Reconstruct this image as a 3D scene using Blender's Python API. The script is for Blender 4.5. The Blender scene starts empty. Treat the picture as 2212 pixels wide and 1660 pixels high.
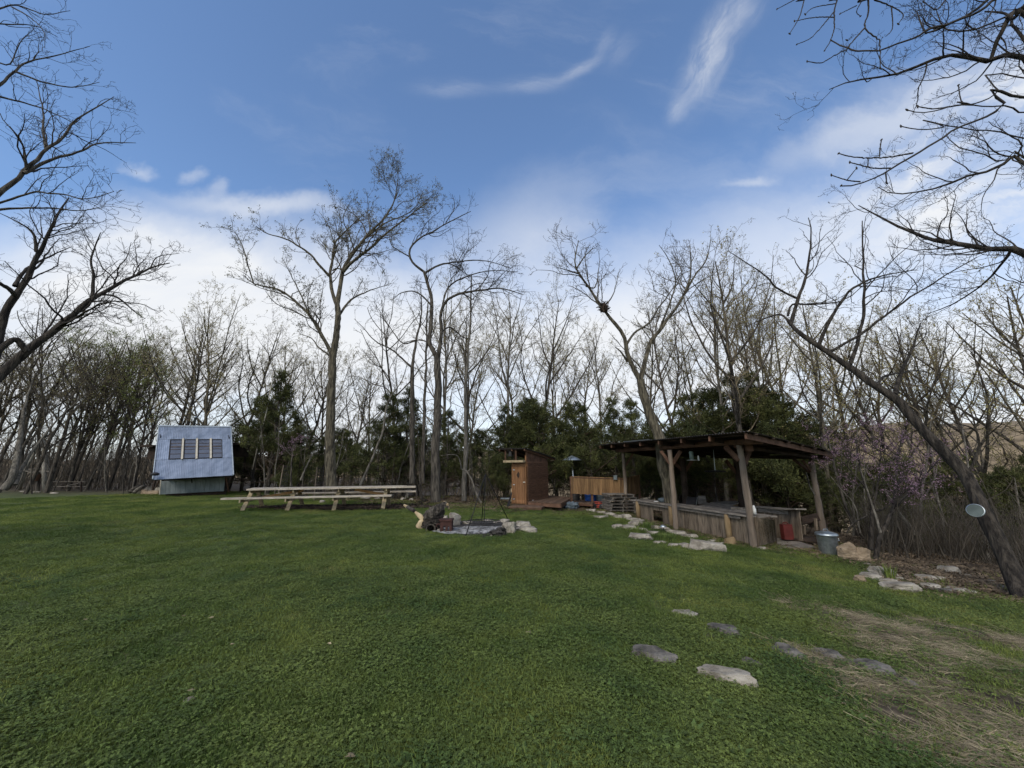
import bpy, math, random
import numpy as np
from mathutils import Vector, Matrix, noise as mnoise
R = math.radians
random.seed(7)
rng = np.random.default_rng(7)
sc = bpy.context.scene

# ------------------------------------------------------------------ camera
CAMZ, PITCH, FPX = 1.6, R(12.5), 831.0
cam_d = bpy.data.cameras.new('camera'); cam = bpy.data.objects.new('camera', cam_d)
sc.collection.objects.link(cam); sc.camera = cam
cam.location = (0, 0, CAMZ); cam.rotation_euler = (math.pi/2 + PITCH, 0, 0)
cam_d.sensor_width = 36; cam_d.lens = FPX/2212*36; cam_d.clip_start = .05; cam_d.clip_end = 5000

# ------------------------------------------------------------------ sky, sun, exposure
SUN_EL, SUN_AZ = 38, 205          # degrees; azimuth clockwise from +Y: behind the camera, a little left
w = bpy.data.worlds.new('World'); sc.world = w; w.use_nodes = True
nt = w.node_tree; N = nt.nodes; Lk = nt.links
bg = N['Background']; bg.inputs[1].default_value = .12
sky = N.new('ShaderNodeTexSky'); sky.sky_type = 'NISHITA'; sky.sun_disc = False
sky.sun_elevation = R(SUN_EL); sky.sun_rotation = R(SUN_AZ)
sky.air_density = 1.0; sky.dust_density = .6; sky.ozone_density = 2.0
def nd(t, **k):
    n = N.new(t)
    for a, b in k.items(): setattr(n, a, b)
    return n
def val(x): return x
def mth(op, a, b=None, c=None, clamp=False):
    n = nd('ShaderNodeMath', operation=op, use_clamp=clamp)
    for i, s in enumerate((a, b, c)):
        if s is None: continue
        if isinstance(s, (int, float)): n.inputs[i].default_value = s
        else: Lk.new(s, n.inputs[i])
    return n.outputs[0]
tc = nd('ShaderNodeTexCoord'); sep = nd('ShaderNodeSeparateXYZ'); Lk.new(tc.outputs['Generated'], sep.inputs[0])
DX, DY, DZ = sep.outputs
ysafe = mth('MAXIMUM', DY, .05)
U = mth('DIVIDE', DX, ysafe); V = mth('DIVIDE', DZ, ysafe)      # tangent-plane coordinates of the sky to the north
front = mth('MULTIPLY', mth('SUBTRACT', DY, .05, clamp=True), 5.0, clamp=True)
def uv(px, py):                                                 # where a cloud seen at a picture point lies on the sky
    dx, du = (px-1106)/FPX, (830-py)/FPX
    y = math.cos(PITCH)-math.sin(PITCH)*du; z = math.sin(PITCH)+math.cos(PITCH)*du
    return dx/y, z/y
def noise(vec, scale, detail=6, rough=.55, dist=0):
    n = nd('ShaderNodeTexNoise'); n.inputs['Scale'].default_value = scale; n.inputs['Detail'].default_value = detail
    n.inputs['Roughness'].default_value = rough; n.inputs['Distortion'].default_value = dist
    Lk.new(vec, n.inputs['Vector']); return n.outputs['Fac']
def comb(a, b, c=0.0):
    n = nd('ShaderNodeCombineXYZ')
    for i, s in enumerate((a, b, c)):
        if isinstance(s, (int, float)): n.inputs[i].default_value = s
        else: Lk.new(s, n.inputs[i])
    return n.outputs[0]
def smooth(x, a, b):
    n = nd('ShaderNodeMapRange', interpolation_type='SMOOTHSTEP'); Lk.new(x, n.inputs[0])
    n.inputs[1].default_value = a; n.inputs[2].default_value = b; return n.outputs[0]
UV = comb(U, V)
warp = noise(UV, 3.5, 5, .6)
warp2 = noise(comb(mth('ADD', U, 7.3), V), 3.0, 5, .6)
Uw = mth('ADD', U, mth('MULTIPLY', mth('SUBTRACT', warp, .5), .22)); Vw = mth('ADD', V, mth('MULTIPLY', mth('SUBTRACT', warp2, .5), .22))
Us = mth('ADD', U, mth('MULTIPLY', mth('SUBTRACT', warp, .5), .07)); Vs_ = mth('ADD', V, mth('MULTIPLY', mth('SUBTRACT', warp2, .5), .07))
def blob(px, py, rx, ry, ang=0, soft=1.0, thin=False):                      # soft elliptical patch of cloud
    u0, v0 = uv(px, py); a = R(ang)
    du = mth('SUBTRACT', Us if thin else Uw, u0); dv = mth('SUBTRACT', Vs_ if thin else Vw, v0)
    e1 = mth('ADD', mth('MULTIPLY', du, math.cos(a)/rx), mth('MULTIPLY', dv, math.sin(a)/rx))
    e2 = mth('ADD', mth('MULTIPLY', du, -math.sin(a)/ry), mth('MULTIPLY', dv, math.cos(a)/ry))
    d = mth('SQRT', mth('ADD', mth('MULTIPLY', e1, e1), mth('MULTIPLY', e2, e2)))
    r = mth('SUBTRACT', 1.0, smooth(d, 0, soft))
    if thin:                                                    # fibrous cirrus
        f = noise(comb(mth('MULTIPLY', e1, rx*5), mth('MULTIPLY', e2, ry*20), 2.0), 1.0, 6, .6, .8); r = mth('MULTIPLY', mth('MULTIPLY', r, r), smooth(f, .15, .85))
    return r
def streakn(ang, sx, sy, lo, hi, off=0):
    a = R(ang)
    e1 = mth('ADD', mth('MULTIPLY', Uw, math.cos(a)*sx), mth('MULTIPLY', Vw, math.sin(a)*sx))
    e2 = mth('ADD', mth('MULTIPLY', Uw, -math.sin(a)*sy), mth('MULTIPLY', Vw, math.cos(a)*sy))
    return smooth(noise(comb(e1, e2, off), 1.0, 7, .6, .4), lo, hi)
layers = []
# white bank low on the left, pale veil low all round, thin streaks higher up
hz = mth('SUBTRACT', 1.0, smooth(mth('ADD', V, mth('MULTIPLY', mth('SUBTRACT', warp, .5), .30)), .10, .84))
layers.append(mth('MULTIPLY', mth('MULTIPLY', hz, 1.4, clamp=True), mth('ADD', .72, mth('MULTIPLY', streakn(8, 1.4, 4, .3, .62, 5.0), .26))))
b1 = blob(380, 640, .80, .36, -8, 1.0); layers.append(mth('MULTIPLY', mth('MULTIPLY', b1, 1.7, clamp=True), mth('ADD', .75, mth('MULTIPLY', streakn(5, 1.2, 6, .35, .65), .25))))
b1 = blob(560, 440, .42, .06, -6); layers.append(mth('MULTIPLY', b1, .55))
layers.append(mth('MULTIPLY', blob(306, 372, .06, .034, 0, 1.1), .36)); layers.append(mth('MULTIPLY', blob(412, 378, .05, .03, 10, 1.1), .28))
layers.append(mth('MULTIPLY', blob(470, 398, .05, .03, 10, 1.1), .28))
layers.append(mth('MULTIPLY', blob(1540, 110, .46, .12, 64, thin=True), .68)); layers.append(mth('MULTIPLY', blob(1465, 235, .12, .055, 58, thin=True), .4))
layers.append(mth('MULTIPLY', blob(1600, 20, .22, .13, 66, thin=True), .35))
layers.append(mth('MULTIPLY', blob(1250, 150, .17, .05, 30, thin=True), .40)); layers.append(mth('MULTIPLY', blob(1150, 180, .22, .07, 4, thin=True), .30)); layers.append(mth('MULTIPLY', blob(1300, 95, .17, .05, 60, thin=True), .20)); layers.append(mth('MULTIPLY', blob(980, 190, .25, .07, -3, thin=True), .22)); layers.append(mth('MULTIPLY', blob(1335, 110, .16, .10, 60, thin=True), .16))
rb = blob(2180, 330, 1.05, .48, 32, 1.0)
layers.append(mth('MULTIPLY', mth('MULTIPLY', rb, 1.5, clamp=True), mth('ADD', .30, mth('MULTIPLY', streakn(30, .9, 5, .36, .60, 3.0), .68))))
layers.append(mth('MULTIPLY', blob(1900, 265, .62, .10, 25), .45)); layers.append(mth('MULTIPLY', blob(1620, 400, .12, .03, 5), .35))
layers.append(mth('MULTIPLY', blob(1150, 500, .34, .24, 60), .33)); layers.append(mth('MULTIPLY', blob(1700, 520, .6, .25, 10), .45))
layers.append(mth('MULTIPLY', streakn(-12, 1.0, 2.6, .5, .85, 9.0), .20))
mask = 0.0
for l in layers:                                               # screen blend
    mask = l if mask == 0.0 else mth('SUBTRACT', 1.0, mth('MULTIPLY', mth('SUBTRACT', 1.0, mask), mth('SUBTRACT', 1.0, l, clamp=True)))
allsky = smooth(noise(tc.outputs['Generated'], 2.2, 6, .6), .35, .8)   # the part of the sky behind us
mask = mth('ADD', mth('MULTIPLY', mask, front), mth('MULTIPLY', mth('MULTIPLY', allsky, .45), mth('SUBTRACT', 1.0, front)))
tint = nd('ShaderNodeMix', data_type='RGBA', blend_type='MULTIPLY'); tint.inputs[0].default_value = 1
Lk.new(sky.outputs[0], tint.inputs['A']); tint.inputs['B'].default_value = (1, 1, 1, 1)
SKYTINT = tint.inputs['B']
mx = nd('ShaderNodeMix', data_type='RGBA'); Lk.new(mask, mx.inputs[0]); Lk.new(tint.outputs['Result'], mx.inputs['A'])
CLOUD = mx.inputs['B']; CLOUD.default_value = (4.45, 4.55, 4.7, 1)
mb_ = nd('ShaderNodeMix', data_type='RGBA'); Lk.new(mth('MULTIPLY', mth('SUBTRACT', 1.0, front), .35), mb_.inputs[0]); Lk.new(mx.outputs['Result'], mb_.inputs['A']); mb_.inputs['B'].default_value = (5.5, 5.4, 5.2, 1)   # added brightening of the unseen sky behind, to light the lawn and fronts
Lk.new(mb_.outputs['Result'], bg.inputs[0])
SKYTINT.default_value = (.90, .99, 1.08, 1)
sun_d = bpy.data.lights.new('sun', 'SUN'); sun = bpy.data.objects.new('sun', sun_d); sc.collection.objects.link(sun)
sun_d.energy = 1.1; sun_d.angle = R(25); sun_d.color = (1, .91, .76)
az, el = R(SUN_AZ), R(SUN_EL)
sdir = Vector((math.sin(az)*math.cos(el), math.cos(az)*math.cos(el), math.sin(el)))
sun.rotation_euler = sdir.to_track_quat('Z', 'Y').to_euler()
vs = sc.view_settings; vs.view_transform = 'Standard'; vs.look = 'None'; vs.exposure = .75; vs.gamma = 1; vs.use_curve_mapping = False
cy = sc.cycles; cy.max_bounces = 4; cy.diffuse_bounces = 2; cy.glossy_bounces = 2; cy.transmission_bounces = 4; cy.transparent_max_bounces = 4
cy.use_denoising = True; cy.adaptive_threshold = .02

# ------------------------------------------------------------------ picture point -> place
K = 2543/2212
def crop(x0, y0, k): return lambda u, v: ((x0+u/k)/K, (y0+v/k)/K)
def P(px, py, Y):
    dx, du = (px-1106)/FPX, (830-py)/FPX
    y = math.cos(PITCH)-math.sin(PITCH)*du; z = math.sin(PITCH)+math.cos(PITCH)*du
    s = Y/y
    return Vector((dx*s, Y, CAMZ+z*s))
def gz(x, y):
    x = np.asarray(x, float); y = np.asarray(y, float)
    z = -.065*np.maximum(0, x-.3)
    z = z-.20*np.maximum(0, x-12)
    back = np.clip((x+14)/10, 0, 1)
    z = z-back*.10*np.maximum(0, y-24)-.02*np.maximum(0, y-60)
    z = z+.025*np.sin(x*.9+1.3)*np.sin(y*.7+.4)+.012*np.sin(x*2.7+y*1.9)
    return np.maximum(z, -24)
def GZ(x, y): return float(gz(x, y))
def G(px, py):
    lo, hi = .5, .5
    while True:
        hi += .25
        p = P(px, py, hi)
        if p.z < GZ(p.x, p.y) or hi > 90: break
    lo = hi-.25
    for _ in range(24):
        m = (lo+hi)/2; p = P(px, py, m)
        if p.z < GZ(p.x, p.y): hi = m
        else: lo = m
    return P(px, py, hi)
c8 = crop(500, 380, 1.845); c2 = crop(540, 1100, 3.687); c3 = crop(980, 1080, 3.687); c4 = crop(1460, 1020, 3.253)
c5 = crop(1900, 1000, 2.964); c5b = crop(1240, 1090, 6.1444); c6 = crop(980, 1130, 5.267); c6b = crop(1400, 1400, 1.935)
c3b = crop(1300, 480, 2.554); c4b = crop(1843, 600, 2.554); c2b = crop(1843, 0, 2.0757); c1b = crop(0, 0, 1.66)
csh = crop(360, 1040, 8.3); cw = crop(0, 1040, 7.9); cpv = crop(1480, 1130, 7.9); cpr = crop(1700, 1130, 4.608)

# ------------------------------------------------------------------ materials
def mat(name, c1, c2, scale=4, rough=.85, stretch=(1, 1, 1), bump=.3, metal=0, rnd=0.0, c3=None, world=False, detail=6, lo=.35, hi=.65, spec=.3, bscale=None, transl=0):
    m = bpy.data.materials.new(name); m.use_nodes = True; t = m.node_tree; n = t.nodes; l = t.links
    b = n['Principled BSDF']; b.inputs['Roughness'].default_value = rough; b.inputs['Metallic'].default_value = metal
    b.inputs['Specular IOR Level'].default_value = spec
    tcn = n.new('ShaderNodeNewGeometry') if world else n.new('ShaderNodeTexCoord')
    mp = n.new('ShaderNodeMapping'); mp.inputs['Scale'].default_value = stretch
    l.new(tcn.outputs['Position' if world else 'Object'], mp.inputs[0])
    no = n.new('ShaderNodeTexNoise'); no.inputs['Scale'].default_value = scale; no.inputs['Detail'].default_value = detail; no.inputs['Roughness'].default_value = .62
    l.new(mp.outputs[0], no.inputs['Vector'])
    cr = n.new('ShaderNodeValToRGB'); e = cr.color_ramp.elements
    e[0].position = lo; e[0].color = (*c1, 1); e[1].position = hi; e[1].color = (*c2, 1)
    if c3: x = e.new(min(.98, hi+.12)); x.color = (*c3, 1)
    l.new(no.outputs['Fac'], cr.inputs[0]); col = cr.outputs[0]
    if rnd:
        at = n.new('ShaderNodeAttribute'); at.attribute_name = 'rnd'
        hs = n.new('ShaderNodeHueSaturation'); ma = n.new('ShaderNodeMath'); ma.operation = 'MULTIPLY_ADD'
        l.new(at.outputs['Fac'], ma.inputs[0]); ma.inputs[1].default_value = 2*rnd; ma.inputs[2].default_value = 1-rnd
        l.new(ma.outputs[0], hs.inputs['Value']); l.new(col, hs.inputs['Color']); col = hs.outputs[0]
    l.new(col, b.inputs['Base Color'])
    if bump:
        n2 = n.new('ShaderNodeTexNoise'); n2.inputs['Scale'].default_value = bscale or scale*2.5; n2.inputs['Detail'].default_value = 5
        l.new(mp.outputs[0], n2.inputs['Vector'])
        bm = n.new('ShaderNodeBump'); bm.inputs['Strength'].default_value = min(1, bump); bm.inputs['Distance'].default_value = .05 if bump >= .95 else .03
        l.new(n2.outputs['Fac'], bm.inputs['Height']); l.new(bm.outputs[0], b.inputs['Normal'])
    if transl:
        tr = n.new('ShaderNodeBsdfTranslucent'); ms = n.new('ShaderNodeMixShader'); ms.inputs[0].default_value = transl
        l.new(col, tr.inputs[0]); l.new(b.outputs[0], ms.inputs[1]); l.new(tr.outputs[0], ms.inputs[2])
        l.new(ms.outputs[0], n['Material Output'].inputs[0])
    return m
M = {}
M['bark'] = mat('grey_brown_bark', (.026, .022, .018), (.125, .107, .086), 14, .95, (1, 1, .16), 1, rnd=0, lo=.40, hi=.62)
M['bark_warm'] = mat('tan_bark', (.036, .031, .022), (.16, .137, .095), 14, .95, (1, 1, .16), 1, lo=.40, hi=.62)
M['bark_dark'] = mat('dark_bark', (.016, .013, .011), (.072, .060, .048), 14, .95, (1, 1, .16), 1, lo=.40, hi=.62)
M['bark_pale'] = mat('pale_bark', (.06, .053, .044), (.20, .178, .145), 12, .95, (1, 1, .2), 1, lo=.38, hi=.62)
M['twig'] = mat('twigs', (.045, .038, .030), (.12, .098, .072), 1.5, .9, bump=0)
M['twig_tan'] = mat('tan_twigs', (.09, .072, .048), (.22, .175, .11), 1.5, .9, bump=0)
M['twig_dark'] = mat('dark_twigs', (.022, .018, .017), (.05, .042, .036), 1.5, .9, bump=0)
M['leaf_olive'] = mat('olive_young_leaves', (.11, .10, .045), (.22, .20, .10), 3, .8, bump=0, rnd=.35, transl=.3)
M['bleached'] = mat('bleached_log', (.14, .125, .10), (.36, .33, .28), 10, .95, (1, 1, .2), .9)
M['leaf_green'] = mat('green_young_leaves', (.15, .18, .045), (.28, .31, .09), 2, .8, bump=0, rnd=.35, transl=.5)
M['leaf_tan'] = mat('tan_catkins', (.24, .21, .08), (.44, .38, .16), 2, .8, bump=0, rnd=.3, transl=.3)
M['blossom'] = mat('pink_purple_blossom', (.22, .13, .165), (.37, .24, .30), 3, .8, bump=0, rnd=.3, transl=.25)
M['cedar'] = mat('cedar_foliage', (.024, .032, .010), (.095, .10, .030), 1.2, .85, bump=0, rnd=.5, c3=(.10, .11, .04))
M['cedar_brown'] = mat('dead_cedar_twigs', (.05, .035, .024), (.12, .085, .06), 3, .95, bump=0)
M['grass'] = mat('lawn_grass', (.070, .110, .022), (.185, .22, .050), .55, .75, bump=0, rnd=.45, world=True, c3=(.28, .25, .09), lo=.41, hi=.60, detail=8, transl=.25)
M['clover'] = mat('clover_leaves', (.062, .102, .024), (.145, .180, .042), .9, .7, bump=0, rnd=.4, world=True, transl=.2)
M['weed'] = mat('broad_weed_leaves', (.07, .12, .03), (.13, .18, .05), 2, .7, bump=0, rnd=.3, world=True, transl=.2)
M['straw'] = mat('dry_straw', (.15, .12, .072), (.34, .28, .175), 3, .85, bump=0, rnd=.45, world=True)
M['deadleaf'] = mat('dead_leaves', (.06, .042, .026), (.19, .14, .09), 2, .9, bump=0, rnd=.5, world=True)
M['rock'] = mat('pale_limestone', (.13, .11, .085), (.40, .36, .30), 3.2, .95, bump=1, c3=(.50, .46, .40), bscale=9)
M['rock_grey'] = mat('dark_flagstone', (.045, .040, .034), (.20, .18, .155), 6, .95, bump=1, bscale=13)
M['rock_tan'] = mat('tan_sandstone', (.17, .125, .08), (.34, .26, .175), 2.6, .95, (1, 1, 3), 1, bscale=9)
M['ash'] = mat('fire_ash', (.06, .058, .056), (.40, .39, .38), 9, 1, bump=1, world=True, c3=(.56, .55, .54), lo=.38, hi=.60)
M['char'] = mat('charred_ground', (.018, .017, .016), (.07, .062, .055), 7, 1, bump=1, world=True)
M['mulch'] = mat('bark_mulch', (.02, .015, .012), (.085, .058, .042), 9, 1, bump=1, world=True, rnd=.4)
M['grey_wood'] = mat('weathered_grey_planks', (.075, .057, .041), (.215, .168, .122), 3, .9, (9, 9, .8), .5, rnd=.28)
M['grey_wood_h'] = mat('weathered_grey_boards', (.10, .088, .075), (.24, .21, .18), 3, .9, (2, 2, 9), .5, rnd=.25)
M['pole'] = mat('peeled_pole', (.11, .085, .065), (.25, .195, .15), 5, .9, (1, 1, .18), .6)
M['pole_gold'] = mat('golden_split_post', (.14, .095, .05), (.28, .20, .11), 5, .9, (1, 1, .2), .6)
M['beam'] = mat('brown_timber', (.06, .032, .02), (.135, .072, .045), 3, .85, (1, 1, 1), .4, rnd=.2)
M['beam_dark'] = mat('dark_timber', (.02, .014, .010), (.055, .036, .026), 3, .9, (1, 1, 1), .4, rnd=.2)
M['stain'] = mat('orange_brown_stained_wood', (.14, .066, .027), (.27, .135, .06), 3, .75, (8, 8, .7), .4, rnd=.22)
M['siding'] = mat('dark_brown_siding', (.06, .030, .017), (.13, .068, .038), 3, .8, (1, 1, 9), .4, rnd=.2)
M['fence'] = mat('brown_screen_planks', (.12, .068, .032), (.26, .155, .072), 2.5, .85, (8, 8, .6), .4, rnd=.3)
M['deck'] = mat('brown_deck_boards', (.065, .038, .024), (.14, .088, .058), 3, .85, (6, 1, 1), .4, rnd=.25)
M['lumber'] = mat('fresh_pale_lumber', (.29, .24, .18), (.52, .455, .37), 2.5, .8, (.6, 8, 8), .25, rnd=.14)
M['lumber2'] = mat('aged_lumber', (.22, .17, .10), (.40, .32, .20), 3, .85, (3, 3, 3), .3, rnd=.2)
M['lumber_orange'] = mat('orange_new_brace', (.36, .18, .07), (.5, .29, .13), 3, .8, bump=.3)
M['log_wood'] = mat('yellow_split_wood', (.28, .20, .11), (.54, .43, .27), 4, .85, (1, 1, .4), .5)
M['tin'] = mat('blue_grey_metal_roofing', (.165, .205, .275), (.265, .31, .40), 1.3, .42, (2, 2, .6), 0, metal=.5, rnd=.10)
M['tin_low'] = mat('grey_green_metal_siding', (.15, .175, .185), (.25, .28, .29), 1.3, .5, (2, 2, .6), 0, metal=.25, rnd=.10)
M['tin_dark'] = mat('dark_rusty_roofing', (.03, .027, .025), (.075, .06, .05), 1.5, .6, bump=.2, metal=.3)
M['galv'] = mat('galvanised_steel', (.30, .34, .36), (.48, .52, .54), 12, .38, bump=.05, metal=.85)
M['iron'] = mat('black_iron', (.012, .012, .012), (.035, .032, .03), 8, .6, bump=.2, metal=.4)
M['rust'] = mat('red_brown_cast_iron', (.035, .016, .013), (.08, .035, .028), 8, .75, bump=.4, metal=.2)
M['red'] = mat('faded_red_paint', (.28, .035, .025), (.42, .08, .05), 6, .55, bump=.1)
M['darkred'] = mat('dull_red_paint', (.075, .014, .011), (.12, .022, .018), 6, .6, bump=.1)
M['blue'] = mat('blue_plastic', (.012, .05, .21), (.02, .075, .28), 4, .45, bump=0)
M['cloth'] = mat('grey_blue_tarp', (.05, .07, .085), (.14, .17, .19), 5, .8, bump=.6)
M['white'] = mat('white_plastic', (.6, .6, .58), (.75, .75, .73), 5, .5, bump=0)
M['black'] = mat('black_plastic', (.012, .012, .014), (.03, .03, .034), 5, .6, bump=0)
M['pane'] = mat('dark_reflective_glass', (.035, .045, .07), (.06, .07, .10), 2, .05, bump=0, spec=1.0)
M['jar'] = mat('dull_green_glass', (.14, .19, .17), (.24, .30, .27), 3, .15, bump=0, spec=.7)
M['batten'] = mat('pale_batten', (.34, .31, .25), (.48, .44, .37), 5, .8, bump=.2)
M['interior'] = mat('brown_interior', (.035, .03, .032), (.075, .062, .06), 1.5, .9, bump=0)
M['hill'] = mat('distant_wooded_hillside', (.11, .08, .048), (.32, .24, .145), .12, 1, bump=0, world=True, detail=12, c3=(.30, .25, .16))
M['leaf_mirror'] = mat('round_mirror_glass', (.06, .075, .07), (.12, .145, .135), 3, .5, bump=0, spec=.15)

# ground: grass soil, dirt and leaf litter mixed by where they lie
m = mat('ground_soil', (.050, .068, .022), (.095, .11, .036), 1.3, 1, bump=.8, world=True, detail=10, bscale=22); M['ground'] = m
t = m.node_tree; n_ = t.nodes; l_ = t.links; b_ = n_['Principled BSDF']
at = n_.new('ShaderNodeAttribute'); at.attribute_name = 'litter'
at2 = n_.new('ShaderNodeAttribute'); at2.attribute_name = 'dirt'
geo = n_.new('ShaderNodeNewGeometry')
def ramp2(scale, ca, cb, cc):
    no = n_.new('ShaderNodeTexNoise'); no.inputs['Scale'].default_value = scale; no.inputs['Detail'].default_value = 9; no.inputs['Roughness'].default_value = .7
    l_.new(geo.outputs['Position'], no.inputs['Vector']); cr = n_.new('ShaderNodeValToRGB'); e = cr.color_ramp.elements
    e[0].position = .35; e[0].color = (*ca, 1); e[1].position = .68; e[1].color = (*cc, 1); x = e.new(.5); x.color = (*cb, 1)
    l_.new(no.outputs['Fac'], cr.inputs[0]); return cr.outputs[0]
lit = ramp2(3.5, (.028, .020, .013), (.07, .05, .033), (.13, .10, .065)); dirt = ramp2(7, (.024, .018, .013), (.08, .060, .040), (.22, .175, .11))
base_link = b_.inputs['Base Color'].links[0].from_socket
a1 = n_.new('ShaderNodeMix'); a1.data_type = 'RGBA'; l_.new(at.outputs['Fac'], a1.inputs[0]); l_.new(base_link, a1.inputs['A']); l_.new(lit, a1.inputs['B'])
a2 = n_.new('ShaderNodeMix'); a2.data_type = 'RGBA'; l_.new(at2.outputs['Fac'], a2.inputs[0]); l_.new(a1.outputs['Result'], a2.inputs['A']); l_.new(dirt, a2.inputs['B'])
l_.new(a2.outputs['Result'], b_.inputs['Base Color'])

# ------------------------------------------------------------------ mesh helpers
def make_mesh(name, V, F_idx, loops_total, rnd=None, smooth=False):
    """V (n,3); F_idx flat loop vertex indices; loops_total per-face counts"""
    me = bpy.data.meshes.new(name)
    V = np.asarray(V, np.float32); F_idx = np.asarray(F_idx, np.int32); lt = np.asarray(loops_total, np.int32)
    me.vertices.add(len(V)); me.vertices.foreach_set('co', V.ravel())
    me.loops.add(len(F_idx)); me.loops.foreach_set('vertex_index', F_idx)
    me.polygons.add(len(lt)); ls = np.concatenate([[0], np.cumsum(lt)[:-1]]).astype(np.int32)
    me.polygons.foreach_set('loop_start', ls)
    me.polygons.foreach_set('use_smooth', np.full(len(lt), smooth))
    if rnd is not None:
        a = me.attributes.new('rnd', 'FLOAT', 'POINT'); a.data.foreach_set('value', np.asarray(rnd, np.float32))
    me.update(calc_edges=True); return me
def link(o, parent=None):
    sc.collection.objects.link(o)
    if parent is not None: o.parent = parent
    return o
def rootof(parent):
    v = Vector((0, 0, 0))
    while parent is not None: v = v+parent.location; parent = parent.parent
    return v
def tag(o, label=None, cat=None, group=None, kind=None):
    if label: o['label'] = label
    if cat: o['category'] = cat
    if group: o['group'] = group
    if kind: o['kind'] = kind
    return o
def empty(name, loc, label, cat, group=None):
    o = bpy.data.objects.new(name, None); o.location = loc; link(o); return tag(o, label, cat, group)
class MB:
    def __init__(s): s.v = []; s.f = []; s.r = []; s.n = 0
    def add(s, verts, faces, r=None):
        r = random.random() if r is None else r
        for q in verts: s.v.append(tuple(q))
        s.r += [r]*len(verts)
        for f in faces: s.f.append([i+s.n for i in f])
        s.n += len(verts); return s
    def box(s, c, size, rz=0, rot=None, r=None):
        m = rot if rot is not None else Matrix.Rotation(rz, 3, 'Z'); c = Vector(c)
        hx, hy, hz_ = size[0]/2, size[1]/2, size[2]/2
        vs_ = [c+m@Vector((x*hx, y*hy, z*hz_)) for z in (-1, 1) for y in (-1, 1) for x in (-1, 1)]
        return s.add(vs_, [(0, 2, 3, 1), (4, 5, 7, 6), (0, 1, 5, 4), (2, 6, 7, 3), (0, 4, 6, 2), (1, 3, 7, 5)], r)
    def hexa(s, lo4, up4, r=None):
        vs_ = list(lo4)+list(up4)
        return s.add(vs_, [(3, 2, 1, 0), (4, 5, 6, 7), (0, 1, 5, 4), (1, 2, 6, 5), (2, 3, 7, 6), (3, 0, 4, 7)], r)
    def bar(s, a, b, w_, h, up=(0, 0, 1), r=None):
        a, b = Vector(a), Vector(b); d = (b-a).normalized(); u = Vector(up)
        if abs(d.dot(u)) > .98: u = Vector((0, 1, 0))
        x = d.cross(u).normalized(); y = x.cross(d)
        q = [(-1, -1), (1, -1), (1, 1), (-1, 1)]
        return s.hexa([a+x*i*w_/2+y*j*h/2 for i, j in q], [b+x*i*w_/2+y*j*h/2 for i, j in q], r)
    def tube(s, pts, rad, n=8, r=None, wob=0):
        pts = [Vector(p) for p in pts]; k = len(pts)
        if isinstance(rad, (int, float)): rad = [rad]*k
        ref = Vector((.31, .17, .93)) if abs((pts[-1]-pts[0]).normalized().z) < .8 else Vector((.93, .3, .1))
        vs_ = []
        for i, p in enumerate(pts):
            t_ = (pts[min(i+1, k-1)]-pts[max(i-1, 0)]).normalized(); x = t_.cross(ref).normalized(); y = t_.cross(x)
            for j in range(n):
                a = j*2*math.pi/n; q = rad[i]*(1+random.uniform(-wob, wob)); vs_.append(p+x*math.cos(a)*q+y*math.sin(a)*q)
        fs = [(i*n+j, i*n+(j+1) % n, (i+1)*n+(j+1) % n, (i+1)*n+j) for i in range(k-1) for j in range(n)]
        fs += [tuple(range(n))[::-1], tuple(range((k-1)*n, k*n))]
        return s.add(vs_, fs, r)
    def lathe(s, c, prof, n=20, r=None, axis=None, rib=0, nrib=0, cap=True):
        c = Vector(c); m = axis if axis is not None else Matrix.Identity(3); vs_ = []
        for rr, z in prof:
            for j in range(n):
                a = j*2*math.pi/n; q = rr*(1+(rib*math.cos(a*nrib) if nrib else 0)); vs_.append(c+m@Vector((q*math.cos(a), q*math.sin(a), z)))
        k = len(prof); fs = [(i*n+j, i*n+(j+1) % n, (i+1)*n+(j+1) % n, (i+1)*n+j) for i in range(k-1) for j in range(n)]
        if cap: fs += [tuple(range(n))[::-1], tuple(range((k-1)*n, k*n))]
        return s.add(vs_, fs, r)
    def build(s, name, m, parent=None, label=None, cat=None, group=None, kind=None, smooth=False, loc=None):
        off = rootof(parent)
        if parent is None: off = Vector(loc) if loc is not None else Vector((0, 0, 0))
        V_ = np.array(s.v, float)-np.array(off); fi = [i for f in s.f for i in f]
        me = make_mesh(name, V_, fi, [len(f) for f in s.f], s.r, smooth); me.materials.append(m)
        o = bpy.data.objects.new(name, me)
        if parent is None: o.location = off
        link(o, parent)
        return tag(o, label, cat, group, kind)
def lerp(a, b, t_): return a+(b-a)*t_
def bil(c, u, v): return lerp(lerp(c[0], c[1], u), lerp(c[3], c[2], u), v)   # corners: BL BR TR TL
def plank_wall(mb, c, n, th, gap=.006, jitter=.004, horiz=False, ragged=0, lap=False):
    nrm = (c[1]-c[0]).cross(c[3]-c[0]).normalized(); tt = [i/n for i in range(n+1)]
    for i in range(n):
        a, b = tt[i], tt[i+1]; L_ = ((c[1]-c[0]) if not horiz else (c[3]-c[0])).length; g = gap/L_/2
        j = random.uniform(-jitter, jitter); e = random.uniform(0, ragged)
        if horiz: q = [bil(c, 0, a+g), bil(c, 1, a+g), bil(c, 1, b-g), bil(c, 0, b-g)]
        else: q = [bil(c, a+g, 0-e), bil(c, b-g, 0-e), bil(c, b-g, 1), bil(c, a+g, 1)]
        o1 = [p+nrm*j for p in q]; o2 = [p+nrm*(j+th) for p in q]
        if lap: o2[0] += nrm*.022; o2[1] += nrm*.022
        mb.hexa(o1, o2)
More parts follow.
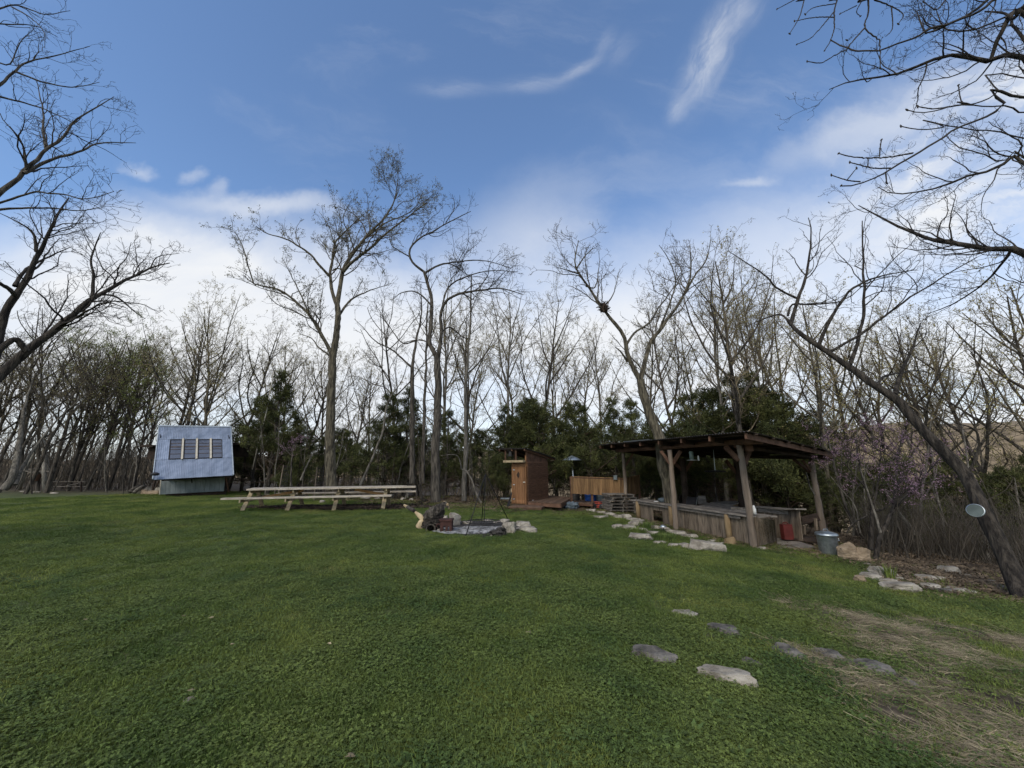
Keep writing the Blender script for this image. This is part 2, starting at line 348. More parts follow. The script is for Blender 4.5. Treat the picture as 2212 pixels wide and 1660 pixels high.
def sheet(mb, c, n, amp, th=.004, sub=8):
    """corrugated sheet: waves run along edge 0-1, ridges along 0-3"""
    nrm = (c[1]-c[0]).cross(c[3]-c[0]).normalized(); K_ = n*sub; vs_ = []
    for side in (0, 1):
        for v in (0, 1):
            for i in range(K_+1):
                u = i/K_; vs_.append(bil(c, u, v)+nrm*(amp*math.sin(u*n*2*math.pi)-side*th))
    m_ = K_+1; fs = []
    for i in range(K_):
        fs += [(i, i+1, m_+i+1, m_+i), (2*m_+i+1, 2*m_+i, 3*m_+i, 3*m_+i+1), (i+1, i, 2*m_+i, 2*m_+i+1), (m_+i, m_+i+1, 3*m_+i+1, 3*m_+i)]
    fs += [(0, m_, 3*m_, 2*m_), (m_-1, 3*m_-1, 4*m_-1, 2*m_-1)]
    mb.add(vs_, fs)
import bmesh
def rock(name, c, size, mt, label, cat='rock', group=None, seed=0, rz=0, cuts=7, parent=None, rough=.12, sink=.25, smooth=False, sub=4, tilt=0):
    rr = random.Random(seed*13+5); bm = bmesh.new(); bmesh.ops.create_icosphere(bm, subdivisions=sub, radius=1)
    pl = []
    for i in range(cuts):
        a, e = rr.uniform(0, 6.28), rr.uniform(-.5, 1.2); pl.append((Vector((math.cos(a)*math.cos(e), math.sin(a)*math.cos(e), math.sin(e))), rr.uniform(.5, .85)))
    pl.append((Vector((rr.uniform(-.2, .2), rr.uniform(-.2, .2), 1)).normalized(), rr.uniform(.45, .65)))
    a0 = rr.uniform(0, 6)
    for i in range(6):                                          # broken edges round the sides
        a = a0+i*1.047+rr.uniform(-.35, .35); pl.append((Vector((math.cos(a), math.sin(a), rr.uniform(-.1, .35))).normalized(), rr.uniform(.62, .88)))
    rot = Matrix.Rotation(rz, 3, 'Z')@Matrix.Rotation(tilt, 3, 'Y')
    for v in bm.verts:
        p = v.co.copy()
        for n_1, d in pl:
            k = p.dot(n_1)
            if k > d: p -= n_1*(k-d)*.92
        p *= 1+rough*(mnoise.fractal(p*2.0+Vector((seed*3.1, 0, 0)), .8, 2.1, 6)+.25*mnoise.noise(p*9+Vector((seed, 0, 0))))
        v.co = rot@Vector((p.x*size[0]/2, p.y*size[1]/2, p.z*size[2]/2))
    me = bpy.data.meshes.new(name); bm.to_mesh(me); bm.free(); me.materials.append(mt)
    if smooth: me.polygons.foreach_set('use_smooth', [True]*len(me.polygons))
    o = bpy.data.objects.new(name, me); c = Vector(c)
    o.location = c+Vector((0, 0, size[2]*(.5-sink)))
    if parent is not None: o.location -= rootof(parent)
    link(o, parent)
    return tag(o, label, cat if parent is None else None, group)

def rough_log(mb, pts, rads, n=30, amp=.2, freq=9, steps=26):
    """thick furrowed bark: radius broken up by ridges running along the log"""
    p, _ = resample(pts, steps); rr_ = np.interp(np.linspace(0, 1, steps), np.linspace(0, 1, len(rads)), rads); vs_ = []
    for i in range(steps):
        t_ = Vector(p[min(i+1, steps-1)]-p[max(i-1, 0)]).normalized(); x = t_.cross(Vector((.2, .9, .3))).normalized(); y = t_.cross(x)
        for j in range(n):
            a = j*2*math.pi/n; d = x*math.cos(a)+y*math.sin(a); c_ = Vector(p[i])
            k = 1+amp*(abs(mnoise.noise(Vector((math.cos(a)*freq*.35, math.sin(a)*freq*.35, i*.33))))*2.2-.5)+amp*.7*mnoise.noise(c_*freq+d*2); vs_.append(c_+d*rr_[i]*k)
    fs = [(i*n+j, i*n+(j+1) % n, (i+1)*n+(j+1) % n, (i+1)*n+j) for i in range(steps-1) for j in range(n)]+[tuple(range(n))[::-1], tuple(range((steps-1)*n, steps*n))]
    return mb.add(vs_, fs)
# ------------------------------------------------------------------ tree generator (all branches of a level at once)
def norm(a): return a/np.maximum(np.linalg.norm(a, axis=-1, keepdims=True), 1e-9)
def resample(pts, m):
    p = np.array([tuple(q) for q in pts], float)
    if len(p) > 2:                                              # Catmull-Rom
        e = np.vstack([2*p[0]-p[1], p, 2*p[-1]-p[-2]]); out = []
        for i in range(1, len(e)-2):
            for t_ in np.linspace(0, 1, 6, endpoint=False):
                a, b, c, d = e[i-1], e[i], e[i+1], e[i+2]
                out.append(.5*((2*b)+(-a+c)*t_+(2*a-5*b+4*c-d)*t_**2+(-a+3*b-3*c+d)*t_**3))
        out.append(p[-1]); p = np.array(out)
    s = np.concatenate([[0], np.cumsum(np.linalg.norm(np.diff(p, axis=0), axis=1))]); q = np.linspace(0, s[-1], m)
    return np.stack([np.interp(q, s, p[:, k]) for k in range(3)], 1), s[-1]
def grow(S, D, L_, R_, m_, wig, trop, g):
    B = len(S); pts = np.zeros((B, m_, 3)); pts[:, 0] = S; d = norm(D); st = (L_/(m_-1))[:, None]
    for i in range(1, m_):
        pts[:, i] = pts[:, i-1]+d*st
        d = norm(d+g.normal(0, wig, (B, 3))+np.array([0, 0, trop]))
    tt = np.linspace(0, 1, m_); rad = R_[:, None]*(1-.72*tt)[None]
    return pts, rad
def spawn(pts, rad, L_, dens, tmin, ang, lr, rr, g, lmin=.0, zb=.15, kmax=60, cap=99, droop=0):
    B, m_, _ = pts.shape
    cnt = np.clip((L_*dens*(1-tmin)+g.random(B)).astype(int), 1, kmax); idx = np.repeat(np.arange(B), cnt); n = len(idx)
    t_ = tmin+(1-tmin)*g.random(n)**.85; f = t_*(m_-1); i = np.minimum(f.astype(int), m_-2); fr = (f-i)[:, None]
    p = pts[idx, i]*(1-fr)+pts[idx, i+1]*fr; T = norm(pts[idx, i+1]-pts[idx, i]); rd = rad[idx, i]*(1-fr[:, 0])+rad[idx, i+1]*fr[:, 0]
    q = g.normal(0, 1, (n, 3)); q = norm(q-T*(q*T).sum(1, keepdims=True)); a = np.radians(g.uniform(ang[0], ang[1], n))[:, None]
    D = norm(T*np.cos(a)+q*np.sin(a)+np.array([0, 0, zb-droop]))
    cl = np.minimum(np.maximum(L_[idx]*lr*(1-.55*t_)*g.uniform(.55, 1.25, n), lmin), cap)
    return p, D, cl, rd*rr*g.uniform(.7, 1.0, n)
class Tubes:
    def __init__(s): s.g = []
    def add(s, pts, rad, n): s.g.append((pts, rad, n))
    def mesh(s, name, mt, off=(0, 0, 0)):
        Vs, Fs, base = [], [], 0; g = np.random.default_rng(3)
        for pts, rad, n in s.g:
            B, m_, _ = pts.shape
            T = np.gradient(pts, axis=1); T = norm(T); ref = norm(g.normal(0, 1, (B, 1, 3))); main = norm(pts[:, -1:]-pts[:, :1])
            ref = norm(np.cross(main, ref)); u = norm(np.cross(T, ref)); v = np.cross(T, u)
            a = np.arange(n)*2*np.pi/n
            ring = pts[:, :, None]+rad[:, :, None, None]*(u[:, :, None]*np.cos(a)[:, None]+v[:, :, None]*np.sin(a)[:, None])
            Vs.append(ring.reshape(-1, 3))
            bi = np.arange(B)[:, None, None]*m_*n; ii = np.arange(m_-1)[None, :, None]*n; j = np.arange(n)[None, None]; j2 = (j+1) % n
            q = np.stack([bi+ii+j, bi+ii+j2, bi+ii+n+j2, bi+ii+n+j], -1).reshape(-1)+base
            Fs.append(q); base += B*m_*n
        V_ = np.concatenate(Vs)-np.array(off); F_ = np.concatenate(Fs)
        me = make_mesh(name, V_, F_, np.full(len(F_)//4, 4), None, True); me.materials.append(mt); return me
def leaf_mesh(name, pos, size, mt, g, per=3, off=(0, 0, 0), spread=.05, elong=2.0):
    n = len(pos)*per; p = np.repeat(pos, per, axis=0)+g.normal(0, spread, (n, 3))-np.array(off)
    a = norm(g.normal(0, 1, (n, 3))+np.array([0, 0, .3])); b = norm(np.cross(a, g.normal(0, 1, (n, 3)))); s_ = size*g.uniform(.6, 1.3, n)[:, None]
    V_ = np.stack([p, p+a*s_*.5+b*s_/elong*.5, p+a*s_, p+a*s_*.5-b*s_/elong*.5], 1).reshape(-1, 3)
    me = make_mesh(name, V_, np.arange(n*4), np.full(n, 4), np.repeat(g.random(n), 4)); me.materials.append(mt); return me
def tree_parts(limbs, g, dens=(2.2, 3.2, 4.0, 7), levels=4, lr=(.48, .55, .6, .6), ang=(25, 68), wig=.20, trop=.05, caps=(3.0, 1.4, .6, .28), minr=.006, tmin0=.25, m0=22, droop=0, zb=.15, thick_n=9, dk=1.35):
    """limbs: list of (points, r0, r1, spawn?) -> trunk Tubes, crown Tubes, tip positions"""
    tr = Tubes(); cr = Tubes(); LP, LR, LL = [], [], []
    for pts, r0, r1, sp in limbs:
        p, L_ = resample(pts, m0); t_ = np.linspace(0, 1, m0); rad = r0+(r1-r0)*t_
        k = g.normal(0, 1, (m0, 3)); k = (k+np.roll(k, 1, 0))*.012*L_/6*np.sin(np.pi*t_)[:, None]; p = p+k
        tr.add(p[None], rad[None]*(1+.06*np.sin(t_*37)), thick_n if r0 > .06 else 6)
        if sp: LP.append(p); LR.append(rad); LL.append(L_)
    pts = np.array(LP); rad = np.array(LR); L_ = np.array(LL); tmin = tmin0; tips = []
    wi = (wig, wig*1.15, wig*1.3, wig*1.4); ms = (10, 7, 5, 3); dens = (tuple(x*dk for x in dens)+(7,))[:max(4, len(dens))]; caps = tuple(caps)+(.25,)
    for lv in range(levels):
        S, D, CL, RR = spawn(pts, rad, L_, dens[lv], tmin, ang, lr[lv], .62, g, lmin=.12, zb=zb if lv < 2 else zb*.5, cap=caps[lv], droop=droop)
        RR = np.maximum(np.minimum(RR, CL*.015), minr)
        pts, rad = grow(S, D, CL, RR, ms[lv], wi[lv], trop, g); rad = np.maximum(rad, minr*.75); L_ = CL; tmin = .12
        cr.add(pts, rad, 5 if lv == 0 else 3); tips.append(pts[:, -1]); 
        if lv > 0: tips.append(pts[:, pts.shape[1]//2])
    return tr, cr, tips
def hero(name, limbs, label, cat='tree', group=None, seed=1, bark='bark', twig='twig', leaf=None, leafsize=.07, leafper=2, leaffrac=1.0, **kw):
    g = np.random.default_rng(seed); base = Vector(tuple(limbs[0][0][0]))
    tr, cr, tips = tree_parts(limbs, g, **kw); root = empty(name, base, label, cat, group)
    o = link(bpy.data.objects.new('trunk', tr.mesh('trunk', M[bark], base)), root)
    o = link(bpy.data.objects.new('crown', cr.mesh('crown', M[twig], base)), root)
    if leaf:
        tp = np.concatenate(tips[1:]); tp = tp[g.random(len(tp)) < leaffrac]
        link(bpy.data.objects.new('young_leaves', leaf_mesh('young_leaves', tp, leafsize, M[leaf], g, leafper, base, leafsize*.6)), root)
    return root
def limb(c, uvs, Y0, Y1, r0, r1, sp=True, bend=0):
    n = len(uvs); out = []
    for i, (u, v) in enumerate(uvs):
        t_ = i/(n-1); Y = Y0+(Y1-Y0)*t_+bend*math.sin(math.pi*t_); out.append(P(*c(u, v), Y))
    return (out, r0, r1, sp)
def copy_tree(o, parent=None):
    c = o.copy(); sc.collection.objects.link(c); c.parent = parent
    for ch in list(o.children): copy_tree(ch, c)
    return c
def PZ(px, py, z):
    a = P(px, py, 1.0); d = a-Vector((0, 0, CAMZ)); s = (z-CAMZ)/d.z; return Vector((d.x*s, d.y*s, z))
def proj(x, y, z):
    x = np.asarray(x, float); dz = np.asarray(z, float)-CAMZ; f = y*math.cos(PITCH)+dz*math.sin(PITCH); u = -y*math.sin(PITCH)+dz*math.cos(PITCH)
    f = np.maximum(f, .05); return 1106+FPX*x/f, 830-FPX*u/f
LB = np.array([(-900, 1063), (-50, 1064), (300, 1066), (480, 1067), (560, 1064), (700, 1074), (850, 1084), (960, 1092), (1100, 1098), (1270, 1104), (1330, 1104), (1400, 1128), (1480, 1150), (1560, 1170), (1640, 1182), (1700, 1186), (1790, 1202), (1870, 1220), (1930, 1262), (2100, 1290), (2260, 1310), (3000, 1400)], float)
def lawn(x, y):                                                 # >0 inside the mown lawn
    px, py = proj(x, y, gz(x, y)); return py-np.interp(px, LB[:, 0], LB[:, 1])
def segd(x, y, pts):
    d = np.full(np.shape(x), 99.0)
    for a, b in zip(pts[:-1], pts[1:]):
        ax, ay, bx, by = a[0], a[1], b[0], b[1]; l2 = (bx-ax)**2+(by-ay)**2
        t_ = np.clip(((x-ax)*(bx-ax)+(y-ay)*(by-ay))/l2, 0, 1); d = np.minimum(d, np.hypot(x-ax-t_*(bx-ax), y-ay-t_*(by-ay)))
    return d
def nz2(x, y, s, o=0): return np.array([mnoise.fractal(Vector((a*s+o, b*s, o)), 1.0, 2.0, 4) for a, b in zip(np.ravel(x), np.ravel(y))]).reshape(np.shape(x))
PATH = [G(1825, 1332), G(1910, 1362), G(2000, 1425), G(2100, 1500), G(2230, 1590), G(2400, 1720)]
PATH2 = [G(1790, 1450), G(1860, 1485), G(1980, 1560), G(2150, 1640)]
PATH3 = [G(1990, 1345), G(2150, 1385), G(2300, 1420)]
def dirtmask(x, y):
    d = np.minimum(segd(x, y, PATH)/.52, np.minimum(segd(x, y, PATH2)/.34, segd(x, y, PATH3)/.28)); return np.clip(1.45-d+.9*nz2(x, y, 1.3, 4), 0, 1)

# ------------------------------------------------------------------ ground, hills
def axis(a, b, fine, far, g_=1.25):
    v = list(np.arange(a, b+1e-6, fine)); s = fine
    while v[-1] < far: s *= g_; v.append(v[-1]+s)
    s = fine
    while v[0] > -far: s *= g_; v.insert(0, v[0]-s)
    return np.array(v)
gx = axis(-14, 16, .16, 2500); gy = axis(-1, 26, .16, 2500)
X, Y_ = np.meshgrid(gx, gy); Z_ = gz(X, Y_)
near = (np.abs(X) < 17) & (Y_ > -2) & (Y_ < 27)
Z_[near] += .012*nz2(X[near], Y_[near], 2.6)
nx_, ny_ = len(gx), len(gy); idx = np.arange(nx_*ny_).reshape(ny_, nx_)
q = np.stack([idx[:-1, :-1], idx[:-1, 1:], idx[1:, 1:], idx[1:, :-1]], -1).reshape(-1)
me = make_mesh('ground', np.stack([X, Y_, Z_], -1).reshape(-1, 3), q, np.full(len(q)//4, 4), None, True); me.materials.append(M['ground'])
ll = np.clip(.5-lawn(X, np.maximum(Y_, .6))/14, 0, 1); ll[Y_ < .5] = 0
a = me.attributes.new('litter', 'FLOAT', 'POINT'); a.data.foreach_set('value', ll.ravel().astype(np.float32))
dm = np.zeros_like(X); nn = (X > .5) & (X < 12) & (Y_ > .8) & (Y_ < 9); dm[nn] = dirtmask(X[nn], Y_[nn])
a = me.attributes.new('dirt', 'FLOAT', 'POINT'); a.data.foreach_set('value', dm.ravel().astype(np.float32))
tag(link(bpy.data.objects.new('ground', me)), kind='structure')
az_ = np.radians(np.linspace(-75, 75, 420)); rr_ = np.array([140, 180, 220, 260, 300, 340, 380, 420, 460, 520, 620, 800])
A_, R_2 = np.meshgrid(az_, rr_); pxa = 1106+FPX*np.tan(np.clip(A_, -1.2, 1.2))
top = np.interp(pxa, [-2000, 0, 900, 1300, 1700, 1900, 2300, 4000], [14, 18, 30, 52, 66, 96, 102, 90])/FPX*385*np.cos(A_)
prof = np.clip((R_2-150)/240, 0, 1); prof = prof*prof*(3-2*prof)
hx_, hy_ = R_2*np.sin(A_), R_2*np.cos(A_); hn = nz2(hx_, hy_, .02, 2)
hzz = -26+(26+CAMZ+top)*prof+hn*4*prof+(nz2(hx_, hy_, .25, 8)*1.6)*prof; hzz[R_2 > 500] -= 12
idx = np.arange(hx_.size).reshape(hx_.shape); q = np.stack([idx[:-1, :-1], idx[:-1, 1:], idx[1:, 1:], idx[1:, :-1]], -1).reshape(-1)
me = make_mesh('hills', np.stack([hx_, hy_, hzz], -1).reshape(-1, 3), q, np.full(len(q)//4, 4), None, True); me.materials.append(M['hill'])
tag(link(bpy.data.objects.new('hills', me)), kind='structure')

# ------------------------------------------------------------------ metal-clad shed
cs = [P(*csh(168, 1262), 22.6), P(*csh(1832, 1168), 23.2), P(*csh(1780, 186), 25.8), P(*csh(300, 166), 25.4)]   # BL BR TR TL of the roof slope
gl = G(*csh(315, 1560))
shed = empty('metal_roofed_shed', (cs[0].x+2.2, 24.4, GZ(cs[0].x+2.2, 24.4)), 'small shed with a steep blue-grey metal roof holding four windows', 'shed')
nrm = (cs[1]-cs[0]).cross(cs[3]-cs[0]).normalized()
ul = MB(); ul.hexa([x-nrm*.06 for x in cs], [x-nrm*.032 for x in cs]); ul.build('roof_underlay', M['black'], shed)
roof = MB()
def strip(v0, v1, u0, u1, off, n, a_=.008):
    c = [bil(cs, u0, v0)+nrm*off, bil(cs, u1, v0)+nrm*off, bil(cs, u1, v1)+nrm*off, bil(cs, u0, v1)+nrm*off]
    for i in range(n):
        qq = [bil(c, i/n, 0), bil(c, (i+1)/n, 0), bil(c, (i+1)/n, 1), bil(c, i/n, 1)]; r_ = random.random()
        g_ = (c[1]-c[0]).normalized()*.012
        lo = [qq[0]+g_, qq[1]-g_, qq[2]-g_, qq[3]+g_]
        roof.hexa([p-nrm*.03 for p in lo], [p for p in lo], r_)
        for uu in (.0, .33, .66):
            aa, bb = bil(qq, uu+.03, 0), bil(qq, uu+.03, 1); roof.bar(aa+nrm*.004, bb+nrm*.004, .028 if uu == 0 else .016, .026, nrm, r_)
strip(0, .335, 0, 1, 0, 15); strip(.335, .725, 0, .165, .02, 2); strip(.335, .725, .865, 1, .02, 2); strip(.725, 1, 0, 1, .035, 15)
rf = roof.build('roof', M['tin'], shed)
MB().bar(bil(cs, -.01, 1.0)+nrm*.05, bil(cs, 1.01, 1.0)+nrm*.05, .1, .07, nrm).build('ridge_cap', M['galv'], rf)
e_ = MB()
for uu in (0, 1): e_.bar(bil(cs, uu, 0)+nrm*.045, bil(cs, uu, 1)+nrm*.045, .05, .05, nrm)
e_.build('edge_trim', M['galv'], rf)
wu = [(.172, .325), (.36, .515), (.545, .70), (.73, .862)]
for i, (a_, b_u) in enumerate(wu):
    wroot = MB(); p = [bil(cs, a_, .345), bil(cs, b_u, .345), bil(cs, b_u, .72), bil(cs, a_, .72)]
    for k in range(4): wroot.bar(p[k]+nrm*.02, p[(k+1) % 4]+nrm*.02, .035, .05, nrm)
    wo = wroot.build('window', M['black'], shed)
    MB().hexa([x-nrm*.01 for x in p], [x+nrm*.006 for x in p]).build('pane', M['pane'], wo)
    bb = MB(); 
    for k in (.25, .48, .62, .8): bb.bar(bil(p, .05, k)-nrm*-.012, bil(p, .95, k)-nrm*-.012, .05 if k != .62 else .12, .01, nrm)
    bb.build('blind', M['interior'], wo)
for u_ in (.343, .530, .716):
    MB().bar(bil(cs, u_, .325)+nrm*.065, bil(cs, u_, .735)+nrm*.065, .10, .03, nrm).build('batten', M['batten'], shed)
for u_, v_ in ((.035, .755), (.965, .735)): MB().bar(bil(cs, u_, v_)+nrm*.06, bil(cs, u_, v_+.05)+nrm*.12, .04, .04).build('hook', M['iron'], shed)
wl = [P(*csh(318, 1562), 24.3), P(*csh(1636, 1492), 24.9), P(*csh(1655, 1150), 24.6), P(*csh(350, 1200), 24.1)]
wl[2].z += .12; wl[3].z += .12
lw = MB(); plank_wall(lw, wl, 13, .04, .012, .004); lo_ = lw.build('wall', M['tin_low'], shed)
MB().bar(wl[0]+Vector((-.02, -.02, 0)), wl[3]+Vector((-.02, -.02, 0)), .06, .06).build('corner_trim', M['batten'], shed)
fd = MB(); fd.hexa([wl[0]+Vector((.1, .25, -.9)), wl[1]+Vector((-.1, .25, -.6)), wl[1]+Vector((-1.7, 2.6, -.6)), wl[0]+Vector((-1.5, 2.6, -.9))], [wl[0]+Vector((.1, .25, .1)), wl[1]+Vector((-.1, .25, .1)), wl[1]+Vector((-1.7, 2.6, .1)), wl[0]+Vector((-1.5, 2.6, .1))])
fd.build('foundation', M['beam_dark'], shed)
bk = Vector((0, 2.6, -.9)); R1, R0 = cs[2], cs[3]
sd = MB(); inn = Vector((.25, 0, 0))
sd.hexa([wl[0]+inn*.4+Vector((0, .1, 0)), wl[1]-inn*.4+Vector((0, .1, 0)), wl[1]-inn*.4+Vector((-1.5, 2.4, 0)), wl[0]+inn*.4+Vector((-1.5, 2.4, 0))], [wl[3]+inn*.4+Vector((0, .3, 0)), wl[2]-inn*.4+Vector((0, .3, 0)), wl[2]-inn*.4+Vector((-1.5, 2.4, 0)), wl[3]+inn*.4+Vector((-1.5, 2.4, 0))])
sd.hexa([cs[0]+inn-nrm*.12+Vector((0, .2, 0)), cs[1]-inn-nrm*.12+Vector((0, .2, 0)), cs[1]-inn*2+Vector((-2.1, 3.2, 0)), cs[0]+inn*2+Vector((-2.1, 3.2, 0))], [R0+inn*.5-nrm*.14, R1-inn*.5-nrm*.14, R1-inn*.5+Vector((0, .3, -.2)), R0+inn*.5+Vector((0, .3, -.2))])
sd.build('side_wall', M['beam_dark'], shed)
br = MB(); br.hexa([R0+Vector((0, .05, .02)), R1+Vector((0, .05, .02)), cs[1]+Vector((-2.3, 3.3, .1)), cs[0]+Vector((-2.0, 3.3, .1))], [R0+Vector((0, .05, .06)), R1+Vector((0, .05, .06)), cs[1]+Vector((-2.3, 3.3, .14)), cs[0]+Vector((-2.0, 3.3, .14))]); br.build('rear_roof', M['tin'], shed)
for (u, v, s_) in ((205, 575, -1), (1950, 530, 1)):
    po = MB(); p = P(*csh(u, v), 26.2); po.box(p, (.8, 1.2, .14)); po.box(p+Vector((-s_*.1, .3, -.45)), (.55, 1.0, .75))
    po.build('side_dormer', M['beam_dark'], shed); MB().box(p+Vector((s_*.1, .6, -1.9)), (.09, .09, 2.4)).build('porch_post', M['beam_dark'], shed)
p = P(*csh(1012, 140), 26.4); MB().lathe(p, [(.07, -.6), (.07, .5), (.13, .52), (.13, .58), (.02, .66)], 10).build('chimney_pipe', M['galv'], shed, smooth=True)
p = P(*csh(205, 1150), 22.4); MB().lathe(p, [(.02, -.08), (.16, -.06), (.22, .02), (.12, .10), (.02, .12)], 14).build('lamp', M['black'], shed, smooth=True)
MB().bar(P(*csh(965, 1240), 24.0), P(*csh(968, 1330), 24.0), .05, .03).build('latch', M['iron'], shed)
for a_, b_ in (((300, 1265), (215, 1420)), ((1665, 1200), (1730, 1520))): MB().bar(P(*csh(*a_), 23.5), P(*csh(*b_), 24.2), .05, .05).build('brace', M['beam'], shed)

# long white pole leaning into the trees behind the shed
MB().tube([P(*c8(332, 1000), 25.5), P(*c8(300, 1180), 25.5), P(*c8(234, 1450), 25.5)], [.02, .03, .035], 8).build('leaning_pole', M['batten'], label='long thin white pole leaning in the cedars right of the metal shed', cat='pole', smooth=True, loc=P(*c8(234, 1450), 25.5))

# ------------------------------------------------------------------ picnic table
TA = P(*c2(155, 430), 15.6); TB = P(*c2(1745, 404), 16.7); ex = Vector((TB.x-TA.x, TB.y-TA.y, 0)); TL = ex.length; ex.normalize(); ey = Vector((-ex.y, ex.x, 0))
z0, z1 = TA.z, TB.z
def tp(s, t_, z): b = Vector((TA.x, TA.y, 0))+ex*s+ey*t_; b.z = z+(z1-z0)*s/TL; return b
table = empty('picnic_table', (TA.x+3.4, 16.6, 0), 'very long pale wooden picnic table with two benches behind the fire pit', 'picnic table')
def slabs(mb, t0, t1, n, z, th, s0, s1, r_=.06):
    for i in range(n):
        a_, b2 = t0+(t1-t0)*i/n+.008, t0+(t1-t0)*(i+1)/n-.008; e0, e1 = random.uniform(-r_, r_)*1.5, random.uniform(-r_, r_)*2.5; rr2 = random.random(); m_ = 9
        prev = None
        for k in range(m_+1):
            s_ = s0+e0+(s1-s0+e1-e0)*k/m_; w1 = random.uniform(-.012, .012) if i == 0 else 0
            cur = [tp(s_, a_+w1, z-th), tp(s_, b2, z-th), tp(s_, b2, z), tp(s_, a_+w1, z)]
            if prev: mb.add(prev+cur, [(0, 1, 5, 4), (1, 2, 6, 5), (2, 3, 7, 6), (3, 0, 4, 7)]+([(3, 2, 1, 0)] if k == 1 else [])+([(4, 5, 6, 7)] if k == m_ else []), rr2)
            prev = cur
b = MB(); slabs(b, 0, 1.25, 4, z0+.02, .06, .22, TL+.05, .14); b.build('tabletop', M['lumber'], table)
b = MB(); slabs(b, -.66, -.32, 1, .545, .06, -.08, TL-.5); b.build('bench_seat', M['lumber'], table)
b = MB(); slabs(b, 1.55, 1.88, 1, .575, .06, .9, TL+.1); b.build('bench_seat', M['lumber'], table)
for u in (290, 672, 1087, 1512):
    f = G(*c2(u, 612)); s_ = (Vector((f.x, f.y, 0))-Vector((TA.x, TA.y, 0))).dot(ex)+.04
    for t0, t1 in ((-.22, .42), (1.55, .85)):
        g_ = tp(s_, t0, 0); g_.z = GZ(g_.x, g_.y)-.02; MB().bar(g_, tp(s_, t1, z0-.06), .05, .15, ex).build('leg', M['lumber2'], table)
    MB().bar(tp(s_+.05, -.62, .44), tp(s_+.05, 1.86, .46), .05, .15).build('seat_support', M['lumber2'], table)
    MB().bar(tp(s_+.05, .08, z0-.10), tp(s_+.05, 1.2, z0-.10), .05, .10).build('top_support', M['lumber2'], table)
for u0, u1 in ((.35, .12), (.66, .86)):
    MB().bar(tp(TL*u0, .62, z0-.1), tp(TL*u1, .62, .47), .05, .1).build('diagonal_brace', M['lumber_orange'], table)

# ------------------------------------------------------------------ outhouse
def WP(u, v, Y): return P(*c5b(u, v), Y)
FL, FR = WP(200, 1000, 18.05), WP(432, 1010, 17.6); BR_ = Vector((1.75, 19.5, 0)); zb = GZ(.5, 18)+.1
FL.z = FR.z = zb; ztop = WP(430, 345, 17.6).z
oh = empty('outhouse', (.8, 18.6, GZ(.8, 18.6)), 'narrow brown wooden outhouse with plank door, lap siding and a bell above the door', 'outhouse')
BR_.z = zb; BL_ = FL+BR_-FR
def up(p, z): return Vector((p.x, p.y, z))
b = MB(); plank_wall(b, [FR, BR_, up(BR_, ztop), up(FR, ztop)], 22, .02, .004, .002, True, lap=True); b.build('side_wall', M['siding'], oh)
b = MB(); plank_wall(b, [BR_, BL_, up(BL_, ztop), up(BR_, ztop)], 12, .02, .002, 0, True); plank_wall(b, [BL_, FL, up(FL, ztop), up(BL_, ztop)], 12, .02, .002, 0, True); b.build('back_wall', M['siding'], oh)
fx = (FR-FL).normalized(); fy = Vector((-fx.y, fx.x, 0)); W = (FR-FL).length
def fp(s, t_, z): p = FL+fx*s-fy*t_; p.z = z; return p
dz0, dz1 = zb+.02, WP(300, 420, 17.8).z
b = MB(); plank_wall(b, [fp(.07, .02, dz0), fp(W-.11, .02, dz0), fp(W-.11, .02, dz1), fp(.07, .02, dz1)], 5, .03, .004, .001); door = b.build('door', M['stain'], oh)
b = MB(); b.bar(fp(.07, .055, dz0+.1), fp(W-.11, .055, dz0+.1), .02, .12); b.build('bottom_rail', M['stain'], door)
hp = fp(W-.13, .07, (dz0+dz1)/2+.12); MB().box(hp, (.1, .03, .05)).build('handle', M['batten'], door)
for k in (.12, .5, .9): MB().box(fp(.14, .06, dz0+(dz1-dz0)*k), (.12, .012, .03)).build('hinge', M['galv'], door)
dm_ = fp(W*.45, .062, dz1-.38); d_ = MB(); d_.hexa([dm_+Vector(q_) for q_ in ((-.085, 0, 0), (0, 0, -.15), (.085, 0, 0), (0, 0, .15))], [dm_+Vector((a_, -.02, c_)) for a_, c_ in ((-.085, 0), (0, -.15), (.085, 0), (0, .15))]); d_.build('diamond_plaque', M['beam_dark'], door)
b = MB(); b.bar(fp(.03, .03, zb), fp(.03, .03, ztop-.02), .07, .05, fx); b.bar(fp(W-.05, .03, zb), fp(W-.05, .03, ztop+.25), .08, .05, fx); b.bar(fp(0, .035, dz1+.05), fp(W, .035, dz1+.05), .05, .08); b.build('door_frame', M['stain'], oh)
b = MB(); b.bar(fp(.0, .01, dz1+.14), fp(W, .01, dz1+.14), .06, .14); plank_wall(b, [fp(0, 0, dz1+.1), fp(W, 0, dz1+.1), fp(W, 0, ztop), fp(0, 0, ztop)], 3, .02); b.build('header_board', M['siding'], oh)
rz = WP(400, 150, 17.3).z; sill = MB(); sill.bar(fp(-.3, .22, ztop), fp(W-.02, .22, ztop+.0), .2, .1); sill.build('bell_sill', M['lumber2'], oh)
for s_, t_ in ((-.22, .25), (W*.44, .25), (W-.04, .02), (-.15, -.4)): MB().bar(fp(s_, t_, ztop), fp(s_, t_, rz-.02), .07, .07).build('belfry_post', M['siding'], oh)
r_ = [WP(-20, 158, 18.0), WP(402, 152, 17.2), WP(866, 306, 20.1)]; r4 = r_[0]+r_[2]-r_[1]
b = MB(); sheet(b, [r_[1], r_[2], r4, r_[0]], 3, .0, .012); b2 = b.build('roof', M['tin_dark'], oh)
